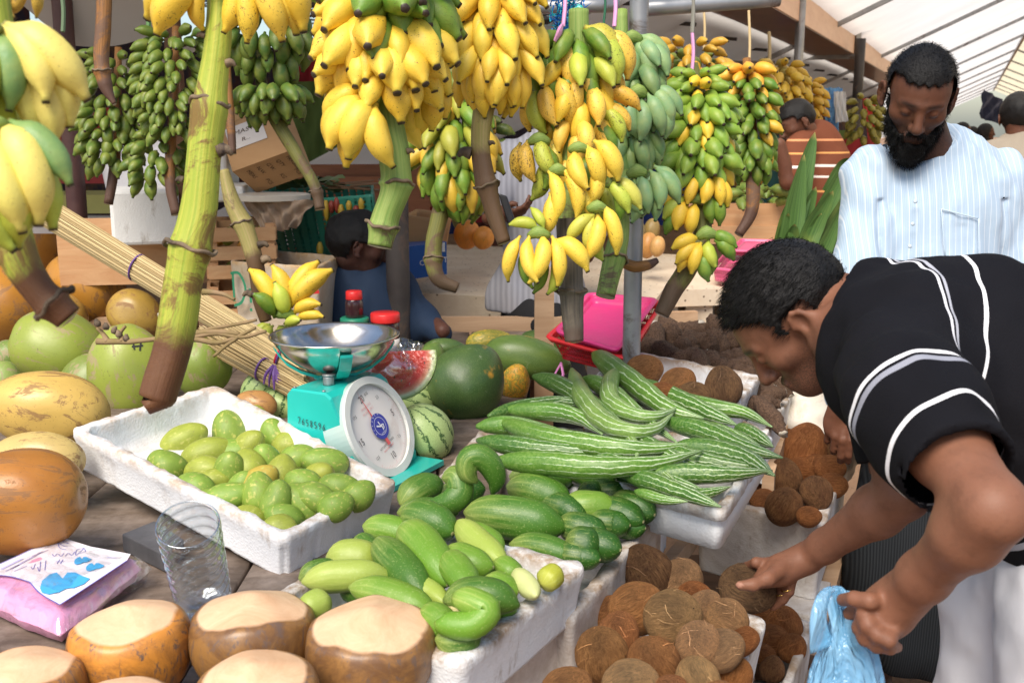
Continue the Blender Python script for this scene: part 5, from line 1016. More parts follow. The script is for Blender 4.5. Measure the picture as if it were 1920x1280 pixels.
for f, nm in ((.10, 'leg'), (.42, 'leg'), (.75, 'leg'), (.98, 'leg')):
    q = c4[0].lerp(c4[1], f); m = MB(); m.bar((q.x, q.y + .10, 0), (q.x, q.y + .10, .62), .09, .09); m.part(nm, WOOD_L, ct)
m = MB(); q = c4[0].lerp(c4[1], .5); m.box((q.x, q.y + .45, .3), 1.9, .02, .6, X=(1, -.02, 0)); m.part('back_panel', mottled('white_panel', (.55, .55, .55), (.66, .64, .6), 3, dirt=(.35, .28, .2)), ct)
# second counter at right with pink baskets
c2 = thing('market_counter', D(1330, 560, 4.9), 'speckled counter on white blocks carrying the pink baskets', 'counter')
q4 = [PZ(1228, 545, .78), PZ(1400, 540, .78), PZ(1470, 478, .82), PZ(1290, 500, .82)]
V = [tuple(c) for c in q4] + [tuple(c - Vector((0, 0, .08))) for c in q4]; link('counter_top', mesh('counter_top', V, [(0, 1, 2, 3), (7, 6, 5, 4), (0, 4, 5, 1), (1, 5, 6, 2), (2, 6, 7, 3), (3, 7, 4, 0)], CONC, False), c2)
m = MB(); a, b_ = q4[0], q4[1]
for f in (.12, .5, .88):
    q = a.lerp(b_, f) + Vector((0, .1, 0)); m = MB(); m.box((q.x, q.y, .35), .13, .13, .70); m.part('block', CONC, c2)
m = MB(); m.bar(a - Vector((0, .02, .13)), a.lerp(b_, .45) - Vector((0, .02, .13)), .04, .06); m.part('rail', WOOD_L, c2)
m = MB(); q = a.lerp(b_, .62); m.box((q.x, q.y + .3, .35), .5, .03, .7); m.part('back_panel', mottled('grimy_panel', (.42, .42, .42), (.55, .53, .50), 3, dirt=(.5, .33, .10)), c2)
def plastic(nm, c, rough=.4, trans=0):
    t = NT(nm); n = t.noise(t.obj(), 6, 6, .7); col = t.mix(t.step(n, .35, .7), c, tuple(x * .8 + .03 for x in c)); t.bump(n, .1, .01)
    return t.done(col, t.math('MULTIPLY_ADD', n, .3, rough - .15), .5)
def latt(nm, c, scale=70, bars=.30):
    """perforated plastic: real holes through alpha following a lattice of the object's own coordinates"""
    t = NT(nm); uv = t.attr('uvc', 1); u = t.n('SeparateXYZ', {0: uv}, 0); v = t.n('SeparateXYZ', {0: uv}, 1)
    a = t.math('PINGPONG', t.math('MULTIPLY', u, scale), .5); b = t.math('PINGPONG', t.math('MULTIPLY', v, 55.0), .5)
    h = t.math('MULTIPLY', t.math('GREATER_THAN', a, bars), t.math('GREATER_THAN', b, .14)); band = t.math('MULTIPLY', t.math('GREATER_THAN', v, .012), t.math('LESS_THAN', v, 9.0))
    return t.done(c, .4, .5, alpha=t.math('SUBTRACT', 1.0, t.math('MULTIPLY', h, band)))
PINKB = latt('pink_basket', (.72, .12, .26), 90); RED_L = latt('red_basket', (.72, .03, .035), 120, .22); GRN_L = latt('green_crate', (.03, .22, .15), 60, .33); GREYB = latt('grey_basket', (.28, .36, .34), 90)
open_box('basket', [PZ(1335, 500, .88), PZ(1432, 512, .87), PZ(1480, 478, .88), PZ(1360, 470, .88)], .07, .008, PINKB, 'pink perforated plastic basket on the right counter, lower one', 'basket', taper=.02, chip=0)
open_box('basket', [PZ(1360, 478, .92), PZ(1450, 480, .92), PZ(1485, 458, .92), PZ(1385, 456, .92)], .03, .008, GREYB, 'grey-green plastic basket stacked above the pink one', 'basket', taper=.015, chip=0)
open_box('basket', [PZ(1365, 468, .96), PZ(1450, 470, .96), PZ(1485, 450, .96), PZ(1388, 447, .96)], .03, .008, PINKB, 'pink plastic basket topmost in the stack', 'basket', taper=.015, chip=0)
# red and magenta trays tilted on the table corner
def tray(C, h, mats, lab, nm='tray', flare=.012, t_=.006): return open_box(nm, C, h, t_, mats, lab, 'tray', taper=.03, chip=0, flare=flare)
K = PX(1, 3.0)
red_c = [D(1040, 640, 3.10), D(1112, 562, 3.42), D(1240, 566, 3.30), D(1160, 665, 2.98)]
tray([D(1028, 630, 3.16), D(1108, 560, 3.46), D(1240, 565, 3.34), D(1172, 668, 2.98)], .075, RED_L, 'red perforated plastic basket tilted at the back corner of the table', 'basket')
PINKT = plastic('magenta_plastic', (.80, .04, .22), .38)
tray([D(1046, 618, 3.12), D(1106, 549, 3.42), D(1228, 560, 3.31), D(1156, 652, 2.99)], .045, PINKT, 'bright magenta plastic tray lying inside the red basket')
# ---- white foam boxes and cartons at the left back
open_box('foam_box', [D(172, 255, 4.45), D(330, 252, 4.2), D(440, 262, 4.5), D(270, 240, 4.8)], .22, .03, FOAM_W, 'upper white foam box of the stack at the left back', 'foam box', 'stacked foam boxes at the back')
def carton(c, X, Y, sx, sy, sz, mat, lab, nm='carton', cat='box', roll=None, Z=None):
    X = Vector(X).normalized(); Y = Vector(Y).normalized(); Z = X.cross(Y).normalized(); Y = Z.cross(X); m = MB(); m.box(c, sx, sy, sz, X, Y, Z); o = m.obj(nm, mat, lab, cat); return o, X, Y, Z
WFO = foam_mat('foam_block_white', (.80, .80, .78), (.34, .28, .22), .26)
def bevel(o, w=.006, seg=2):
    b_ = o.modifiers.new('bevel', 'BEVEL'); b_.width = w; b_.segments = seg; b_.limit_method = 'ANGLE'; return o
ang = math.radians(-14); X1 = (math.cos(ang), math.sin(ang), 0); Y1 = (-math.sin(ang), math.cos(ang), 0)
o, *_ = carton(D(272, 402, 4.05), (1, .35, 0), (-.35, 1, 0), .24, .32, .20, WFO, 'lower white foam box with a dented face behind the brooms'); bevel(o, .012)
o, *_ = carton(D(385, 300, 4.35), (1, .1, 0), (-.1, 1, 0), .22, .3, .30, WFO, 'tall white foam box left of the cardboard carton'); bevel(o, .012)
o, *_ = carton(D(430, 360, 4.2), (1, .1, 0), (-.1, 1, 0), .15, .3, .06, WFO, 'small white foam box below the cardboard carton'); bevel(o, .008)
t = NT('cardboard'); n = t.noise(t.vec(t.obj(), (1, 1, 4)), 8, 4); col = t.mix(n, (.46, .26, .12), (.56, .34, .17)); t.bump(n, .1, .004); CARD = t.done(col, .75, .2)
ct2 = thing('cardboard_box', D(505, 340, 4.1), 'brown cardboard carton tipped on its edge with a white label', 'cardboard box')
Xc = (RX * .80 + UP * -.50 + FW * .33).normalized(); Yc = (UP * .80 + RX * .52 + FW * .25).normalized(); Yc = (Yc - Xc * Yc.dot(Xc)).normalized(); Zc = Xc.cross(Yc)
# faces seen: top-left large face and lower-right flank
pA, pB, pC, pD_ = D(434, 322, 4.05), D(530, 268, 3.98), D(470, 190, 4.35), D(392, 230, 4.4)
pE, pF = D(466, 356, 4.12), D(575, 308, 4.05)
def quadm(P, mat, nm, parent, off=0):
    P = [Vector(p) for p in P]; n_ = (P[1] - P[0]).cross(P[2] - P[0]).normalized(); 
    if n_.dot(CAM - P[0]) < 0: n_ = -n_
    return link(nm, mesh(nm, [p + n_ * off for p in P], [tuple(range(len(P)))], mat, False), parent)
a0, ax, ay = D(436, 322, 4.0), (D(545, 282, 3.95) - D(436, 322, 4.0)), (D(400, 205, 4.25) - D(436, 322, 4.0))
az = Vector((D(482, 362, 4.15) - a0)) * 1.0
m = MB(); P8 = [a0, a0 + ax, a0 + ax + ay, a0 + ay]; P8 += [p + az for p in P8]; m.add(P8, [(0, 1, 2, 3), (7, 6, 5, 4), (0, 4, 5, 1), (1, 5, 6, 2), (2, 6, 7, 3), (3, 7, 4, 0)]); m.part('carton', CARD, ct2)
def on(o0, u, v, pu, pv): return o0 + u * pu + v * pv
LABW = plain('paper_label', (.75, .70, .66), .6); TAPE = plain('packing_tape', (.62, .38, .16), .3); INK = plain('black_ink', (.02, .02, .02), .7, vary=0); INKF = plain('faded_ink', (.10, .06, .04), .8, vary=0)
quadm([on(a0, ax, ay, .08, .28), on(a0, ax, ay, .72, .28), on(a0, ax, ay, .72, .62), on(a0, ax, ay, .08, .62)], LABW, 'paper_label', ct2, .003)
quadm([on(a0, ax, ay, .02, .70), on(a0, ax, ay, .98, .70), on(a0, ax, ay, .98, .80), on(a0, ax, ay, .02, .80)], TAPE, 'tape', ct2, .002)
def text(s, o0, u, v, h, mat, parent, nm='lettering', off=.004, ext=0, align='LEFT', sx=1):
    """flat lettering as a mesh, baseline from o0 along u, up along v"""
    cu = bpy.data.curves.new('t', 'FONT'); cu.body = s; cu.size = h; cu.align_x = align; cu.resolution_u = 2; cu.extrude = ext; tmp = bpy.data.objects.new('t', cu); scene.collection.objects.link(tmp)
    dg = bpy.context.evaluated_depsgraph_get(); me = bpy.data.meshes.new_from_object(tmp.evaluated_get(dg)); bpy.data.objects.remove(tmp); me.name = nm; me.materials.clear(); me.materials.append(mat)
    u = Vector(u).normalized(); v = Vector(v); v = (v - u * v.dot(u)).normalized(); w = u.cross(v)
    M4 = Matrix.Translation(Vector(o0) + w * off) @ Matrix((u, v, w)).transposed().to_4x4() @ Matrix.Diagonal((sx, 1, 1, 1))
    me.transform(M4); return link(nm, me, parent)
text('MASTER', on(a0, ax, ay, .20, .48), ax, ay, .035, INKF, ct2); text('R...', on(a0, ax, ay, .30, .36), ax, ay, .03, INKF, ct2)
for k, s in enumerate(['FRAGILE', 'QTY', 'G.W.', 'N.W.', 'MEAS']):
    f = .86 - k * .17; p = on(a0, ax, az, f, .12); text(s, p, az, ax, .024, INKF, ct2, off=.004)
for k, s in enumerate(['PCS', 'KG', 'PCS']): text(s, on(a0, ax, az, .80 - k * .25, .62), az, ax, .024, INKF, ct2, off=.004)
# green crate
OCH = plain('ochre_paint', (.55, .36, .04)); REDP = plain('red_paint', (.30, .05, .03))
gc = open_box('plastic_crate', [D(470, 382, 4.25), D(700, 364, 4.0), D(700, 345, 4.6), D(500, 350, 4.8)], .34, .012, GRN_L, 'green plastic crate with paint drips in front of the leaves', 'crate', taper=.02, chip=.001)
for (x, y, h, c) in [(612, 395, 40, 0), (632, 385, 30, 1), (655, 388, 24, 0), (678, 384, 30, 0), (600, 470, 34, 0), (622, 388, 24, 1), (668, 395, 20, 1), (640, 400, 34, 0)]:
    m = MB(); p = D(x, y, 4.02 + (700 - x) * .0009); m.add(sweep([p + ZUP * PX(h, 4) / 2, p - ZUP * PX(h, 4) / 2], [.006, .012, .014, .012, .01, .004], 6, 8)[0], sweep([p, p + ZUP], [1] * 6, 6, 8)[1])
    o = m.part('paint_drip', [OCH, REDP][c], gc, True); o.matrix_parent_inverse = Matrix.Translation(-gc.location)
# dark interior of the crate
# lid, cloth, leaves
lid = MB(); V, F, uv = sweep([D(500, 366, 4.02), D(500, 376, 4.02)], 1, 8, m=2)
def disc(c, rx, ry, h, nm, mat, lab, cat, n=48):
    m = MB(); X, Y = RX, Vector((0, 1, 0)); V = []; F = []
    for dzv, k in ((0, 0.0), (0, .94), (-.003, 1), (-h, 1), (-h, .0)): V += [c + X * (rx * k * math.cos(a)) + Y * (ry * k * math.sin(a)) + ZUP * dzv for a in np.linspace(0, 2 * math.pi, n + 1)[:-1]]
    for r_ in range(4): F += [(r_ * n + i, r_ * n + (i + 1) % n, (r_ + 1) * n + (i + 1) % n, (r_ + 1) * n + i) for i in range(n)]
    m.add(V, F); return m.obj(nm, mat, lab, cat, smooth=False)
disc(D(500, 363, 4.05), .165, .13, .022, 'lid', plastic('cream_plastic', (.72, .66, .56)), 'round cream plastic lid lying on the brown cloth', 'lid')
t = NT('leaf_green'); n = t.noise(t.obj(), 12, 5); col = t.mix(t.step(n, .3, .7), t.color(), t.mix(.4, t.color(), (.35, .36, .12))); t.bump(n, .3, .01); M_LEAF = t.done(col, .45, .4)
m = MB(); rs = random.Random(3)
for i in range(34):
    c = D(rs.uniform(485, 640), rs.uniform(338, 354), rs.uniform(4.3, 4.6)); a = rs.uniform(0, 6.28); X = Vector((math.cos(a), math.sin(a), rs.uniform(-.1, .15))); Y = Vector((-math.sin(a), math.cos(a), rs.uniform(-.2, .2))); L = rs.uniform(.07, .13)
    P = []
    for k in range(9): f = k / 8; w = math.sin(math.pi * f ** .8) * L * .32 * (1 + .25 * math.sin(k * 2.3)); q = c + X * L * (f - .5) + ZUP * .015 * math.sin(f * 3 + a); P += [q - Y * w, q + Y * w + ZUP * .006]
    m.add(P, [(2 * k, 2 * k + 1, 2 * k + 3, 2 * k + 2) for k in range(8)])
o = m.obj('betel_leaves', M_LEAF, 'heap of dull green leaves on the lid and crate', 'leaves', kind='stuff', smooth=True); o.color = (.11, .17, .06, 1)
m = MB()
for i in range(9): p = D(600 + i * 8, 345 + (i % 3) * 4, 4.3); m.tube([p, p + Vector((.16, .05, -.02 + .01 * (i % 4)))], .004, 5, m=3)
m.obj('leaf_stems', plain('leaf_stem', (.22, .12, .06)), 'bundle of thin brown leaf stems right of the leaves', 'stems', kind='stuff')
t = NT('brown_cloth'); n = t.noise(t.obj(), 30, 5); t.bump(n, .4, .01); CLOTH = t.done(t.mix(n, (.30, .20, .13), (.50, .38, .28)), .9, .2)
def drape(P, nx, ny, amp, mat, nm, lab, cat, seed=0, fold=5):
    P = [Vector(p) for p in P]; V = []; n_ = (P[1] - P[0]).cross(P[3] - P[0]).normalized()
    for j in range(ny + 1):
        for i in range(nx + 1):
            s, t_ = i / nx, j / ny; v = (P[0] * (1 - s) + P[1] * s) * (1 - t_) + (P[3] * (1 - s) + P[2] * s) * t_
            V.append(v + n_ * amp * (math.sin(s * fold * 6.28 + 1.5 * math.sin(t_ * 4 + seed)) * (.3 + .7 * t_) + .8 * math.sin(s * 17 + t_ * 9 + seed)))
    w = nx + 1; F = [(j * w + i, j * w + i + 1, (j + 1) * w + i + 1, (j + 1) * w + i) for j in range(ny) for i in range(nx)]
    k = len(V); V += [v - n_ * .004 for v in V]; F += [tuple(k + q for q in reversed(f)) for f in F[:nx * ny]]
    m = MB(); m.add(V, F); return m.obj(nm, mat, lab, cat, smooth=True)
drape([D(452, 372, 4.0), D(590, 376, 3.95), D(560, 425, 3.97), D(500, 440, 3.97)], 40, 16, .014, CLOTH, 'cloth', 'crumpled brown cloth hanging over the green crate', 'cloth', 2)
# slatted fruit crates
def crate(C0, sx, sy, sz, ang, lab, rows_=3):
    b = thing('wooden_crate', C0, lab, 'crate'); c, s_ = math.cos(ang), math.sin(ang); X = Vector((c, s_, 0)); Y = Vector((-s_, c, 0)); C0 = Vector(C0)
    for k in range(rows_):
        z = sz * (k + .5) / rows_; h = sz / rows_ * .72; m = MB()
        for sg in (-1, 1): m.box(C0 + Y * sg * sy / 2 + ZUP * z, sx, .012, h, X, Y); m.box(C0 + X * sg * sx / 2 + ZUP * z, .012, sy - .03, h, X, Y)
        m.part('slats', WOOD_C, b)
    for i in (-1, 1):
        for j in (-1, 1): m = MB(); m.box(C0 + X * i * (sx / 2 - .02) + Y * j * (sy / 2 - .02) + ZUP * sz / 2, .03, .03, sz + .006, X, Y); m.part('corner_post', WOOD_C, b)
    m = MB(); m.box(C0 + ZUP * .01, sx - .02, sy - .02, .012, X, Y); m.part('bottom', WOOD_C, b)
    return b, X, Y
b_, X, Y = crate(D(455, 515, 4.0) , .24, .32, .20, math.radians(15), 'upper slatted wooden crate of small green citrus')
crate(D(455, 515, 4.0) - Vector((.0, 0, .225)), .25, .33, .20, math.radians(15), 'lower slatted wooden crate under the citrus one')
PR_LIME = ellip('lime', M_MANGO, .5, .5, 0, 0, .02, nu=16, nv=10)
cc = D(455, 515, 4.0)
items = []
for i in range(30):
    p = cc + X * random.uniform(-.09, .09) + Y * random.uniform(-.13, .13) + ZUP * random.uniform(.03, .165); o = link('citrus_fruit', PR_LIME, mat4=xf(p, basis((random.random(), random.random(), 1)), (.04, .04, .043)), color=(*random.choice([(.30, .34, .05), (.5, .38, .04), (.18, .28, .04), (.62, .25, .03)]), 1)); tag(o, '-', 'citrus fruit', 'citrus fruits in the slatted crate'); items.append((o, p.x, -p.z, 'small'))
place_words(items, 'citrus fruit', 'between the crate slats')
# white tub with green brush letters
TUB = foam_mat('tub_foam', (.66, .60, .50), (.42, .27, .13), .55)
tub_c = [D(430, 490, 3.78), D(596, 500, 3.60), D(640, 480, 3.95), D(478, 466, 4.15)]
tub = open_box('foam_tub', tub_c, .32, .018, TUB, 'dirty white foam tub with green brush lettering', 'tub', taper=.02, chip=.002)
GP = plain('green_paint', (.03, .26, .13), .6); P0 = D(436, 512, 3.772) - FW * .012; U_ = (D(596, 500, 3.60) - D(430, 490, 3.78)).normalized()
def stroke(pts, w, o0, u, v, mat, nm, parent, sc=1.0, off=0, inv=None):
    w_ = Vector(u).cross(Vector(v)); P = [Vector(o0) + Vector(u) * x * sc + Vector(v) * y * sc + w_ * off for x, y in pts]; Q = spline(P, max(8, 5 * len(P))); V = []; F = []
    for i, p in enumerate(Q):
        T = Vector(Q[min(i + 1, len(Q) - 1)] - Q[max(i - 1, 0)]).normalized(); N = w_.cross(T).normalized(); V += [Vector(p) - N * w / 2, Vector(p) + N * w / 2]
    F = [(2 * i, 2 * i + 1, 2 * i + 3, 2 * i + 2) for i in range(len(Q) - 1)]
    o = link(nm, mesh(nm, V, F, mat, False), parent)
    if parent is not None and parent.type != 'EMPTY': o.matrix_parent_inverse = Matrix.Translation(-parent.location)
    return o
for pts in ([(.01, .0), (.012, -.10)], [(0, 0), (.04, -.0), (.065, -.05), (.045, -.10), (.01, -.115)], [(.085, -.05), (.088, -.10)], [(.088, -.065), (.10, -.045), (.115, -.06), (.13, -.075), (.15, -.06)], [(.085, -.12), (.088, -.13)]): stroke(pts, .010, P0, U_, ZUP, GP, 'brush_letter', tub, 1.0, .006)
stroke([(0, 0), (.03, .004)], .012, D(585, 548, 3.585), U_, ZUP, plain('red_mark', (.6, .03, .03)), 'red_mark', tub)
# carrot carton on the counter : blue with white lettering
BLUE = plain('blue_carton', (.02, .10, .36), .4)
cx = thing('carton', D(800, 520, 4.85), 'blue and white carrot carton standing on the concrete counter', 'carton')
a0 = D(768, 524, 4.70); ux = D(838, 514, 4.78) - a0; uy = ZUP * PX(62, 4.7); uz = D(742, 512, 5.1) - a0
P8 = [a0, a0 + ux, a0 + ux + uz, a0 + uz]; P8 += [p + uy for p in P8]; m = MB(); m.add(P8, [(0, 3, 2, 1), (4, 5, 6, 7), (0, 1, 5, 4), (1, 2, 6, 5), (2, 3, 7, 6), (3, 0, 4, 7)]); m.part('carton', BLUE, cx)
WH = plain('white_print', (.75, .75, .75), .6, vary=.02)
quadm([on(a0, ux, uy, 0, .97) , on(a0, uz, uy, 1, .97), on(a0, uz, uy, 1, 0), a0], WH, 'white_side', cx, .003)
text('CARROT', on(a0, ux, uy, .26, .38), ux, uy, .034, WH, cx); text('CINA', on(a0, ux, uy, .42, .80), ux, uy, .014, WH, cx); text('NO CARROTS', on(a0, ux, uy, .40, .70), ux, uy, .011, WH, cx); text('PRODUCE', on(a0, ux, uy, .48, .08), ux, uy, .009, WH, cx)
m = MB(); m.box(on(a0, ux, uy, .92, .84) - FW * .004, .012, .002, .04); m.part('print_mark', WH, cx)
m = MB(); p = on(a0, ux, uy, .60, .26) - FW * .004; m.box(p, .03, .002, .02, ux.normalized(), Vector((0, 1, 0))); m.part('print_mark', plain('print_red', (.5, .05, .03)), cx)
m = MB(); p = D(718, 500, 4.6); m.box(p, .10, .2, .16); o = m.obj('carton', plain('carton_red', (.45, .03, .03)), 'red and blue carton partly hidden behind the seated man', 'carton')
m = MB(); p = D(738, 514, 4.5); m.box(p, .12, .15, .08); o = m.obj('carton', BLUE, 'dark blue carrot carton wedged behind the dark steel pole', 'carton')
open_box('cardboard_tray', [D(760, 402, 5.0), D(822, 412, 4.9), D(850, 398, 5.4), D(780, 392, 5.5)], .16, .01, CARD, 'open brown cardboard box with red fruit on the counter', 'cardboard box', chip=.001)
# background wooden boards behind the counter
m = MB(); m.box(D(660, 372, 6.2), .9, .03, .25); m.obj('board', WOOD_R, 'reddish brown board behind the green crate', 'board')
m = MB(); m.box(D(770, 348, 6.3), 1.5, .03, .25, X=(1, .1, 0)); m.obj('board', WOOD_R, 'long dark reddish board behind the yellow bunch stalk', 'board')
m = MB(); m.box(D(300, 470, 4.2), .75, .02, .26, X=(1, .15, 0)); m.obj('board', WOOD_C, 'flat brown plywood sheet behind the brooms', 'board')
m = MB(); m.box(D(1440, 405, 6.0), .9, .03, .14); m.box(D(1440, 440, 6.0), .9, .03, .10); m.obj('board', WOOD_C, 'brown timber boards under the far green bananas', 'board')
m = MB(); m.box(D(1400, 520, 5.6), .6, .5, .05); m.obj('board', WOOD_L, 'pale plank shelf behind the pink baskets', 'board')
PR_PUMP = ellip('papaya', fruit('orange_papaya_skin', (.2, .08, .02), .2, 5, (.30, .16, .04), .33, .45, .1), .5, .5, 0, 0, .04, seed=9, lobes=.05, nu=30, nv=20)
for i, (x, y, S, L, c, d) in enumerate([(876, 440, 48, 56, (.78, .26, .03), 5.3), (906, 446, 40, 44, (.80, .28, .03), 5.2), (1215, 460, 34, 50, (.60, .28, .08), 5.2), (1233, 462, 28, 40, (.66, .36, .12), 5.1), (1192, 440, 36, 56, (.20, .14, .05), 5.4), (870, 405, 46, 60, (.14, .14, .04), 5.6), (1222, 432, 30, 46, (.3, .2, .06), 5.5)]):
    o = put(PR_PUMP, 'papaya', x, y, d, L, S, 80, 0, c); o['label'] = ['ripe orange papaya left of the crooked stalk on the counter', 'orange papaya just behind the crooked brown stalk', 'brownish orange papaya right of the steel pole', 'small tan papaya at the counter edge', 'dull brown papaya behind the steel pole', 'dark green papaya above the orange ones', 'dark papaya behind the brownish ones'][i]
items = []
for i in range(26):
    x, y = random.uniform(1380, 1475), random.uniform(350, 386); o = put(random.choice(BP['fat']), 'banana', x, y, 6.0 + random.uniform(-.2, .4), 48, 48, 0, 0, jit((.12, .20, .04)), .3); o.matrix_world = xf(D(x, y, 6 + random.uniform(-.2, .3)), basis(ZUP, (math.cos(i), math.sin(i), .1)), PX(46, 6)); tag(o, '-', 'banana', 'loose green bananas behind the boards'); items.append((o, x, y, 'loose green'))
place_words(items, 'banana', 'behind the timber boards')
# far clutter: things hanging and standing in the dark stalls
FAR = [((60, 250, 7.5), 1.2, .05, .35, (.35, .02, .02), 'red painted shelf rail behind the left post', 'shelf'), ((60, 330, 7.2), 1.6, .4, .08, (.30, .03, .03), 'red shelf edge lower behind the left post', 'shelf'), ((175, 378, 6.0), .45, .4, .10, (.40, .36, .10), 'far counter with yellow-green produce left of the foam boxes', 'counter'),
       ((190, 420, 5.6), .7, .5, .05, (.45, .42, .40), 'pale counter top behind the brooms', 'counter')]
for (p, sx, sy, sz, c, lab, cat) in FAR: m = MB(); m.box(D(*p), sx, sy, sz); m.obj(cat, plain('far_' + cat, c, .7), lab, cat)
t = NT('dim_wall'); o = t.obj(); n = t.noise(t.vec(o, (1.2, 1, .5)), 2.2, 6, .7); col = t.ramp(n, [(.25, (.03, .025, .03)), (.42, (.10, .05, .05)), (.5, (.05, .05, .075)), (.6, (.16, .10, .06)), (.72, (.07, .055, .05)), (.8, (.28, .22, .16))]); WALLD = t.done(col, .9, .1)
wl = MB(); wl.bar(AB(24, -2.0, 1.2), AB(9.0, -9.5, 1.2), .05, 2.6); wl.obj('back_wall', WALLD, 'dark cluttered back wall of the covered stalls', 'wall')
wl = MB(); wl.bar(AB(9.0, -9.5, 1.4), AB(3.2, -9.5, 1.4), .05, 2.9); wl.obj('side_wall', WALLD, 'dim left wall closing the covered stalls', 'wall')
rs = random.Random(9)
cols = [(.30, .02, .03), (.03, .06, .25), (.10, .16, .04), (.35, .20, .04), (.05, .04, .06), (.12, .05, .04), (.25, .22, .20), (.03, .12, .12)]
itc = []
for i in range(26):
    x = rs.uniform(560, 1180) if i < 15 else rs.uniform(1240, 1640); d = rs.uniform(8.2, 11); zc = rs.uniform(.7, 1.9); w, h = rs.uniform(.25, .7), rs.uniform(.3, .9); p = D(x, 300, d); p.z = zc
    drape([p + Vector((-w / 2, 0, h / 2)), p + Vector((w / 2, 0, h / 2)), p + Vector((w / 2, 0, -h / 2)), p + Vector((-w / 2, 0, -h / 2))], 14, 6, .03, plain('far_cloth', cols[i % 8], .9), 'hanging_cloth', 'dim hanging cloth in the dark far stalls', 'cloth', i); itc.append((scene.objects[-1], x, -zc, ['dark red', 'dark blue', 'dull green', 'brown', 'black', 'reddish brown', 'grey', 'teal'][i % 8]))
place_words(itc, 'cloth', 'hanging in the dark far stalls')
for q in itc: q[0]['group'] = 'cloths hanging in the dark far stalls'
BLUEP = NT('blue_film'); BLUEP.bump(BLUEP.noise(BLUEP.obj(), 8, 5, .7, 2), .8, .05); BLUEP = BLUEP.done((.18, .42, .72), .3, .5, alpha=.86)
drape([D(1540, 165, 7.4), D(1580, 165, 7.4), D(1572, 250, 7.4), D(1550, 250, 7.4)], 18, 12, .02, BLUEP, 'plastic_bag', 'blue plastic bags hanging in the far stall', 'bag', 4)
drape([D(1562, 172, 7.2), D(1584, 172, 7.2), D(1590, 228, 7.2), D(1568, 230, 7.2)], 18, 12, .012, plain('white_net', (.62, .60, .56)), 'foam_net', 'white foam fruit netting hanging beside the blue bags', 'netting', 5)
drape([D(1617, 185, 8.6), D(1640, 185, 8.6), D(1652, 290, 8.6), D(1632, 290, 8.6)], 14, 8, .02, plain('red_cloth', (.55, .04, .03)), 'hanging_towel', 'red and orange towel hanging left of the bearded man', 'towel', 6)
# black netted stock and foliage at the right of the tent : navy banner
drape([D(1846, 168, 14), D(1893, 196, 13), D(1888, 236, 13), D(1838, 222, 14)], 12, 6, .03, plain('navy_cloth', (.03, .04, .08)), 'banner', 'dark navy cloth hanging from the tent side', 'cloth', 3)
# blue tinsel and teal bag at the top
m = MB(); rs = random.Random(2)
for i in range(420):
    c = D(rs.gauss(1065, 14), rs.uniform(-25, 80), 2.62); a = Vector((rs.gauss(0, 1), rs.gauss(0, 1), rs.gauss(0, 1))).normalized() * .03; s_ = Vector((0, 1, .3)).cross(a).normalized() * .0022; b0 = len(m.V); m.cm = 0 if rs.random() < .7 else 1; m.add([c - s_, c + s_, c + a], [(0, 1, 2)])
m.obj('feather_duster', [plain('tinsel_blue', (.01, .12, .38), .3), plain('tinsel_teal', (.02, .35, .42), .3)], 'bright blue feathery duster hanging above the central bananas', 'duster')
film_ = []
def fnb(Dr): r = 1 + .25 * fbm(Dr, 2.2, 6, 3); return np.stack([Dr[:, 0] * .02 * r, Dr[:, 1] * .015 * r, Dr[:, 2] * .026 * r], 1)
V, F, uv, _ = blob(fnb, 30, 20); c = D(1083, 33, 2.55); tag(link('plastic_bag', mesh('plastic_bag', V, F, plastic('teal_film', (.02, .42, .38), .2), True), loc=c), 'small teal plastic bag beside the blue duster', 'bag')
# ================================================================ scale
TEAL = mottled('teal_enamel', (.01, .42, .36), (.02, .50, .44), 4, .32, .06, dirt=(.05, .10, .09), dirt_amt=.40, coat=.3, spec=.5); CHR = NT('steel_bowl'); nn_ = CHR.noise(CHR.obj(), 7, 7, .7); CHR.bump(CHR.noise(CHR.obj(), 14, 5), .10, .01); CHR = CHR.done(CHR.mix(CHR.step(nn_, .5, .7), (.72, .70, .66), (.46, .42, .36)), CHR.math('MULTIPLY_ADD', nn_, .25, .05), .5, 1.0)
Hh = Vector((.89, -.46, 0)).normalized(); Sd = Vector((-.46, -.89, 0)).normalized(); T1 = D(541, 728, 2.42); TBZ = .751
sc = thing('weighing_scale', Vector((T1.x, T1.y, TBZ)), 'teal market weighing scale with a round dial and polished steel bowl', 'scale')
prof = [(-.012, .012), (-.004, T1.z - TBZ - .010), (.006, T1.z - TBZ), (.100, T1.z - TBZ), (.116, T1.z - TBZ - .010), (.195, .03), (.195, .012)]
V = []; W_ = .225
for k, s_ in enumerate((0, .006, W_ - .006, W_)):
    for h, z in prof: sh = .004 if k in (0, 3) else 0; V.append(Vector((T1.x, T1.y, TBZ)) + Hh * (h * (1 - sh)) - Sd * s_ + ZUP * (z - (sh if z > .1 else 0)))
n = len(prof); F = [(i * n + j, i * n + (j + 1) % n, (i + 1) * n + (j + 1) % n, (i + 1) * n + j) for i in range(3) for j in range(n)] + [tuple(range(n - 1, -1, -1)), tuple(range(3 * n, 4 * n))]
link('body', mesh('body', V, F, TEAL, False), sc)
o0 = Vector((T1.x, T1.y, TBZ)); m = MB(); m.box(o0 + Hh * .11 - Sd * W_ / 2 + ZUP * .006, .30, W_ + .04, .012, Hh, Vector((-Hh.y, Hh.x, 0))); m.part('base_plate', TEAL, sc)
dn = (Hh * math.cos(math.radians(24)) + ZUP * math.sin(math.radians(24))).normalized(); dc = T1 + Hh * .158 - Sd * .112 - ZUP * .10; du = (-Sd).normalized(); dv = dn.cross(du).normalized()
if dv.z < 0: dv = -dv
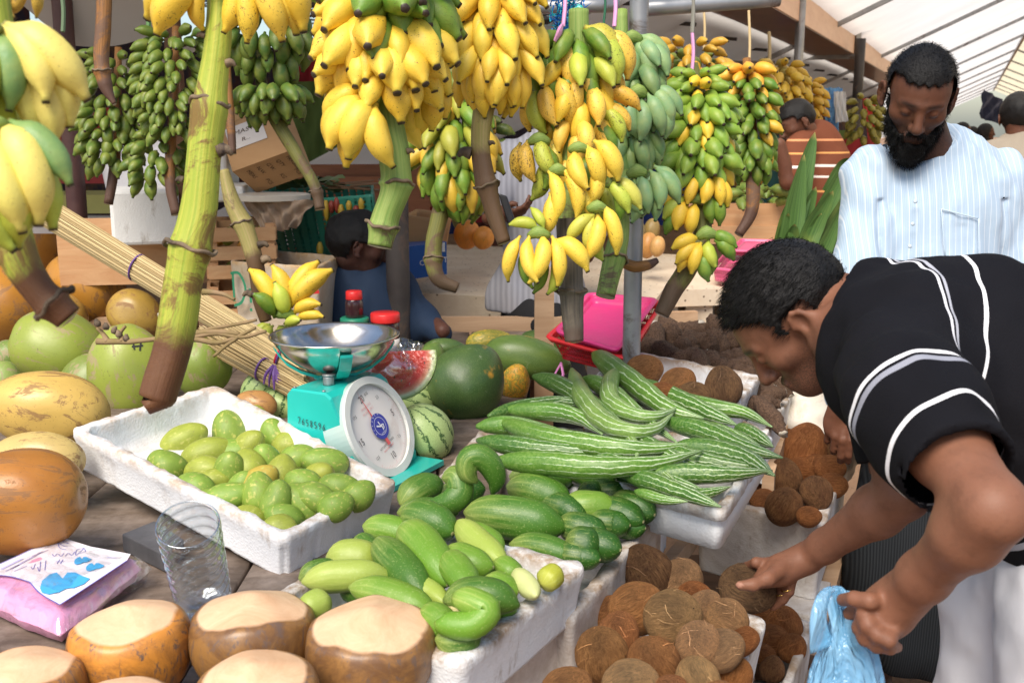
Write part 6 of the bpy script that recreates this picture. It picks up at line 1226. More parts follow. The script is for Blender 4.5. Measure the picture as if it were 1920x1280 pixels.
# reading the dial from the front: right hand = du x ... make a right-handed frame (ur, uvv, dn)
ur = dv.cross(dn).normalized(); uvv = dv
def ring(r0, r1, z0, z1, c, n_, mat, nm, parent, seg=64, cap=False):
    V = []; F = []
    for r, z in ((r0, z0), (r1, z0), (r1, z1), (r0, z1)): V += [c + ur * r * math.cos(a) + uvv * r * math.sin(a) + n_ * z for a in np.linspace(0, 2 * math.pi, seg + 1)[:-1]]
    F = [(i * seg + j, i * seg + (j + 1) % seg, ((i + 1) % 4) * seg + (j + 1) % seg, ((i + 1) % 4) * seg + j) for i in range(4) for j in range(seg)]
    return link(nm, mesh(nm, V, F, mat, False), parent)
def cdisc(c, r, off, n_, mat, nm, parent, seg=64):
    V = [c + ur * r * math.cos(a) + uvv * r * math.sin(a) + n_ * off for a in np.linspace(0, 2 * math.pi, seg + 1)[:-1]]
    return link(nm, mesh(nm, V, [tuple(range(seg))], mat, False), parent)
DR = .112
ring(DR - .004, DR + .006, -.055, .008, dc, dn, mottled('dial_housing', (.30, .50, .46), (.50, .58, .54), 6, .4, .05), 'dial_housing', sc)
ring(DR - .010, DR + .0075, .008, .016, dc, dn, mottled('dial_rim', (.60, .62, .60), (.74, .74, .70), 6, .3, .05, dirt=(.35, .3, .22)), 'dial_rim', sc)
DF = mottled('dial_face', (.74, .68, .66), (.80, .76, .73), 3, .35, 0, dirt=(.62, .50, .45), dirt_amt=.40, coat=.3); df = cdisc(dc, DR - .004, .004, dn, DF, 'dial_face', sc)
INKG = plain('dial_ink', (.10, .09, .10), .5, vary=0); RED_I = plain('needle_red', (.70, .12, .12), .5); BLU_I = plain('badge_blue', (.04, .05, .36), .4); PNK = plain('tick_pink', (.72, .42, .42), .5)
ROT = math.radians(14)
def dp(ang, r): a = math.radians(90 - ang) + ROT; return dc + ur * r * math.cos(a) + uvv * r * math.sin(a)
xr = ur * math.cos(ROT) + uvv * math.sin(ROT); yr = -ur * math.sin(ROT) + uvv * math.cos(ROT)
for s_, a_, h in (('20', 0, .024), ('2.5', 45, .011), ('5', 90, .024), ('7.5', 135, .011), ('10', 180, .024), ('12.5', 225, .011), ('15', 270, .024), ('17.5', 315, .011)):
    text(s_, dp(a_, .076) - yr * h * .35, xr, yr, h, INKG, df, 'dial_number', .0055, align='CENTER', sx=.8)
text('KG', dp(17, .082) - yr * .004, xr, yr, .010, INKG, df, 'dial_lettering', .0055, align='CENTER')
for k, (s_, r_) in enumerate((('SPRING SCALE', .052), ('BALANCE 20KG', .041))): text(s_, dp(0, r_) - xr * .0, xr, yr, .0085, PNK, df, 'dial_lettering', .0055, align='CENTER', sx=.8)
text('NOT LEGAL FOR TRADE', dp(180, .048), xr, yr, .0075, INKG, df, 'dial_lettering', .0055, align='CENTER', sx=.8); text('MADE FOR MARKET', dp(180, .058), xr, yr, .0065, RED_I, df, 'dial_lettering', .0055, align='CENTER', sx=.8)
m = MB()
for k in range(100):
    L = .010 if k % 10 == 0 else .007 if k % 5 == 0 else .004; a = k * 3.6; p, q = dp(a, .099), dp(a, .099 - L); w = (q - p).cross(dn).normalized() * .0004; m.add([v + dn * .0055 for v in (p - w, p + w, q + w, q - w)], [(0, 1, 2, 3)])
m.part('dial_ticks', PNK, df)
na = -4; m = MB(); tip, tail = dp(na, .095), dp(na + 180, .050); w = (tip - tail).cross(dn).normalized(); c_ = dc
m.add([v + dn * .009 for v in (tip, c_ + w * .0035, c_ - w * .0035)], [(0, 1, 2)]); m.add([v + dn * .0092 for v in (c_ + w * .004, tail + w * .006, tail - w * .006, c_ - w * .004)], [(0, 1, 2, 3)]); m.part('needle', RED_I, sc)
bd = cdisc(dc + ur * .004, .031, .0100, dn, BLU_I, 'badge', sc); WHT = plain('badge_white', (.80, .80, .84), .4, vary=0)
def dl(x, y, off=.0118): return dc + ur * .004 + xr * x + yr * y + dn * off
def poly2(P, nm='badge_mark', mat=None, off=.0118): return link(nm, mesh(nm, [dl(x, y, off) for x, y in P], [tuple(range(len(P)))], mat or WHT, False), bd)
V = []; 
for r_ in (.0205, .0215): V += [dl(r_ * math.cos(a), r_ * math.sin(a), .0112) for a in np.linspace(0, 2 * math.pi, 49)[:-1]]
link('badge_ring', mesh('badge_ring', V, [(j, (j + 1) % 48, 48 + (j + 1) % 48, 48 + j) for j in range(48)], WHT, False), bd)
for P in ([(-.015, .003), (-.013, .006), (-.001, -.001), (.001, .002), (.004, -.008), (-.004, -.010)][0:0] or [(-.014, .004), (-.012, .0075), (-.0005, .001), (-.0025, .0115), (.0005, .0125), (.003, -.003), (.000, -.003)], [(.002, -.013), (.005, -.012), (.0065, .002), (.0035, .003)], [(.003, .003), (.013, .000), (.014, -.003), (.004, -.0005)], [(.010, .0), (.013, .0), (.011, -.009), (.008, -.009)], [(.004, -.007), (.0095, -.0085), (.0092, -.011), (.004, -.010)]): poly2(P)
for k in range(7):
    a = math.radians(60 + k * 22); text('HENRSCA'[k], dl(.026 * math.cos(a), .026 * math.sin(a), .0) - ZUP * 0 - (xr * -math.sin(a) + yr * math.cos(a)) * -.002, -(xr * -math.sin(a) + yr * math.cos(a)), xr * math.cos(a) + yr * math.sin(a), .006, WHT, bd, 'badge_lettering', .0112, align='CENTER')
text('HONEST', dl(-.000, -.0185, 0), xr, yr, .005, WHT, bd, 'badge_lettering', .0115, align='CENTER')
# handwritten number on the side
SU, SV = Hh, ZUP; q0 = T1 + Hh * .03 + Sd * .002 - ZUP * .078
DIG = {'7': [(0, 1), (.6, 1), (.2, 0)], '6': [(.5, 1), (.1, .5), (.1, .1), (.5, .1), (.5, .45), (.12, .45)], '5': [(.55, 1), (.1, .95), (.1, .55), (.5, .5), (.45, .05), (.05, .05)], '8': [(.3, .5), (.05, .8), (.3, 1), (.5, .8), (.3, .5), (.05, .2), (.3, 0), (.5, .2), (.3, .5)], '9': [(.5, .6), (.15, .6), (.15, .95), (.5, .95), (.45, .4), (.3, 0)]}
for k, ch in enumerate('7658596'): stroke([(k * .0115 + x * .011, y * .014 - k * .0012) for x, y in DIG[ch]], .0016, q0 - Hh * .005, SU, SV, INK, 'handwritten_digit', sc, 1.0, .001)
quadm([T1 + Hh * .055 + Sd * .003 - ZUP * .118, T1 + Hh * .092 + Sd * .003 - ZUP * .118, T1 + Hh * .092 + Sd * .003 - ZUP * .142, T1 + Hh * .055 + Sd * .003 - ZUP * .142], plain('sticker', (.62, .70, .74), .4), 'sticker', sc, .001)
text('三宝', T1 + Hh * .068 + Sd * .004 - ZUP * .130, Hh, ZUP, .008, INK, sc, 'sticker_lettering', .002)
m = MB(); m.tube([T1 + Hh * .060 + Sd * .004 - ZUP * .127, T1 + Hh * .060 + Sd * .0055 - ZUP * .127], .005, 14, m=3); m.part('sticker_emblem', BLU_I, sc)
# bowl and carrier
bc = D(627, 626, 2.52); BR = .152
def bowl():
    V = []; F = []; seg = 64; P = [(0, -.082), (.25, -.081), (.45, -.075), (.62, -.062), (.78, -.042), (.90, -.018), (.965, -.002), (1, .001), (1.012, -.001), (1.0, -.004), (.965, -.007), (.90, -.022), (.78, -.046), (.62, -.066), (.45, -.079), (.25, -.085), (0, -.086)]
    for r, z in P: V += [bc + Vector((math.cos(a) * r * BR, math.sin(a) * r * BR, z)) for a in np.linspace(0, 2 * math.pi, seg + 1)[:-1]]
    F = [(i * seg + j, i * seg + (j + 1) % seg, (i + 1) * seg + (j + 1) % seg, (i + 1) * seg + j) for i in range(len(P) - 1) for j in range(seg)]
    return mesh('bowl', V, F, CHR, True)
link('bowl', bowl(), sc)
m = MB()
for a in (20, 110):
    a = math.radians(a); X = Vector((math.cos(a), math.sin(a), 0)); P = [bc + X * (f * BR) + ZUP * z for f, z in ((-.93, -.022), (-.88, -.034), (-.76, -.058), (-.55, -.080), (-.3, -.094), (0, -.097), (.3, -.094), (.55, -.080), (.76, -.058), (.88, -.034), (.93, -.022))]
    Y = X.cross(ZUP); V = []; 
    for p in P: V += [p - Y * .014, p + Y * .014, p + Y * .014 - ZUP * .007, p - Y * .014 - ZUP * .007]
    m.add(V, [(i * 4 + j, i * 4 + (j + 1) % 4, (i + 1) * 4 + (j + 1) % 4, (i + 1) * 4 + j) for i in range(10) for j in range(4)] + [(0, 3, 2, 1), (40, 41, 42, 43)])
m.part('bowl_carrier', TEAL, sc)
tz = T1.z
for ox, oy in ((-.035, -.02), (.03, .02)): m = MB(); m.box(Vector((bc.x + ox, bc.y + oy, (tz + bc.z - .10) / 2)), .024, .012, bc.z - .10 - tz + .006, Hh, Vector((-Hh.y, Hh.x, 0))); m.part('post', TEAL, sc)
m = MB(); c_ = T1 + Hh * .06 - Sd * .07; m.tube([c_, c_ + ZUP * .022], .013, 20, m=5); m.tube([c_ + ZUP * .022, c_ + ZUP * .026], .015, 20, m=3); m.part('adjusting_knob', STEEL, sc, True)
for h, s_ in ((.01, .01), (.09, .012), (.085, .2)): m = MB(); c_ = T1 + Hh * h - Sd * s_; m.tube([c_, c_ + ZUP * .003], .004, 10, m=3); m.part('screw', STEEL, sc, True)
# ---------------------------------------------------------------- jars
def lathe(nm, c, P, mat, parent=None, seg=32, X=None):
    V = []
    for r, z in P: V += [c + Vector((math.cos(a) * r, math.sin(a) * r, z)) for a in np.linspace(0, 2 * math.pi, seg + 1)[:-1]]
    F = [(i * seg + j, i * seg + (j + 1) % seg, (i + 1) * seg + (j + 1) % seg, (i + 1) * seg + j) for i in range(len(P) - 1) for j in range(seg)] + [tuple(range(seg - 1, -1, -1)), tuple(range((len(P) - 1) * seg, len(P) * seg))]
    return link(nm, mesh(nm, V, F, mat, True), parent)
DKJ = plain('dark_sauce', (.05, .010, .008), .12, coat=.8); RLID = plain('red_lid', (.72, .03, .03), .35); GLID = plain('green_lid', (.02, .24, .14), .4)
jd = 3.72; c = D(724, 665, jd); c.z = .752; top = D(724, 583, jd).z
j = thing('jar', c, 'dark red sauce jar with a broad red lid behind the scale bowl', 'jar'); h = top - c.z
lathe('jar_body', c, [(.044, 0), (.048, .006), (.048, h - .05), (.045, h - .036), (.042, h - .03)], DKJ, j); lathe('lid', c, [(.050, h - .032), (.051, h - .028), (.051, h - .004), (.048, h)], RLID, j); lathe('paper_label', c, [(.0487, .03), (.0487, h * .45)], LABW, j)
c = D(667, 665, jd); c.z = .752; h2 = D(667, 592, jd).z - c.z
j = thing('jar', c, 'squat jar with a green lid under the small sauce bottle', 'jar'); lathe('jar_body', c, [(.044, 0), (.048, .006), (.048, h2 - .03), (.044, h2 - .022)], DKJ, j); lathe('lid', c, [(.049, h2 - .022), (.050, h2 - .018), (.050, h2 - .003), (.046, h2)], GLID, j)
c = c + ZUP * h2; h3 = D(667, 541, jd).z - c.z
j = thing('bottle', c, 'small dark sauce bottle with a red cap standing on the green-lidded jar', 'bottle'); lathe('bottle_body', c, [(.029, 0), (.032, .004), (.031, h3 * .55), (.028, h3 * .66), (.026, h3 * .7)], plain('brown_sauce', (.045, .015, .02), .15, coat=.8), j); lathe('cap', c, [(.028, h3 * .68), (.029, h3 * .7), (.028, h3 * .97), (.025, h3)], RLID, j)
# ---------------------------------------------------------------- stick brooms
t = NT('coconut_rib'); uv = t.attr('uvc', 1); r = t.n('NewGeometry', out=8); col = t.mix(r, (.22, .14, .05), (.70, .56, .30)); M_RIB = t.done(col, .6, .3)
def bundle(a, b_, r0, r1, n, lab, ties):
    a, b_ = Vector(a), Vector(b_); T = (b_ - a).normalized(); B = basis(T); root = thing('stick_broom', (a + b_) / 2, lab, 'broom', 'palm rib brooms'); rs = random.Random(int(r0 * 1e4)); m = MB()
    for i in range(n):
        q = math.sqrt(rs.random()); an = rs.uniform(0, 6.28); an2 = an + rs.uniform(-.25, .25); w = rs.uniform(.0011, .0019); e0, e1 = rs.uniform(-.06, .06), rs.uniform(-.02, .02)
        P = [a + T * e0 + B @ Vector((math.cos(an) * q * r0 * 1.1, math.sin(an) * q * r0 * .75, 0)), (a + b_) / 2 + B @ Vector((math.cos(an) * q * r0, math.sin(an) * q * r0 * .7, 0)), b_ + T * e1 + B @ Vector((math.cos(an2) * q * r1, math.sin(an2) * q * r1 * .75, 0))]
        V, F, uv = sweep(P, [w, w * 1.1, w], 4, 5, cap=False); m.add(V, F, uv)
    m.part('sticks', M_RIB, root, True)
    for f, mt in ties:
        p = a.lerp(b_, f); r = (r0 + (r1 - r0) * f) * 1.05; P = [p + B @ Vector((math.cos(x) * r, math.sin(x) * r * .76, 0)) for x in np.linspace(0, 6.283, 25)]; V, F, uv = sweep(P, .0035, 6, 40, cap=False); link('tie', mesh('tie', V, F, mt, True), root)
    return root
PURP = plain('purple_tie', (.12, .05, .22), .5); REDT = plain('red_tie', (.5, .02, .05), .5)
bundle(D(45, 372, 3.35), D(572, 694, 3.0), .043, .036, 380, 'thick bundle of pale palm ribs with purple ties leaning across the coconuts', ((.43, PURP), (.93, PURP), (.925, REDT)))
bundle(D(400, 640, 3.08), D(590, 748, 2.9), .034, .03, 160, 'darker second bundle of palm ribs beneath the first', ((.5, PURP),))
m = MB(); p = D(514, 685, 2.94)
for k in range(5): m.tube([p, p + Vector((.01 * (k - 2), -.012, -.02 - .006 * k)), p + Vector((.014 * (k - 2), -.012, -.05 - .008 * (k % 3)))], [.006, .005, .002], 5, m=6, flat=.4)
m.obj('ribbon', PURP, 'purple ribbon tails at the right end of the broom bundle', 'ribbon')
# dried flower stem of the coconuts
tw = thing('flower_stalk', D(330, 640, 3.0), 'brown branching coconut flower stem lying behind the green coconuts', 'stem'); TWG = mottled('twig', (.20, .15, .05), (.30, .20, .11), 20, .8, .4)
for P in ([(180, 640), (250, 640), (330, 630), (420, 612), (480, 600)], [(330, 640), (400, 625), (455, 632), (500, 622)], [(340, 625), (410, 622), (450, 628), (420, 650), (400, 668)], [(300, 645), (300, 620), (306, 590)], [(360, 635), (420, 640), (480, 615)], [(200, 640), (190, 625), (180, 615)], [(230, 640), (225, 625), (235, 612)], [(380, 548), (420, 552), (440, 562)]):
    m = MB(); m.tube([D(x, y, 2.92 - .0003 * (x - 180)) for x, y in P], [PX(6, 3), PX(4, 3), PX(3, 3)], 7, m=14, rough=.003); m.part('twig', TWG, tw, True)
for k in range(5): x, y = 185 + (k * 13) % 80, 612 + (k * 7) % 30; p = D(x, y, 2.9); V, F, uv = sweep([p, p + UP * .02 + RX * .008 * ((k % 3) - 1)], [.006, .009, .010, .006, .004], 7, 6, rough=.002); link('bud', mesh('bud', V, F, M_RING, True, uv), tw)
m = MB(); p = D(302, 592, 2.9); m.tube([p, p + UP * .006 - FW * .004], .009, 12, m=3); m.part('cut_end', M_CUT, tw)
# H mark scratched in the green coconut
CO = [o for o in scene.objects if o.get('label', '').startswith('green coconut marked H')][0]
bpy.context.view_layer.update(); Mi = CO.matrix_world.inverted()
for P in ([(249, 640), (252, 656)], [(264, 640), (262, 658)], [(247, 650), (268, 648)]):
    V = []
    for k in range(7):
        f = k / 6; t0 = D(P[0][0] * (1 - f) + P[1][0] * f, P[0][1] * (1 - f) + P[1][1] * f, 2); a = Mi @ CAM; dr = (Mi @ t0 - a).normalized(); hit, loc, nr, _ = CO.ray_cast(a, dr)
        if hit: w = nr.cross(Mi @ (D(P[1][0], P[1][1], 2)) - Mi @ (D(P[0][0], P[0][1], 2))).normalized() * .010; V += [loc + nr * .006 - w, loc + nr * .006 + w]
    if len(V) > 3: link('mark', mesh('mark', V, [(2 * k, 2 * k + 1, 2 * k + 3, 2 * k + 2) for k in range(len(V) // 2 - 1)], INK, False), CO)
# ---------------------------------------------------------------- pink package
PKG = NT('pink_tissue'); g = PKG.noise(PKG.obj(), 9, 5, .7, 2); PKG.bump(g, .5, .012); PKG = PKG.done(PKG.mix(g, (.78, .30, .52), (.84, .42, .62)), .35, .5, coat=.5, coat_rough=.12)
C4 = [PZ(-70, 1092, .80), PZ(112, 1012, .80), PZ(262, 1046, .80), PZ(112, 1168, .795)]
def pillow(C, h, nx=28, ny=28, seed=0, bulge=.012):
    V = []; F = []; 
    for sgn in (1, -1):
        for j in range(ny + 1):
            for i in range(nx + 1):
                s, u = i / nx, j / ny; v = (C[0] * (1 - s) + C[1] * s) * (1 - u) + (C[3] * (1 - s) + C[2] * s) * u; e = min(s, 1 - s, u, 1 - u); k = min(1, e / .06) ** .5
                z = (-h / 2 + h / 2 * k) if sgn > 0 else (-h / 2 - h / 2 * k); V.append(v + ZUP * (z + (bulge * min(1, e * 4) if sgn > 0 else 0)))
    A = np.array([tuple(v) for v in V]); A += .0025 * np.stack([fbm(A, 26, seed + k, 3) for k in range(3)], 1); w = nx + 1; k = w * (ny + 1)
    F = [(j * w + i, j * w + i + 1, (j + 1) * w + i + 1, (j + 1) * w + i) for j in range(ny) for i in range(nx)]; F += [tuple(k + q for q in reversed(f)) for f in F]
    return A, F
A, F = pillow(C4, .045); org = Vector(A.mean(0)); pk = thing('tissue_package', org, 'pink wrapped package with a white printed label and blue leaf shapes', 'package')
link('package', mesh('package', A, F, PKG, True), pk)
def lp(px, py, dzz=0): return PZ(px, py, .8125 + dzz)
LP = [(-30, 1062), (0, 1056), (60, 1028), (112, 997), (122, 1000), (126, 1010), (170, 1024), (245, 1038), (238, 1050), (175, 1092), (112, 1133), (76, 1112), (55, 1090), (20, 1080), (-30, 1075)]
PAPER = plain('label_paper', (.80, .76, .82), .5, vary=.03); PB = plain('label_blue', (.06, .42, .78), .5); PBD = plain('label_ink_blue', (.13, .14, .50), .5); PLIL = plain('label_lilac', (.48, .46, .72), .5)
lab = link('paper_label', mesh('paper_label', [lp(*p) for p in LP] , [tuple(range(len(LP)))], PAPER, False), pk)
bord = [lp(x, y, .001) for x, y in LP]; V = []
def pline(P, w, mat, nm, dzz=.001): 
    Q = spline([lp(x, y, dzz) for x, y in P], max(6, 4 * len(P))) if len(P) > 2 else np.array([tuple(lp(x, y, dzz)) for x, y in P]); V = []
    for i, p in enumerate(Q):
        T = Vector(Q[min(i + 1, len(Q) - 1)] - Q[max(i - 1, 0)]).normalized(); N = ZUP.cross(T).normalized(); V += [Vector(p) - N * w / 2, Vector(p) + N * w / 2]
    return link(nm, mesh(nm, V, [(2 * i, 2 * i + 1, 2 * i + 3, 2 * i + 2) for i in range(len(Q) - 1)], mat, False), lab)
pline([(-30, 1075), (20, 1080), (55, 1090)], .002, PBD, 'border_line'); pline([(55, 1090), (76, 1112), (112, 1133)], .002, PBD, 'border_line'); pline([(112, 1133), (175, 1092), (238, 1050)], .002, PBD, 'border_line'); pline([(112, 997), (60, 1028), (0, 1056)], .0015, PBD, 'border_line')
for P in ([(158, 1026), (150, 1034), (142, 1040), (144, 1030), (156, 1027), (160, 1033), (150, 1036)], [(140, 1034), (134, 1040), (128, 1036), (122, 1042)], [(120, 1036), (114, 1042), (108, 1037), (102, 1042), (98, 1038)], [(118, 1048), (113, 1056)], [(112, 1048), (107, 1056)], [(121, 1052), (104, 1052)], [(86, 1050), (84, 1068)], [(76, 1052), (74, 1070), (70, 1062)], [(66, 1056), (62, 1066), (58, 1062)], [(112, 1006), (118, 1014), (128, 1018)], [(106, 1008), (114, 1020), (126, 1024)], [(108, 1014), (112, 1026), (124, 1030)]): pline(P, .0011, PBD, 'handwriting')
for a, b_, w in (((2, 1066), (42, 1046), .006), ((20, 1066), (78, 1034), .004), ((84, 1018), (100, 1006), .004), ((26, 1070), (50, 1060), .002), ((10, 1070), (36, 1058), .002), ((200, 1044), (218, 1045), .002), ((60, 1042), (90, 1030), .002)): pline([a, b_], w, PLIL, 'printed_line')
def leafs(cx_, cy_, s_, nm='printed_leaf'):
    P = [(-.5, .12), (-.46, -.05), (-.30, -.20), (-.16, -.24), (-.04, -.10), (.06, -.24), (.22, -.24), (.36, -.16), (.52, -.10), (.40, .02), (.22, .10), (.02, .13), (-.10, .20), (-.32, .26), (-.46, .22)]
    return link(nm, mesh(nm, [lp(cx_ + x * s_, cy_ + y * s_ * .9, .0015) for x, y in P], [tuple(range(len(P)))], PB, False), lab)
leafs(121, 1092, 92); leafs(155, 1050, 32); leafs(178, 1062, 34); pline([(110, 1110), (122, 1100), (140, 1102)], .0015, PB, 'printed_stem')
A2, F2 = pillow([C4[0], C4[1], C4[2] + Vector((.02, .0, 0)), C4[3]], .05, seed=4, bulge=.016); link('clear_wrap', mesh('clear_wrap', A2 + np.array([0, 0, .0035]), F2, M_FILM, True), pk)
# slate block, clear tube
m = MB(); a, b_, c_, d_ = PZ(228, 1000, .785), PZ(290, 975, .785), PZ(345, 1010, .785), PZ(310, 1040, .785); m.add([a, b_, c_, d_] + [p - ZUP * .036 for p in (a, b_, c_, d_)], [(0, 1, 2, 3), (7, 6, 5, 4), (0, 4, 5, 1), (1, 5, 6, 2), (2, 6, 7, 3), (3, 7, 4, 0)]); bevel(m.obj('stone_block', mottled('grey_stone', (.045, .045, .05), (.11, .11, .12), 9, .7, .3), 'dark grey stone block between the package and the mango box', 'block'), .003)
t = NT('clear_plastic'); tr = t.n('BsdfTransparent', {'Color': (.93, .96, .98, 1)}); gl = t.n('BsdfGlossy', {'Roughness': .06, 'Color': (.85, .92, .98, 1)}); lw = t.n('LayerWeight', {'Blend': .45}, 1); mx = t.n('MixShader', {0: t.math('MULTIPLY_ADD', lw, .75, .16), 1: tr, 2: gl}); t.t.links.new(mx, t.out.inputs[0]); M_CLEAR = t.m
tb0, tb1 = PZ(385, 1140, .755), D(352, 982, 1.66); T = (tb1 - tb0); n_ = 40; mm = 64; V = []; B = basis(T)
for i in range(mm):
    f = i / (mm - 1); p = tb0.lerp(tb1, f)
    for j_ in range(n_): a = j_ / n_ * 2 * math.pi; r = .0475 - .004 * (1 - f) + .0026 * math.sin(f * 9 * 6.28 + 1.6 * math.sin(a * 2)); V.append(p + B @ Vector((math.cos(a) * r, math.sin(a) * r, 0)))
F = [(i * n_ + j_, i * n_ + (j_ + 1) % n_, (i + 1) * n_ + (j_ + 1) % n_, (i + 1) * n_ + j_) for i in range(mm - 1) for j_ in range(n_)]; F.append(tuple(range(n_ - 1, -1, -1)))
m = MB(); m.add(V, F); V, F, uv = sweep([tb1 + B @ Vector((math.cos(a) * .048, math.sin(a) * .048, 0)) for a in np.linspace(0, 6.283, 33)], .0012, 5, 64, cap=False); m.add(V, F)
m.obj('plastic_tumbler', M_CLEAR, 'clear wavy-sided plastic tumbler standing before the mango box', 'tumbler', smooth=True)
# ---------------------------------------------------------------- sack, leaves
SACK = mottled('woven_sack', (.62, .58, .50), (.76, .72, .64), 10, .8, .3, 200, .003, dirt=(.42, .34, .25)); rs = random.Random(1)
def sackf(Dr): r = 1 + .16 * fbm(Dr, 2.0, 12, 4); return np.stack([Dr[:, 0] * .13 * r, Dr[:, 1] * .14 * r, Dr[:, 2] * .17 * r], 1)
V, F, uv, _ = blob(sackf, 60, 44); tag(link('sack', mesh('sack', V, F, SACK, True), loc=D(1535, 800, 3.15)), 'crumpled off-white woven sack beside the hand of the standing man', 'sack')
t = NT('pandan_leaf'); uv = t.attr('uvc', 1); u = t.n('SeparateXYZ', {0: uv}, 0); st = t.noise(t.vec(uv, (40, .8, 1)), 1.0, 3); s_ = t.n('SeparateXYZ', {0: uv}, 1)
col = t.mix(t.step(st, .35, .65), (.045, .11, .028), (.13, .24, .06)); col = t.mix(t.step(s_, .95, 1.0), col, (.45, .38, .12)); col = t.mix(t.step(t.noise(t.obj(), 3, 4), .55, .7), col, (.26, .32, .07)); t.bump(st, .3, .004); M_PAN = t.done(col, .32, .5, coat=.15)
pl_ = thing('pandan_plant', D(1500, 520, 3.4), 'upright bundle of long pointed dark green leaves left of the standing man', 'plant')
for (x0, y0, xm, ym, x1, y1, w, dd) in [(1466, 540, 1492, 400, 1528, 248, 34, 0), (1480, 540, 1494, 420, 1508, 290, 22, -.03), (1500, 540, 1530, 440, 1590, 300, 36, .04), (1520, 540, 1556, 450, 1612, 330, 34, 0), (1530, 540, 1562, 480, 1606, 400, 32, -.03), (1455, 520, 1476, 420, 1512, 330, 26, .05), (1490, 540, 1520, 440, 1562, 358, 30, -.05), (1510, 540, 1540, 480, 1585, 380, 24, -.07), (1540, 545, 1570, 500, 1602, 440, 30, -.05), (1485, 540, 1500, 440, 1530, 350, 26, .02), (1550, 360, 1580, 310, 1610, 306, 16, .05), (1475, 560, 1480, 480, 1490, 420, 30, 0), (1545, 560, 1580, 520, 1602, 480, 30, 0), (1500, 560, 1512, 480, 1540, 400, 30, -.02), (1470, 560, 1478, 430, 1500, 370, 26, .06), (1510, 560, 1545, 430, 1600, 350, 32, .07), (1535, 560, 1565, 450, 1598, 380, 30, .05), (1460, 560, 1470, 470, 1478, 400, 28, .04)]:
    P = spline([D(x0, y0, 3.4 + dd), D(xm, ym, 3.38 + dd), D(x1, y1, 3.34 + dd)], 22); V = []; uvl = []
    for i, p in enumerate(P):
        f = i / 21; ww = PX(w, 3.4) * .66 * min(1, (1 - f) ** .55 * 1.6 + .02); T = Vector(P[min(i + 1, 21)] - P[max(i - 1, 0)]).normalized(); N = T.cross(Vector((0, 1, .2))).normalized(); Z_ = N.cross(T)
        V += [Vector(p) - N * ww, Vector(p) - N * ww * .5 + Z_ * ww * .22, Vector(p) + Z_ * ww * .38, Vector(p) + N * ww * .5 + Z_ * ww * .22, Vector(p) + N * ww]; uvl += [(k / 4, f) for k in range(5)]
    F = [(i * 5 + k, i * 5 + k + 1, (i + 1) * 5 + k + 1, (i + 1) * 5 + k) for i in range(21) for k in range(4)]; link('leaf', mesh('leaf', V, F, M_PAN, True, uvl), pl_)
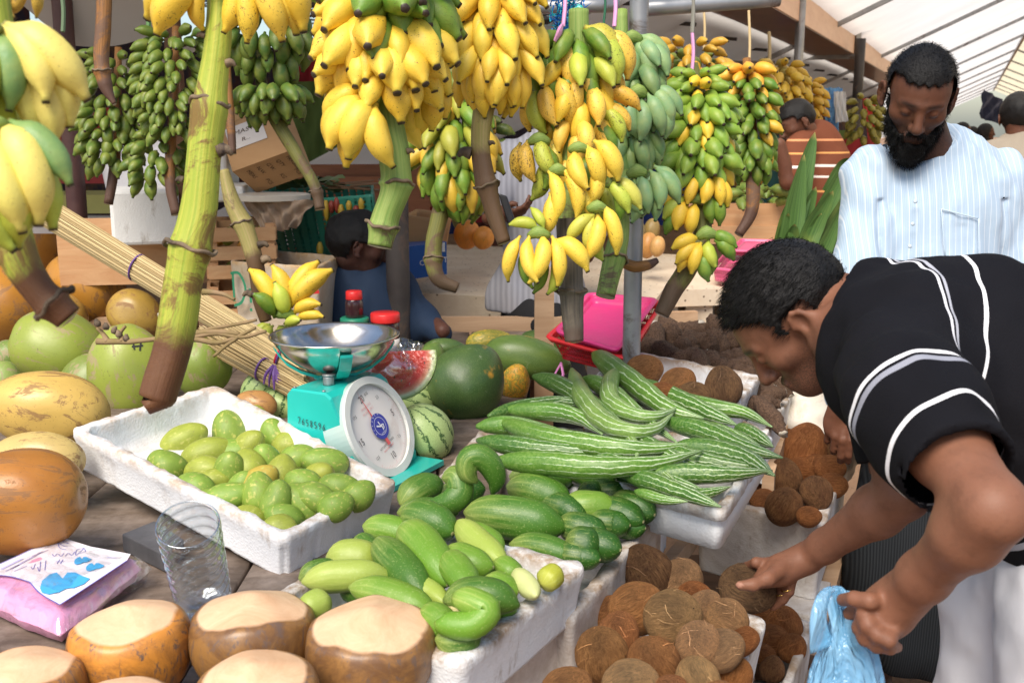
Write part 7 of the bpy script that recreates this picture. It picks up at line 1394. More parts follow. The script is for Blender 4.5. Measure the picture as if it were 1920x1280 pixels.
# ================================================================ smooth implicit bodies
class Sdf:
    """smoothly blended capsules and ellipsoids turned into one continuous skin"""
    def __init__(s, k=.02): s.p = []; s.k = k; s.post = None
    def cap(s, a, b, ra, rb, k=None): s.p.append(('c', np.array(a, float), np.array(b, float), ra, rb, s.k if k is None else k, 1)); return s
    def ell(s, c, r, R=None, k=None, sign=1): s.p.append(('e', np.array(c, float), np.array(r, float), np.eye(3) if R is None else np.array(R, float), None, s.k if k is None else k, sign)); return s
    def cut(s, c, r, R=None, k=.004): return s.ell(c, r, R, k, -1)
    def chain(s, pts, rads, k=None):
        for a, b, ra, rb in zip(pts[:-1], pts[1:], rads[:-1], rads[1:]): s.cap(a, b, ra, rb, k)
        return s
    def ev(s, P):
        d = np.full(len(P), 9.0)
        for q in s.p:
            if q[0] == 'c':
                a, b = q[1], q[2]; ba = b - a; pa = P - a; h = np.clip(pa @ ba / (ba @ ba + 1e-12), 0, 1); e = np.linalg.norm(pa - h[:, None] * ba, axis=1) - (q[3] + (q[4] - q[3]) * h)
            else:
                L = (P - q[1]) @ q[3]; r = q[2]; k0 = np.linalg.norm(L / r, axis=1); k1 = np.linalg.norm(L / r ** 2, axis=1); e = k0 * (k0 - 1) / np.maximum(k1, 1e-9)
                e = np.where(k0 < 1e-3, -r.min(), e)
            k = q[5]
            if q[6] > 0: h = np.maximum(k - np.abs(d - e), 0) / max(k, 1e-9); d = np.minimum(d, e) - h * h * k * .25
            else: h = np.maximum(k - np.abs(d + e), 0) / max(k, 1e-9); d = np.maximum(d, -e) + h * h * k * .25
        return s.post(P, d) if s.post else d
    def bounds(s):
        lo = np.full(3, 9e9); hi = -lo
        for q in s.p:
            if q[6] < 0: continue
            if q[0] == 'c': r = max(q[3], q[4]); lo = np.minimum(lo, np.minimum(q[1], q[2]) - r); hi = np.maximum(hi, np.maximum(q[1], q[2]) + r)
            else: r = q[2].max(); lo = np.minimum(lo, q[1] - r); hi = np.maximum(hi, q[1] + r)
        return lo - .03, hi + .03
    def mesh(s, h, fine=None, smooth=1):
        lo, hi = s.bounds(); lv = 3; H = h * 2 ** lv; n = np.ceil((hi - lo) / H).astype(int)
        g = np.stack(np.meshgrid(*[np.arange(k) for k in n], indexing='ij'), -1).reshape(-1, 3)
        for l in range(lv, -1, -1):
            S = h * 2 ** l; d = s.ev(lo + (g + .5) * S); g = g[np.abs(d) < S * (1.35 if l else 1.3) + .003]
            if l: g = (g[:, None, :] * 2 + np.array([(a, b, c) for a in (0, 1) for b in (0, 1) for c in (0, 1)])[None]).reshape(-1, 3)
        M = 1 << 20; key = lambda q: (q[..., 0].astype(np.int64) * M + q[..., 1]) * M + q[..., 2]
        off = np.array([(a, b, c) for a in (0, 1) for b in (0, 1) for c in (0, 1)])
        ck = key(g[:, None, :] + off[None]); uq, inv = np.unique(ck, return_inverse=True); inv = inv.reshape(ck.shape)
        cz = uq % M; cy = (uq // M) % M; cx = uq // (M * M); C = np.stack([cx, cy, cz], 1); dv = s.ev(lo + C * h); D8 = dv[inv]
        act = (D8.min(1) < 0) & (D8.max(1) >= 0); g = g[act]; D8 = D8[act]
        ed = [(0, 4), (1, 5), (2, 6), (3, 7), (0, 2), (1, 3), (4, 6), (5, 7), (0, 1), (2, 3), (4, 5), (6, 7)]; acc = np.zeros((len(g), 3)); cnt = np.zeros(len(g))
        for a, b in ed:
            da, db = D8[:, a], D8[:, b]; m = (da < 0) != (db < 0); t = np.where(m, da / np.where(m, da - db, 1), 0); p = off[a] + t[:, None] * (off[b] - off[a]); acc += p * m[:, None]; cnt += m
        V = lo + (g + acc / np.maximum(cnt, 1)[:, None]) * h; gk = key(g); od = np.argsort(gk); gks = gk[od]
        def find(q): k = key(q); i = np.searchsorted(gks, k); i = np.minimum(i, len(gks) - 1); return np.where(gks[i] == k, od[i], -1)
        F = []
        for ax, (a, b) in enumerate(((0, 4), (0, 2), (0, 1))):
            da, db = D8[:, a], D8[:, b]; m = (da < 0) != (db < 0); q = g[m]; sgn = da[m] < 0; e1 = np.zeros(3, int); e2 = np.zeros(3, int); e1[(ax + 1) % 3] = 1; e2[(ax + 2) % 3] = 1
            i0, i1, i2, i3 = find(q), find(q - e1), find(q - e1 - e2), find(q - e2); ok = (i0 >= 0) & (i1 >= 0) & (i2 >= 0) & (i3 >= 0); Q = np.stack([i0, i1, i2, i3], 1); Q = np.where(sgn[:, None], Q, Q[:, ::-1])[ok]; F.append(Q)
        F = np.vstack(F)
        for _ in range(smooth):
            A = np.zeros_like(V); c = np.zeros(len(V))
            for a, b in ((0, 1), (1, 2), (2, 3), (3, 0)): np.add.at(A, F[:, a], V[F[:, b]]); np.add.at(A, F[:, b], V[F[:, a]]); np.add.at(c, F[:, a], 1); np.add.at(c, F[:, b], 1)
            V = np.where(c[:, None] > 0, V * .5 + .5 * A / np.maximum(c, 1)[:, None], V)
        return V, F
def fast_mesh(name, V, F, mats, attrs=None):
    me = bpy.data.meshes.new(name); me.vertices.add(len(V)); me.vertices.foreach_set('co', np.asarray(V, np.float32).ravel()); n = len(F)
    me.loops.add(n * 4); me.loops.foreach_set('vertex_index', np.asarray(F, np.int32).ravel()); me.polygons.add(n); me.polygons.foreach_set('loop_start', np.arange(n, dtype=np.int32) * 4); me.polygons.foreach_set('use_smooth', np.ones(n, bool))
    me.update(calc_edges=True); me.validate()
    for m in (mats if isinstance(mats, list) else [mats]): me.materials.append(m)
    for k, a in (attrs or {}).items(): at = me.attributes.new(k, 'FLOAT', 'POINT'); at.data.foreach_set('value', np.asarray(a, np.float32))
    return me
def gauss(P, c, r): return np.exp(-((P - np.array(c)) ** 2).sum(1) / (r * r))
def strands(P, N, n, L, w, seed, grav=(0, 0, -1), bias=.5, curl=.3):
    """short tapered hairs standing on a surface"""
    rs = np.random.RandomState(seed); ix = rs.randint(0, len(P), n); p = P[ix] + rs.normal(size=(n, 3)) * .002; nn = N[ix]; d = nn * (1 - bias) + np.array(grav) * bias + rs.normal(size=(n, 3)) * curl; d /= np.linalg.norm(d, axis=1)[:, None]
    l = L * rs.uniform(.5, 1.2, (n, 1)); sd = np.cross(d, rs.normal(size=(n, 3))); sd /= np.linalg.norm(sd, axis=1)[:, None]; b = p + d * l * .55 + rs.normal(size=(n, 3)) * l * .10; c = b + (d + np.array(grav) * .5) * l * .45
    V = np.stack([p - sd * w, p + sd * w, b + sd * w * .7, b - sd * w * .7, c + sd * w * .2, c - sd * w * .2], 1).reshape(-1, 3); k = np.arange(n)[:, None] * 6
    F = np.vstack([k + np.array([0, 1, 2, 3]), k + np.array([3, 2, 4, 5])]); return V, F
def vnormals(V, F):
    N = np.zeros_like(V); n = np.cross(V[F[:, 2]] - V[F[:, 0]], V[F[:, 3]] - V[F[:, 1]])
    for k in range(4): np.add.at(N, F[:, k], n)
    return N / (np.linalg.norm(N, axis=1)[:, None] + 1e-12)
# ---- skin, hair, cloth
def skin_mat(name, c, c2, beard=(.03, .02, .018)):
    t = NT(name); o = t.obj(); n = t.noise(o, 9, 6, .65); n3 = t.noise(o, 28, 6, .7); col = t.mix(t.step(n, .3, .7), c, c2); col = t.mix(t.math('MULTIPLY', t.step(n3, .5, .7), .45), col, tuple(x * .55 for x in c)); col = t.mix(t.math('MULTIPLY', t.attr('lip'), .8), col, tuple(x * f for x, f in zip(c, (.75, .50, .50))))
    st = t.math('MULTIPLY', t.attr('stubble'), t.math('MULTIPLY_ADD', t.step(t.noise(o, 420, 2), .38, .6), .6, .35)); col = t.mix(st, col, beard); col = t.mix(t.attr('dark'), col, (.015, .010, .009)); col = t.mix(t.attr('nail'), col, tuple(min(.8, x * 1.7 + .05) for x in c))
    pore = t.noise(o, 300, 3, .7); t.bump(t.math('ADD', pore, t.math('MULTIPLY', t.noise(o, 60, 5, .7), 1.6)), .22, .0015)
    return t.done(col, t.math('MULTIPLY_ADD', n3, .35, .38), .32, sss=.06, ssr=.006, ssc=(1, .35, .2))
t = NT('black_hair'); n = t.noise(t.vec(t.obj(), (1, 1, 1)), 170, 4, .75); t.bump(n, .8, .004); M_HAIRB = t.done(t.mix(n, (.002, .002, .002), (.009, .008, .008)), .5, .3)
M_STR = plain('hair_strand', (.003, .003, .003), .65, vary=.4, spec=.12)
def head_sdf(M, s=1.0, jaw=0.0):
    """head prims in a local frame: +x = subject's left, -y = face forward, +z = crown; M = 4x4 to world"""
    R = np.array(M.to_3x3()); R = R / np.linalg.norm(R, axis=0); T = lambda p: tuple(M @ Vector(p))
    S = Sdf(.018)
    S.ell(T((0, .012, .035)), (.075, .094, .085), R); S.ell(T((0, -.030, .012)), (.066, .068, .085), R); S.ell(T((0, -.040, -.055)), (.050, .050, .052), R)      # skull, brow, jaw
    S.ell(T((0, -.072, -.088)), (.026, .022, .020), R, k=.03); S.ell(T((.046, -.050, -.020)), (.022, .028, .020), R, k=.02); S.ell(T((-.046, -.050, -.020)), (.022, .028, .020), R, k=.02)
    for x in (1, -1): S.cut(T((.031 * x, -.100, .004)), (.019, .018, .014), R, k=.012)
    S.cap(T((0, -.090, .018)), T((0, -.112, -.028)), .009, .0125, k=.012); S.ell(T((0, -.112, -.033)), (.013, .013, .010), R, k=.008)
    for x in (1, -1):
        S.ell(T((.0135 * x, -.100, -.035)), (.009, .011, .008), R, k=.007); S.cap(T((.010 * x, -.092, .026)), T((.048 * x, -.074, .022)), .008, .005, k=.012)
        S.ell(T((.031 * x, -.078, .004)), (.0150, .0150, .0125), R, k=.004)                                  # eyeball under lid
        S.cut(T((.006 * x, -.113, -.044)), (.0035, .004, .004), R, k=.003)
        for q in range(7): a0, a1 = math.radians(-70 + q * 35), math.radians(-70 + (q + 1) * 35); f = lambda a: (x * (.082 + .013 * (.5 + .5 * math.sin(a))), .014 + .018 * math.sin(a), -.006 + .031 * math.cos(a)); S.cap(T(f(a0)), T(f(a1)), .0045, .0045, k=.004)
        S.ell(T((.083 * x, .015, -.006)), (.0075, .015, .026), R, k=.007); S.ell(T((.083 * x, .006, -.034)), (.006, .009, .010), R, k=.006); S.cut(T((.094 * x, .014, -.002)), (.0085, .009, .017), R, k=.004)
    S.cap(T((-.020, -.094, -.058)), T((.020, -.094, -.058)), .0058, .0058, k=.006); S.cap(T((0, -.098, -.057)), T((0, -.0985, -.057)), .007, .007, k=.006); S.cap(T((-.016, -.092, -.069)), T((.016, -.092, -.069)), .0068, .0068, k=.006)
    return S, T, R
def local(M, V): Mi = np.array(M.inverted()); return V @ Mi[:3, :3].T + Mi[:3, 3]
def face_attrs(M, V, stub=None):
    L = local(M, V); lip = np.exp(-((L[:, 0] / .022) ** 4)) * np.exp(-(((L[:, 2] + .0635) / .010) ** 4)) * (L[:, 1] < -.085)
    br = np.zeros(len(V))
    for x in (1, -1): br = np.maximum(br, np.exp(-(((L[:, 0] * x - .030) / .021) ** 4)) * np.exp(-(((L[:, 2] - .0265 + .10 * abs(0) ) / .0055) ** 2)) * (L[:, 1] < -.060))
    lid = np.zeros(len(V))
    for x in (1, -1): lid = np.maximum(lid, np.exp(-(((L[:, 0] * x - .031) / .014) ** 4)) * np.exp(-(((L[:, 2] + .006) / .0022) ** 2)) * (L[:, 1] < -.080))
    st = np.zeros(len(V)) if stub is None else stub(L)
    near = (np.abs(L) < .2).all(1); return {'lip': lip * near, 'dark': np.clip(br * .9 + lid * .9, 0, 1) * near, 'stubble': st * near, 'nail': np.zeros(len(V))}
def hair_mesh(M, keep, off=.007, amp=.004, h=.0035, seed=0, R=None, sc=22):
    R = np.array(M.to_3x3()); T = lambda p: tuple(M @ Vector(p)); S = Sdf(.02); S.ell(T((0, .012, .035)), (.075 + off, .094 + off, .085 + off), R); S.ell(T((0, -.026, .020)), (.067 + off * .8, .064 + off, .083 + off), R)
    def post(P, d):
        L = local(M, P); return np.maximum(d + amp * fbm(P, sc, seed, 3), keep(L))
    S.post = post; return S.mesh(h)
def hand(S, W, palm_dir, palm_n, side, fingers, thumb, s=1.0):
    """W wrist point; palm_dir to the fingers; palm_n out of the palm; side = thumb side direction; fingers: 4 lists of bend angles; thumb: list of points in (dir, n, side) mm"""
    d, n_, sd = [Vector(v).normalized() for v in (palm_dir, palm_n, side)]; W = Vector(W); q = lambda a, b, c: W + d * a * s + n_ * b * s + sd * c * s
    S.ell(q(.045, .0, .0), (.050 * s, .014 * s, .038 * s), np.array([tuple(d), tuple(n_), tuple(sd)]).T, k=.016); S.ell(q(.030, .008, .026), (.034 * s, .016 * s, .018 * s), np.array([tuple(d), tuple(n_), tuple(sd)]).T, k=.014)
    S.cap(q(-.03, 0, 0), q(.02, 0, 0), .027 * s, .024 * s, k=.02)
    nails = []; Ls = [(.040, .025, .020), (.045, .029, .021), (.041, .027, .021), (.032, .020, .019)]; ks = [(.028, .088), (.009, .093), (-.010, .088), (-.028, .079)]; rr = [.0088, .0092, .0088, .0078]
    for i in range(4):
        c, a = ks[i]; p = q(a, 0, c); ang = 0; spread = fingers[i][3] if len(fingers[i]) > 3 else 0; pts = [q(a - .03, 0, c * .9), p]; fd = d
        for j in range(3): ang += math.radians(fingers[i][j]); fd = (d * math.cos(ang) + n_ * math.sin(ang) + sd * math.sin(math.radians(spread))).normalized(); p = p + fd * Ls[i][j] * s; pts.append(p)
        r = rr[i] * s; S.chain(pts, [r * 1.05, r * 1.08, r * .98, r * .92, r * .80], k=.0045)
        nb = (d * -math.sin(ang) + n_ * math.cos(ang)); nails.append((pts[-1] - fd * .006 * s - nb * r * .8, .0065 * s))
    P = [q(*t_) for t_ in thumb]; S.chain(P, [.0135 * s, .0118 * s, .0105 * s, .0088 * s], k=.008); nails.append((P[-1] + (P[-1] - P[-2]).normalized() * .002 - n_ * 0, .0085 * s)); return nails
def shirt_mat(name, kind):
    t = NT(name); o = t.obj(); uv = t.attr('st'); sl = t.attr('sl'); im = t.attr('issl')
    if kind == 'polo':
        def bands(x, L):
            r = None
            for c, w, cl in L:
                b = t.math('LESS_THAN', t.math('ABSOLUTE', t.math('SUBTRACT', x, c)), w); r = (b, cl) if r is None else r; yield b, cl
        base = t.mix(t.noise(o, 6, 4), (.005, .005, .007), (.010, .010, .013)); ct = base
        for b, cl in bands(uv, [(.083, .0024, (.72, .72, .76)), (.092, .0024, (.42, .43, .48)), (.152, .0030, (.78, .78, .80)), (.326, .0036, (.78, .78, .80)), (.342, .0040, (.30, .31, .36)), (.42, .0034, (.78, .78, .80))]): ct = t.mix(b, ct, cl)
        cs = base
        for b, cl in bands(sl, [(.062, .0036, (.78, .78, .80)), (.076, .0048, (.28, .29, .34)), (.155, .0036, (.80, .80, .82))]): cs = t.mix(b, cs, cl)
        col = t.mix(im, ct, cs); t.bump(t.math('ADD', t.noise(o, 400, 2), t.math('MULTIPLY', t.noise(o, 14, 4), 3)), .3, .003); return t.done(col, .9, .12)
    if kind == 'kurta':
        s_ = t.math('PINGPONG', t.math('MULTIPLY', t.mix(im, uv, sl) and t.n('MapRange', {0: im, 1: 0.0, 2: 1.0, 3: 0.0, 4: 1.0}), 1.0), 1.0)
        x = t.math('ADD', t.math('MULTIPLY', uv, t.math('SUBTRACT', 1.0, im)), t.math('MULTIPLY', sl, im)); pn = t.math('PINGPONG', t.math('MULTIPLY', x, 62.0), .5)
        f = t.step(pn, .09, .04); base = t.mix(t.noise(o, 5, 5), (.34, .46, .60), (.40, .52, .64)); col = t.mix(t.math('MULTIPLY', f, .75), base, (.66, .72, .78))
        col = t.mix(t.math('MULTIPLY', t.step(t.math('PINGPONG', t.math('MULTIPLY', x, 240.0), .5), .2, .1), .25), col, (.70, .76, .82)); t.bump(t.noise(o, 34, 5, .6), .18, .006); return t.done(col, .8, .25, sheen=.1)
    if kind == 'brown':
        col = t.mix(t.noise(o, 5, 4), (.13, .04, .02), (.19, .06, .03))
        for c, w, cl in [(.06, .006, (.60, .26, .12)), (.13, .005, (.62, .30, .10)), (.20, .007, (.75, .68, .62)), (.26, .006, (.75, .68, .62)), (.34, .006, (.62, .30, .10))]: col = t.mix(t.math('LESS_THAN', t.math('ABSOLUTE', t.math('SUBTRACT', uv, c)), w), col, cl)
        return t.done(col, .85, .2)
# ================================================================ people
SK_N = skin_mat('skin_warm_brown', (.185, .078, .045), (.24, .108, .064)); SK_D = skin_mat('skin_deep_brown', (.10, .038, .021), (.14, .056, .030)); SK_DD = skin_mat('skin_dark', (.075, .03, .02), (.11, .045, .03))
def frame(c, fwd, up):
    """head/body frame: columns x = subject's left, y = backwards, z = crown"""
    z = Vector(up).normalized(); y = -Vector(fwd); y = (y - z * y.dot(z)).normalized(); x = y.cross(z).normalized(); M = Matrix((x, y, z)).transposed().to_4x4(); M.translation = Vector(c); return M
def person(loc, label, group=None): return thing('person', loc, label, 'person', group)
def folds(P, d, amp, sc, seed, stretch=(1, 1, .35)): return d + amp * fbm(P * np.array(stretch), sc, seed, 3)
# ---------------------------------------------------------------- standing man in the pale blue shirt
G = D(1722, 1262, 2.9); fx, fy = G.x, G.y + .02
pm = person((fx, fy, 0), 'bearded man standing in a long pale blue striped shirt, looking down')
hc = D(1722, 182, 2.72); Mh = frame(hc, Vector((-.24, -.80, -.56)), Vector((-.02, -.52, .85)))
S, T, R = head_sdf(Mh); nb = D(1748, 300, 2.84)
S.cap(T((0, .035, -.035)), nb, .056, .062, k=.03)
ch = D(1745, 470, 2.88); hp = D(1720, 800, 2.92)
nb2 = D(1752, 330, 2.90); S.cap(nb, nb2, .06, .06); ch.y += .03; hp.y += .03; S.cap(nb2, ch, .07, .085, k=.03); S.cap(ch, hp, .085, .085, k=.03)
sR, eR, wR = D(1630, 335, 2.84), D(1608, 600, 2.80), D(1578, 752, 2.62)
sL, eL, wL = D(1880, 345, 2.88), D(1912, 600, 2.88), D(1890, 800, 2.78)
for a, b, c in ((sR, eR, wR), (sL, eL, wL)): S.chain([nb2, a + Vector((0, .03, 0)), b, c], [.05, .042, .036, .026], k=.02)
n1 = hand(S, wR, (-.10, -.25, -1), (.3, .9, -.1), (.7, -.5, -.1), [(20, 30, 20), (25, 35, 25), (30, 40, 25), (35, 40, 30)], [(.02, .0, .030), (.045, .008, .046), (.070, .014, .046), (.092, .018, .040)])
n2 = hand(S, wL, (0, -.2, -1), (-.3, .9, 0), (-.7, -.5, 0), [(20, 30, 20)] * 4, [(.02, .0, .030), (.045, .008, .046), (.070, .014, .046), (.092, .018, .040)])
hipL, hipR = Vector((fx + .10, fy + .02, .93)), Vector((fx - .10, fy, .93)); 
for q, sx in ((hipL, .12), (hipR, -.10)): S.chain([hp, q, Vector((fx + sx, fy - .02, .50)), Vector((fx + sx, fy + .02, .09))], [.12, .09, .058, .038], k=.04); S.chain([(fx + sx, fy + .03, .045), (fx + sx * 1.05, fy - .09, .035), (fx + sx * 1.1, fy - .17, .022)], [.04, .038, .022], k=.03)
V, F = S.mesh(.0042); at = face_attrs(Mh, V, lambda L: np.clip((-(L[:, 2]) - .015) * 40, 0, 1) * (L[:, 1] < .02) * .9)
for p, r in n1[:0]: at['nail'] = np.maximum(at['nail'], (gauss(V, p, r) > .45) * 1.0)
link('body', fast_mesh('body', V, F, SK_D, at), pm)
def keep_std(L):   # short hair: above the hairline, behind the temples
    front = -(L[:, 2] - .066 + .35 * (L[:, 1] + .09)) ; z0 = np.where(L[:, 1] < -.02, .078 - .25 * (L[:, 1] + .09) + .5 * np.maximum(0, np.abs(L[:, 0]) - .035), np.where(L[:, 1] < .006, .0, np.where(L[:, 1] < .036, .026, -.04))); return z0 - L[:, 2] - .004 * np.sin(L[:, 0] * 260)
V, F = hair_mesh(Mh, keep_std, .008, .003, .0035, 3); link('hair', fast_mesh('hair', V, F, M_HAIRB), pm)
N = vnormals(V, F); v, f = strands(V, N, 9000, .006, .0004, 3, tuple(-np.array(Mh.to_3x3().col[1])), .1, .3); link('hair_strands', fast_mesh('hair_strands', v, f, M_STR), pm)
B = Sdf(.02); Rn = np.array(Mh.to_3x3())
B.ell(T((0, -.068, -.105)), (.042, .038, .036), Rn); B.ell(T((.034, -.042, -.082)), (.026, .038, .034), Rn); B.ell(T((-.034, -.042, -.082)), (.026, .038, .034), Rn); B.ell(T((0, -.074, -.125)), (.028, .028, .030), Rn)
for x in (1, -1): B.cap(T((.070 * x, -.008, -.010)), T((.056 * x, -.026, -.065)), .006, .014); B.cap(T((.006 * x, -.1045, -.048)), T((.030 * x, -.090, -.062)), .0030, .0055, k=.004)
B.cut(T((0, -.112, -.0635)), (.020, .018, .008), Rn, k=.004)
B.post = lambda P, d: d + .0045 * fbm(P, 70, 5, 3)
V, F = B.mesh(.0032); link('beard', fast_mesh('beard', V, F, M_HAIRB), pm)
N = vnormals(V, F); v, f = strands(V, N, 11000, .012, .0004, 4, (0, -.2, -1), .5, .4); link('beard_strands', fast_mesh('beard_strands', v, f, M_STR), pm)
# kurta
K = Sdf(.05)
cl = D(1750, 300, 2.86)
K.chain([D(1640, 322, 2.88), D(1752, 290, 2.90), D(1868, 326, 2.91)], [.066, .074, .068], k=.07); K.ell(D(1750, 420, 2.90), (.220, .145, .21), k=.08); K.ell(D(1745, 620, 2.92), (.210, .155, .28), k=.08); K.ell(D(1735, 830, 2.94), (.22, .16, .24), k=.08)
K.chain([D(1632, 330, 2.86), D(1612, 500, 2.82), D(1606, 600, 2.79), D(1580, 740, 2.64)], [.070, .066, .060, .044], k=.035)
K.chain([D(1872, 346, 2.90), D(1900, 500, 2.90), D(1912, 620, 2.88), D(1892, 790, 2.79)], [.072, .066, .060, .044], k=.035)
K.cap(D(1738, 262, 2.83), D(1752, 300, 2.86), .066, .080, k=.03)
zh = D(1640, 852, 2.8).z
def kpost(P, d):
    x = P[:, 0]; z = P[:, 2]; cx_ = cl.x
    w = .0045 * np.sin((x * 1.0 + z * .35) * 62 + 2.5 * np.sin(z * 9)) * np.clip((z - .6) * 2, .3, 1) * np.exp(-((np.abs(x - cx_) - .18) / .10) ** 2) + .006 * vnoise(P * np.array([1, 1, .22]), 16, 3) + .004 * vnoise(P * np.array([1, 1, .5]), 40, 5)
    d = d + w + .009 * np.exp(-((np.abs(x - cx_) - .172 - .02 * vnoise(P, 6, 4)) / .012) ** 2) * (z < 1.36) + .004 * np.exp(-((x - cx_ - .07 + (z - 1.2) * .35) / .016) ** 2) * (z < 1.3)
    d = np.where((np.abs(x - cx_ + .028) < .016) & (P[:, 1] < cl.y + .02) & (z > .93), d - .0022, d)                     # button placket
    ax_ = np.array(tuple((D(1738, 262, 2.83) - D(1752, 300, 2.86)).normalized())); hcol = (P - np.array(D(1744, 272, 2.84))) @ ax_
    return np.maximum(np.maximum(d, zh - z), np.where(np.linalg.norm(P - np.array(D(1744, 272, 2.84)), axis=1) < .12, hcol - .004, -1))
K.post = kpost; V, F = K.mesh(.0052); x = V[:, 0] - cl.x; 
isl = 1 / (1 + np.exp(-(np.abs(x + .0) - (.205 + .02 * (V[:, 2] < 1.2))) / .002)); slc = np.arctan2(V[:, 1] - np.where(x > 0, eL.y, eR.y), V[:, 0] - np.where(x > 0, eL.x, eR.x)) * .062
uvx = np.where(V[:, 1] < cl.y + .06, x * 1.0, x * .6 + .4) + .003 * np.sin(V[:, 2] * 14); M_KUR = shirt_mat('pale_blue_striped_cotton', 'kurta')
ku = link('shirt', fast_mesh('shirt', V, F, M_KUR, {'st': uvx, 'sl': slc, 'issl': isl * 0}), pm)
KF = plain('pocket_cloth', (.50, .62, .73), .8, vary=.04)
Cc = Sdf(.006); cq = [D(1712, 290, 2.735), D(1702, 278, 2.76), D(1712, 262, 2.80)]
cA = Vector((D(1738, 262, 2.83) - D(1752, 300, 2.86)).normalized()); cB = basis(cA); V, F, uv = sweep([D(1746, 280, 2.845) + cB @ Vector((math.cos(a) * .066, math.sin(a) * .066, 0)) for a in np.linspace(0, 6.283, 33)], .0075, 8, 60, cap=False, flat=2.4, ref=tuple(cB @ Vector((1, 0, 0)))); link('collar', mesh('collar', V, F, KF, True), pm)
BTN = plain('pale_button', (.50, .60, .68), .3)
for y_ in (378, 420, 462): m = MB(); p = D(1716 - (y_ - 378) * .12, y_, 2.742); m.tube([p, p - FW * .003], .0052, 14, m=3); m.part('button', BTN, pm, True)
# pocket : a raised seam outline on the chest
m = MB(); 
for a, b_ in (((1765, 392), (1835, 410)), ((1765, 392), (1772, 480)), ((1835, 410), (1836, 490))): m.tube([D(*a, 2.752), D((a[0] + b_[0]) / 2, (a[1] + b_[1]) / 2, 2.748), D(*b_, 2.755)], .0016, 6, m=8)
m.part('pocket_seam', M_KUR if False else KF, pm, True)
# dark lower garment
LG_ = Sdf(.05); LG_.chain([D(1730, 830, 2.95), (fx, fy, .70), (fx + .01, fy, .22)], [.15, .155, .165], k=.05); LG_.ell((fx, fy, .40), (.21, .15, .38), k=.08)
zb = D(1700, 1252, 2.85).z
LG_.post = lambda P, d: np.maximum(np.maximum(d + .010 * vnoise(P * np.array([1, 1, .15]), 22, 8) + .005 * np.sin(P[:, 0] * 60 + P[:, 2] * 4), zb - P[:, 2]), P[:, 2] - 1.0)
V, F = LG_.mesh(.008); t = NT('dark_ribbed_cloth'); w_ = t.n('TexWave', {'Vector': t.vec(t.obj(), (1, 1, .05)), 'Scale': 55.0}, 1); t.bump(w_, .3, .003); M_SAR = t.done(t.mix(w_, (.012, .014, .017), (.030, .034, .038)), .8, .2); link('sarong', fast_mesh('sarong', V, F, M_SAR), pm)
SAND = plain('sandal', (.03, .022, .018), .6)
for sx in (.12, -.10): m = MB(); m.box(Vector((fx + sx * 1.05, fy - .07, .012)), .09, .25, .018); m.tube([Vector((fx + sx * 1.05 - .045, fy - .09, .02)), Vector((fx + sx * 1.05, fy - .11, .085)), Vector((fx + sx * 1.05 + .045, fy - .09, .02))], .008, 6, m=10); m.part('sandal', SAND, pm)
# ---------------------------------------------------------------- bending man in the black polo shirt
bd_ = person((.98, 1.62, 0), 'man in a black white-striped polo shirt bending over the boxes, blue bag in one hand')
hb = D(1494, 594, 1.77); Mb = frame(hb, Vector((-.60, -.30, -.76)) * 1.0, Vector((-.84, .05, .62)))
crown_i = (RX * -.786 * 1.0 + UP * .18).normalized()
# crown points left and a little up, face looks down-left, turned slightly to the camera
zc = (RX * -.78 + UP * .61 + FW * .02).normalized(); fcd = (RX * -.56 - UP * .74 + FW * .34).normalized(); Mb = frame(hb, fcd, zc)
S, T, R = head_sdf(Mb); Th = lambda p, M=Mb.copy(): M @ Vector(p); C7 = D(1606, 604, 1.75)
S.cap(T((0, .034, -.050)), C7, .054, .066, k=.02); S.ell(T((0, -.052, -.078)), (.040, .034, .030), R, k=.03)
nshL, nshR = D(1700, 740, 1.36), D(1640, 690, 1.84)           # near (left) and far (right) shoulders
elL, wrL = D(1862, 955, 1.16), D(1700, 1112, 1.33); elR, wrR = D(1694, 925, 1.80), D(1512, 1046, 1.98)
sp1, sp2, sp3 = D(1680, 650, 1.63), D(1850, 690, 1.62), D(2060, 820, 1.64)
S.chain([C7, sp1, sp2, sp3], [.07, .10, .11, .12], k=.05); S.cap(sp1, nshL, .07, .058, k=.05); S.cap(sp1, nshR, .07, .058, k=.05)
S.chain([nshL, nshL.lerp(elL, .5), elL], [.053, .046, .035], k=.02); S.chain([elL, elL.lerp(wrL, .25), elL.lerp(wrL, .78), wrL], [.034, .0375, .028, .025], k=.025)
S.chain([nshR, nshR.lerp(elR, .5), elR], [.055, .048, .041], k=.02); S.chain([elR, elR.lerp(wrR, .25), elR.lerp(wrR, .8), wrR], [.042, .044, .028, .025], k=.02)
# far hand over the coconut
nut_c = D(1398, 1103, 2.02); r_n = PX(94, 2.02) / 2
def tops(px, py, d): return D(px, py, d)
hw = wrR; S.ell(D(1455, 1072, 1.975), (.048, .022, .030), np.array([tuple((RX * -.86 - UP * .45).normalized()), tuple((RX * .45 - UP * .86).normalized()), tuple(FW)]).T, k=.02)
S.cap(wrR, D(1468, 1066, 1.975), .026, .028, k=.02)
S.chain([D(1462, 1068, 1.95), D(1440, 1084, 1.925), D(1412, 1096, 1.915), D(1388, 1097, 1.915)], [.0150, .0125, .0105, .0088], k=.008)       # thumb across the near side
S.chain([D(1448, 1055, 1.99), D(1418, 1054, 1.985), D(1400, 1062, 2.03), D(1384, 1075, 2.06)], [.011, .0098, .009, .0078], k=.0045)    # index over the top
S.chain([D(1448, 1060, 2.01), D(1420, 1058, 2.03), D(1394, 1070, 2.08), D(1380, 1095, 2.09)], [.011, .0098, .009, .0078], k=.0045)
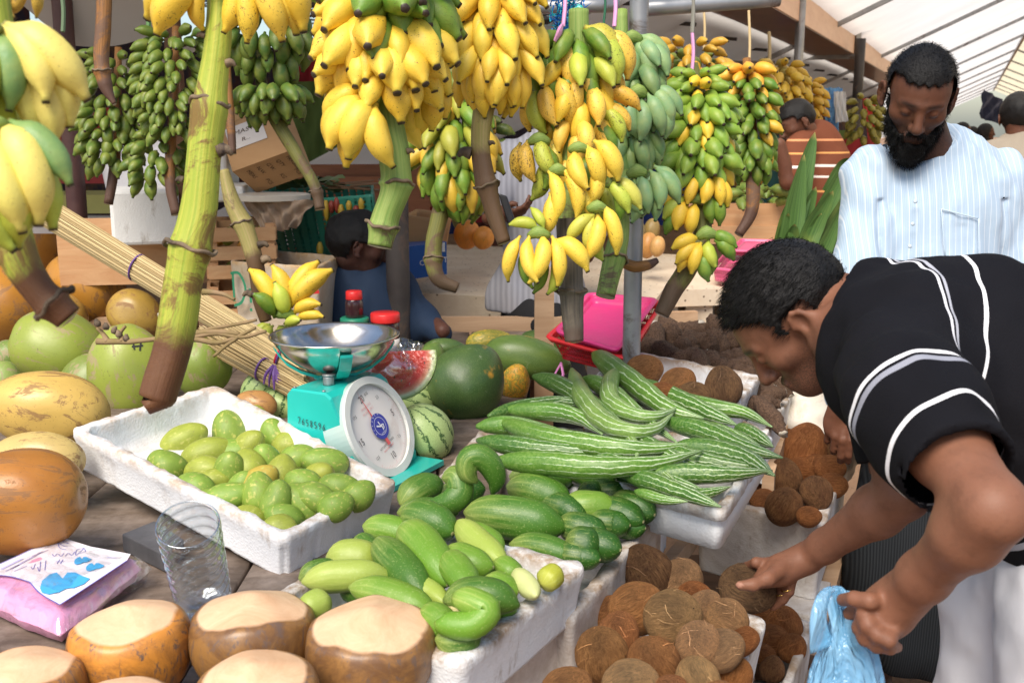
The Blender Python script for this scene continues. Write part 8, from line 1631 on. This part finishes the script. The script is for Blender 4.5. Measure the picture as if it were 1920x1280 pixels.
S.chain([D(1474, 1090, 1.99), D(1466, 1112, 2.005), D(1452, 1128, 2.02), D(1436, 1130, 2.035)], [.0115, .0098, .009, .0078], k=.0045)      # ring finger under
S.chain([D(1484, 1086, 1.98), D(1480, 1108, 1.985), D(1468, 1124, 1.995), D(1450, 1138, 2.01)], [.0105, .009, .0085, .0072], k=.0045)
S.chain([D(1466, 1080, 2.0), D(1456, 1102, 2.02), D(1440, 1120, 2.05), D(1424, 1128, 2.07)], [.0115, .0098, .009, .0078], k=.0045)
# near hand : loose fist carrying the bag
dF = (D(1625, 1150, 1.37) - wrL).normalized(); sdL = (RX * -.35 + UP * .80 - FW * .45).normalized(); nL = dF.cross(sdL).normalized()
S.ell(D(1662, 1148, 1.35), (.042, .026, .034), np.array([tuple((RX * -.75 - UP * .66).normalized()), tuple(FW), tuple((RX * .66 - UP * .75).normalized())]).T, k=.018); S.cap(wrL, D(1672, 1138, 1.35), .028, .028, k=.02)
for (x0, y0, x1, y1, x2, y2, x3, y3, dd, r) in [(1662, 1122, 1630, 1126, 1602, 1122, 1580, 1124, .0, .0098), (1652, 1145, 1622, 1152, 1612, 1176, 1626, 1192, .01, .0098), (1655, 1160, 1628, 1172, 1622, 1196, 1640, 1208, .004, .0098), (1664, 1175, 1646, 1190, 1644, 1210, 1660, 1214, -.002, .0092), (1676, 1182, 1666, 1200, 1668, 1214, 1682, 1212, -.008, .0085)]:
    d0_ = 1.335 + dd; S.chain([D(x0, y0, d0_), D(x1, y1, d0_ - .012), D(x2, y2, d0_ + .002), D(x3, y3, d0_ + .03)], [r * 1.1, r * 1.08, r, r * .85], k=.004)
S.chain([D(1650, 1135, 1.36), D(1612, 1142, 1.375), D(1590, 1150, 1.385)], [.0125, .011, .009], k=.006)
hip = D(2110, 960, 1.64)
S.chain([sp3, hip], [.12, .13], k=.05)
for dd, kx in ((-.11, 0), (.13, .03)): S.chain([hip, Vector((hip.x - .06 + kx, hip.y + dd, .80)), Vector((hip.x - .14 + kx, hip.y + dd - .02, .46)), Vector((hip.x - .12 + kx, hip.y + dd, .09))], [.11, .09, .06, .04], k=.05); q = Vector((hip.x - .12 + kx, hip.y + dd, .045)); S.chain([q + Vector((.03, 0, 0)), q + Vector((-.10, -.02, -.01)), q + Vector((-.18, -.03, -.02))], [.04, .036, .022], k=.03)
V, F = S.mesh(.0032)
at = face_attrs(Mb, V, lambda L: np.clip((-(L[:, 2]) - .005) * 22, 0, 1) * np.clip((.045 - L[:, 1]) * 30, 0, 1) * (L[:, 2] > -.14) * .75)
for p, r in ((D(1386, 1095, 1.907), .0065), (D(1379, 1094, 1.912), .005)): at['nail'] = np.maximum(at['nail'], (gauss(V, p, r) > .35) * .9)
link('body', fast_mesh('body', V, F, SK_N, at), bd_)
def keep_b(L):
    z0 = np.where(L[:, 1] < -.030, .056 - .50 * (L[:, 1] + .03), np.where(L[:, 1] < -.010, .004, np.where(L[:, 1] < .038, .030, -.030))); return z0 - L[:, 2] - .003 * np.sin(L[:, 0] * 200)
V, F = hair_mesh(Mb, keep_b, .009, .003, .0035, 9, sc=34); link('hair', fast_mesh('hair', V, F, M_HAIRB), bd_)
N = vnormals(V, F); v, f = strands(V, N, 16000, .010, .0004, 8, tuple(-np.array(Mb.to_3x3().col[1]) * .9), .80, .12); link('hair_strands', fast_mesh('hair_strands', v, f, M_STR), bd_)
GOLD = plain('gold', (.75, .50, .15), .25, metal=1)
m = MB(); e = Th((.088, .004, -.044)); m.tube([e + RX * math.cos(a) * .004 + UP * math.sin(a) * .004 for a in np.linspace(0, 6.28, 13)], .0009, 5, m=16, cap=False); m.part('earring', GOLD, bd_, True)
for (x, y, dd) in ((1465, 1112, 2.0), (1476, 1104, 1.985)):
    m = MB(); c_ = D(x, y, dd); A_ = (RX * .9 + UP * .25).normalized(); B_ = FW; m.tube([c_ + A_ * math.cos(a) * .0110 + B_ * math.sin(a) * .0110 for a in np.linspace(0, 6.28, 19)], .0014, 6, m=26, cap=False); m.part('finger_ring', GOLD, bd_, True)
# polo shirt
P_ = Sdf(.05)
P_.chain([D(1618, 604, 1.73), D(1720, 640, 1.66), D(1860, 655, 1.63), D(2010, 720, 1.64), D(2120, 860, 1.66)], [.085, .118, .125, .128, .135], k=.06)
P_.ell(D(1760, 690, 1.62), (.17, .19, .125), k=.07); P_.ell(D(1930, 790, 1.62), (.19, .18, .16), k=.07); P_.ell(D(2030, 950, 1.62), (.15, .17, .16), k=.07)
P_.cap(D(1690, 640, 1.56), nshL, .09, .078, k=.06); P_.cap(D(1680, 640, 1.70), nshR, .09, .072, k=.06)
eS = nshL.lerp(elL, .66); P_.chain([nshL, nshL.lerp(elL, .35), eS], [.074, .071, .069], k=.03); eSR = nshR.lerp(elR, .72); P_.chain([nshR, eSR], [.068, .060], k=.03)
P_.cap(D(1572, 600, 1.75), D(1614, 610, 1.73), .076, .088, k=.02)
aL = np.array(tuple((elL - nshL).normalized())); cL = np.array(tuple(D(1798, 893, 1.225))); aR = np.array(tuple((elR - nshR).normalized())); cR = np.array(tuple(eSR)); an = np.array(tuple((D(1660, 630, 1.71) - D(1540, 600, 1.76)).normalized())); cn = np.array(tuple(D(1580, 604, 1.75)))
hz = np.array(tuple(D(1890, 1100, 1.5)))
def ppost(P, d):
    u = (P - cL) @ aL; nearL = np.linalg.norm(P - cL, axis=1) < .17; d = d + .009 * vnoise(P * np.array([1, 1, .6]), 13, 5) + .005 * vnoise(P, 26, 8) + .006 * np.sin((P[:, 0] * .8 - P[:, 2] * .6) * 60 + 3 * vnoise(P, 6, 2)) * np.clip((P[:, 0] - .62) * 4, 0, 1)
    inner = np.linalg.norm((P - cL) - u[:, None] * aL, axis=1) - .062
    d = np.where(nearL, np.maximum(d, u), d); d = np.where(nearL & (u > -.02), np.maximum(d, -inner), d)
    uR = (P - cR) @ aR; d = np.where(np.linalg.norm(P - cR, axis=1) < .10, np.maximum(d, uR), d)
    un = (P - cn) @ an; r_ = np.linalg.norm((P - cn) - un[:, None] * an, axis=1); d = np.where(np.linalg.norm(P - cn, axis=1) < .18, np.maximum(d, -un), d); d = np.where((r_ < .14) & (np.abs(un - .0) < .02), np.maximum(d, .064 - r_), d)
    return np.maximum(d, hz[2] - P[:, 2])
P_.post = ppost; V, F = P_.mesh(.0042)
# stripe coordinates: along the spine for the body, along the arm for the sleeve
Vc = V - np.array(CAM); dd = Vc @ np.array(FW); px = 960 + 2000 * (Vc @ np.array(RX)) / dd
sx = V[:, 0] - D(1578, 600, 1.66).x; st = sx + .35 * (1.32 - V[:, 2])
us = (V - np.array(tuple(nshL))) @ aL + .035; rad = np.linalg.norm((V - np.array(tuple(nshL))) - ((V - np.array(tuple(nshL))) @ aL)[:, None] * aL, axis=1)
seam = ((V - np.array(tuple(D(1640, 760, 1.40)))) @ np.array(tuple((aL * .75 + np.array([0, -.75, 0])) / np.linalg.norm(aL * .75 + np.array([0, -.75, 0])))))
isl = 1 / (1 + np.exp(-(seam - .0) / .0015)) * (rad < .125); M_POLO = shirt_mat('black_striped_jersey', 'polo')
link('polo_shirt', fast_mesh('polo_shirt', V, F, M_POLO, {'st': st, 'sl': us, 'issl': isl}), bd_)
m = MB(); Cn = Vector(cn) + Vector(an) * .004; Bn = basis(Vector(an)); V, F, uv = sweep([Cn + Bn @ Vector((math.cos(a) * .074, math.sin(a) * .074, .004 * math.sin(2 * a))) for a in np.linspace(0, 6.283, 33)], .010, 8, 60, cap=False, flat=1.8); link('collar', mesh('collar', V, F, plain('black_jersey', (.005, .005, .007), .9, spec=.1), True), bd_)
# white trousers
Tr = Sdf(.06); Tr.chain([D(2120, 860, 1.66), D(2090, 1000, 1.62)], [.13, .15], k=.05)
for dd_, kx in ((-.11, 0), (.13, .03)): Tr.chain([hip, Vector((hip.x - .075 + kx, hip.y + dd_, .80)), Vector((hip.x - .16 + kx, hip.y + dd_ - .02, .46)), Vector((hip.x - .13 + kx, hip.y + dd_, .06))], [.15, .135, .105, .09], k=.07)
Tr.post = lambda P, d: np.maximum(d + .012 * vnoise(P * np.array([1, 1, .5]), 11, 6) + .004 * vnoise(P, 30, 2), .03 - P[:, 2])
V, F = Tr.mesh(.007); link('trousers', fast_mesh('trousers', V, F, mottled('white_cotton', (.62, .62, .66), (.70, .70, .72), 3, .8, .15)), bd_)
# ---------------------------------------------------------------- blue carrier bag
bag = thing('plastic_bag', D(1590, 1230, 1.38), 'light blue plastic carrier bag hanging from the near hand of the bending man', 'bag')
t = NT('blue_bag_film'); g = t.noise(t.vec(t.obj(), (2, 2, .5)), 9, 4, .6, .8); t.bump(g, .9, .05); t.done(t.mix(t.step(g, .4, .7), (.13, .42, .72), (.35, .62, .85)), .14, .6, alpha=t.math('MULTIPLY_ADD', t.step(g, .35, .7), .45, .35)); M_BAG = t.m
def bagf(Dr):
    z = Dr[:, 2]; r = 1 + .15 * fbm(Dr * np.array([1, 1, .35]), 3.0, 21, 4); w = .62 + .38 * np.clip((.55 - z) * 1.2, 0, 1); return np.stack([Dr[:, 0] * .060 * r * w, Dr[:, 1] * .038 * r * w, z * .135], 1)
V, F, uv, _ = blob(bagf, 90, 70); R_ = Matrix((RX, FW, UP)).transposed(); link('bag_body', mesh('bag_body', [R_ @ Vector(v) + D(1590, 1300, 1.395) for v in V], F, M_BAG, True), bag)
for P in ([(1545, 1215), (1536, 1160), (1546, 1118), (1572, 1106), (1590, 1118)], [(1590, 1215), (1578, 1170), (1560, 1130), (1575, 1110)], [(1640, 1220), (1632, 1185), (1618, 1160), (1605, 1135)]):
    m = MB(); m.tube([D(x, y, 1.385) for x, y in P], [PX(26, 1.4), PX(16, 1.4), PX(10, 1.4), PX(7, 1.4)], 10, m=24, flat=.35, rough=.006); m.part('bag_handle', M_BAG, bag, True)
# ---------------------------------------------------------------- background people
# seated man in navy behind the scale
sm = person(D(690, 800, 3.95), 'seated man in a navy shirt seen from behind, head turned right')
hs = D(672, 463, 3.9); Ms = frame(hs, Vector((.85, .25, -.25)), Vector((.15, .1, .98))); S, T, R = head_sdf(Ms); nk = D(668, 505, 3.95); S.cap(T((0, .03, -.04)), nk, .050, .055, k=.02); S.cap(D(680, 540, 4.02), D(690, 640, 4.04), .06, .10, k=.02)
S.chain([D(640, 535, 3.95), D(625, 640, 3.95), D(700, 680, 3.8)], [.05, .04, .03]); S.chain([D(735, 540, 4.0), D(800, 600, 4.0), D(830, 620, 3.9)], [.05, .04, .03]); S.cap(D(690, 640, 4.04), D(700, 760, 4.04), .10, .13); S.chain([D(690, 760, 4.0), D(760, 780, 3.6), Vector((D(760, 780, 3.6).x, 3.6, .1))], [.1, .08, .05])
V, F = S.mesh(.008); link('body', fast_mesh('body', V, F, SK_DD, face_attrs(Ms, V, lambda L: np.clip(-(L[:, 2]) * 20, 0, .6))), sm)
keep2 = lambda L: np.where(L[:, 1] < -.03, .052, np.where(L[:, 1] < .036, .018, -.07)) - L[:, 2]
V, F = hair_mesh(Ms, keep2, .020, .006, .006, 2); link('hair', fast_mesh('hair', V, F, M_HAIRB), sm)
K = Sdf(.05); K.chain([D(640, 535, 3.96), D(670, 512, 3.98), D(735, 545, 4.0)], [.075, .075, .075]); K.ell(D(692, 610, 4.02), (.20, .17, .26), k=.06); K.chain([D(640, 535, 3.95), D(626, 640, 3.95)], [.075, .07]); K.chain([D(740, 550, 4.0), D(785, 598, 4.0), D(826, 625, 3.92)], [.07, .055, .045]); K.post = lambda P, d: folds(P, d, .008, 14, 3)
V, F = K.mesh(.009); link('shirt', fast_mesh('shirt', V, F, mottled('navy_cloth_b', (.008, .022, .055), (.014, .034, .075), 4, .8, .1)), sm)
# man in grey shirt behind the centre bunch
gm = person(Vector((D(1010, 500, 4.25).x, 4.2, 0)), 'man in a grey striped shirt behind the central bananas, holding a dark wallet')
hg = D(1040, 195, 4.35); Mg = frame(hg, Vector((-.3, -.9, -.2)), Vector((0, -.1, 1))); S, T, R = head_sdf(Mg); nk = D(1040, 262, 4.38); S.cap(T((0, .03, -.04)), nk, .055, .06); S.chain([nk, D(1030, 400, 4.4), D(1020, 600, 4.4)], [.06, .09, .10], k=.03)
bx = D(1010, 600, 4.4); S.chain([D(965, 300, 4.36), D(925, 400, 4.3), D(935, 400, 4.1)], [.05, .042, .032]); S.chain([D(1110, 300, 4.4), D(1120, 430, 4.4), D(1100, 480, 4.2)], [.05, .04, .03])
n_ = hand(S, D(928, 408, 4.12), (.75, -.4, .1), (.2, .3, .9), (0, -.6, .6), [(25, 35, 25)] * 4, [(.02, 0, .030), (.045, .012, .044), (.07, .02, .042), (.09, .026, .034)])
for sx in (-.1, .1): S.chain([bx, (bx.x + sx, bx.y, .5), (bx.x + sx, bx.y, .08)], [.12, .07, .045]); S.cap((bx.x + sx, bx.y, .05), (bx.x + sx, bx.y - .15, .04), .04, .03)
V, F = S.mesh(.008); link('body', fast_mesh('body', V, F, SK_D, face_attrs(Mg, V)), gm); V, F = hair_mesh(Mg, keep2, .010, .004, .006, 2); link('hair', fast_mesh('hair', V, F, M_HAIRB), gm)
K = Sdf(.05); K.chain([D(965, 298, 4.38), D(1040, 272, 4.40), D(1112, 300, 4.42)], [.075, .08, .075]); K.ell(D(1025, 410, 4.42), (.19, .13, .26), k=.07); K.ell(D(1008, 560, 4.40), (.205, .14, .22), k=.07); K.chain([D(960, 300, 4.36), D(928, 385, 4.30)], [.075, .07]); K.chain([D(1112, 300, 4.4), D(1120, 420, 4.4)], [.075, .07])
zg = D(1000, 590, 4.3).z; K.post = lambda P, d: np.maximum(d + .010 * vnoise(P * np.array([1, 1, .25]), 14, 4) + .006 * np.sin(P[:, 0] * 50 + 2 * np.sin(P[:, 2] * 6)), zg - P[:, 2])
V, F = K.mesh(.009); t = NT('grey_striped_cotton'); w_ = t.n('TexWave', {'Vector': t.obj(False), 'Scale': 14.0, 'Distortion': 1.5}, 1); M_GS = t.done(t.mix(w_, (.30, .30, .33), (.40, .40, .44)), .85, .2); link('shirt', fast_mesh('shirt', V, F, M_GS), gm)
K = Sdf(.04)
for sx in (-.1, .1): K.chain([bx, (bx.x + sx, bx.y, .5), (bx.x + sx, bx.y, .08)], [.15, .10, .08])
V, F = K.mesh(.012); link('trousers', fast_mesh('trousers', V, F, plain('black_trousers', (.008, .008, .010), .85)), gm)
m = MB(); p = D(952, 395, 3.98); m.box(p, .035, .055, .12, (RX * .9 + UP * -.3).normalized(), FW, (UP * .9 + RX * .3 * -1).normalized()); o = m.obj('wallet', plain('black_leather', (.010, .010, .012), .35), 'small black wallet held by the man in grey', 'wallet'); bevel(o, .006)
# stooping customer in brown stripes
cm_ = person(Vector((D(1520, 300, 6.1).x, D(1520, 300, 6.1).y, 0)), 'stooping customer in a brown striped shirt at the next stall')
hq = D(1494, 232, 5.95); Mq = frame(hq, Vector((-.80, -.12, -.45)), Vector((-.42, .05, .9))); S, T, R = head_sdf(Mq); nk = D(1524, 268, 6.02); S.cap(T((0, .03, -.04)), nk, .06, .07); S.chain([nk, D(1540, 330, 6.1), D(1560, 470, 6.15)], [.06, .11, .12], k=.03)
S.chain([D(1490, 300, 5.85), D(1478, 340, 5.75), D(1462, 270, 5.7)], [.05, .045, .032]); S.chain([D(1555, 300, 6.2), D(1540, 360, 6.1)], [.05, .045]); bq = D(1560, 500, 6.2)
for sx in (-.1, .1): S.chain([bq, (bq.x + sx, bq.y, .5), (bq.x + sx, bq.y, .08)], [.13, .07, .05])
V, F = S.mesh(.010); link('body', fast_mesh('body', V, F, SK_D, face_attrs(Mq, V, lambda L: np.clip((-(L[:, 2]) - .02) * 30, 0, .9) * (L[:, 1] < .02))), cm_); V, F = hair_mesh(Mq, keep2, .014, .004, .007, 2); link('hair', fast_mesh('hair', V, F, M_HAIRB), cm_)
K = Sdf(.05); K.chain([D(1500, 275, 5.92), D(1530, 262, 6.05), D(1552, 290, 6.2)], [.08, .10, .09]); K.ell(D(1535, 350, 6.1), (.20, .19, .32), k=.06); K.ell(D(1550, 450, 6.15), (.20, .19, .25), k=.06); K.chain([D(1495, 285, 5.86), D(1486, 325, 5.78)], [.085, .08]); K.post = lambda P, d: folds(P, d, .008, 10, 3)
V, F = K.mesh(.012); link('shirt', fast_mesh('shirt', V, F, shirt_mat('brown_striped_cotton', 'brown'), {'st': D(1530, 262, 6).z + .06 - V[:, 2], 'sl': V[:, 2], 'issl': np.zeros(len(V))}), cm_)
K = Sdf(.04); K.chain([bq, (bq.x, bq.y, .1)], [.19, .14]); V, F = K.mesh(.016); link('trousers', fast_mesh('trousers', V, F, plain('dark_trousers', (.02, .02, .025), .8)), cm_)
# man cut by the right edge
rm = person(Vector((D(1905, 260, 5.6).x, D(1905, 260, 5.6).y, 0)), 'man with black hair and khaki shirt cut by the right edge, seen from behind')
hr = D(1908, 222, 5.5); Mr = frame(hr, Vector((.3, .95, 0)), Vector((0, 0, 1))); S, T, R = head_sdf(Mr); nk = D(1912, 268, 5.5); S.cap(T((0, .03, -.04)), nk, .055, .065); br_ = D(1920, 480, 5.5); S.chain([nk, D(1920, 340, 5.5), br_], [.06, .10, .11], k=.03)
for sx in (-1, 1): a_ = D(1915 + 60 * sx, 300, 5.5); S.chain([a_, D(1915 + 70 * sx, 400, 5.5), D(1915 + 66 * sx, 480, 5.45)], [.055, .042, .03]); S.chain([br_, (br_.x + sx * .1, br_.y, .5), (br_.x + sx * .1, br_.y, .08)], [.13, .07, .05])
V, F = S.mesh(.010); link('body', fast_mesh('body', V, F, SK_D, face_attrs(Mr, V)), rm); V, F = hair_mesh(Mr, lambda L: np.where(L[:, 1] < -.03, .05, -.05) - L[:, 2], .014, .005, .007, 2); link('hair', fast_mesh('hair', V, F, M_HAIRB), rm)
K = Sdf(.05); K.chain([D(1862, 300, 5.5), D(1912, 276, 5.52), D(1975, 300, 5.5)], [.085, .09, .085]); K.ell(D(1918, 400, 5.5), (.21, .15, .38), k=.06)
for sx in (-1, 1): K.chain([D(1915 + 58 * sx, 300, 5.5), D(1915 + 68 * sx, 380, 5.5)], [.085, .075])
K.post = lambda P, d: folds(P, d, .01, 10, 3); V, F = K.mesh(.014); link('shirt', fast_mesh('shirt', V, F, mottled('khaki_cloth', (.24, .20, .16), (.30, .26, .20), 5, .85, .1)), rm); K = Sdf(.04); K.chain([br_, (br_.x, br_.y, .1)], [.19, .14]); V, F = K.mesh(.018); link('trousers', fast_mesh('trousers', V, F, plain('dark_trousers_b', (.02, .02, .025), .8)), rm)
# women in black far down the aisle
VEIL = plain('black_veil', (.012, .012, .015), .8); YEL = plain('yellow_dress', (.55, .36, .05), .8)
for i, (x, y, d, k, lab) in enumerate([(1806, 246, 15, 1, 'woman in a black veil far down the aisle, left of three'), (1824, 252, 17, .9, 'woman in a black veil and yellow dress far down the aisle, middle of three'), (1849, 249, 14.5, 1, 'woman in a black veil far down the aisle, right of three')]):
    p = D(x, y, d); w = person(Vector((p.x, p.y, 0)), lab); Mw = frame(p, Vector((.75, -.5, -.1)), ZUP); S, T, R = head_sdf(Mw); S.cap(p, (p.x, p.y, p.z - .25), .06, .07); S.chain([(p.x, p.y, p.z - .25), (p.x, p.y, .8), (p.x, p.y, .1)], [.12, .13, .10]); V, F = S.mesh(.014); link('body', fast_mesh('body', V, F, SK_D, face_attrs(Mw, V)), w)
    K = Sdf(.06); K.ell(T((0, .014, .03)), (.088, .105, .10), R); K.cap(T((0, .03, -.04)), (p.x, p.y + .04, p.z - .20), .085, .14); K.cut(T((0, -.10, -.01)), (.058, .075, .075), R, k=.01); K.post = lambda P, d, z=p.z: np.maximum(d, z - .42 - P[:, 2]); V, F = K.mesh(.014); link('veil', fast_mesh('veil', V, F, VEIL), w)
    K = Sdf(.06); K.cap((p.x, p.y, p.z - .36), (p.x, p.y, .08), .19, .26); V, F = K.mesh(.03); link('dress', fast_mesh('dress', V, F, YEL if i == 1 else VEIL), w)
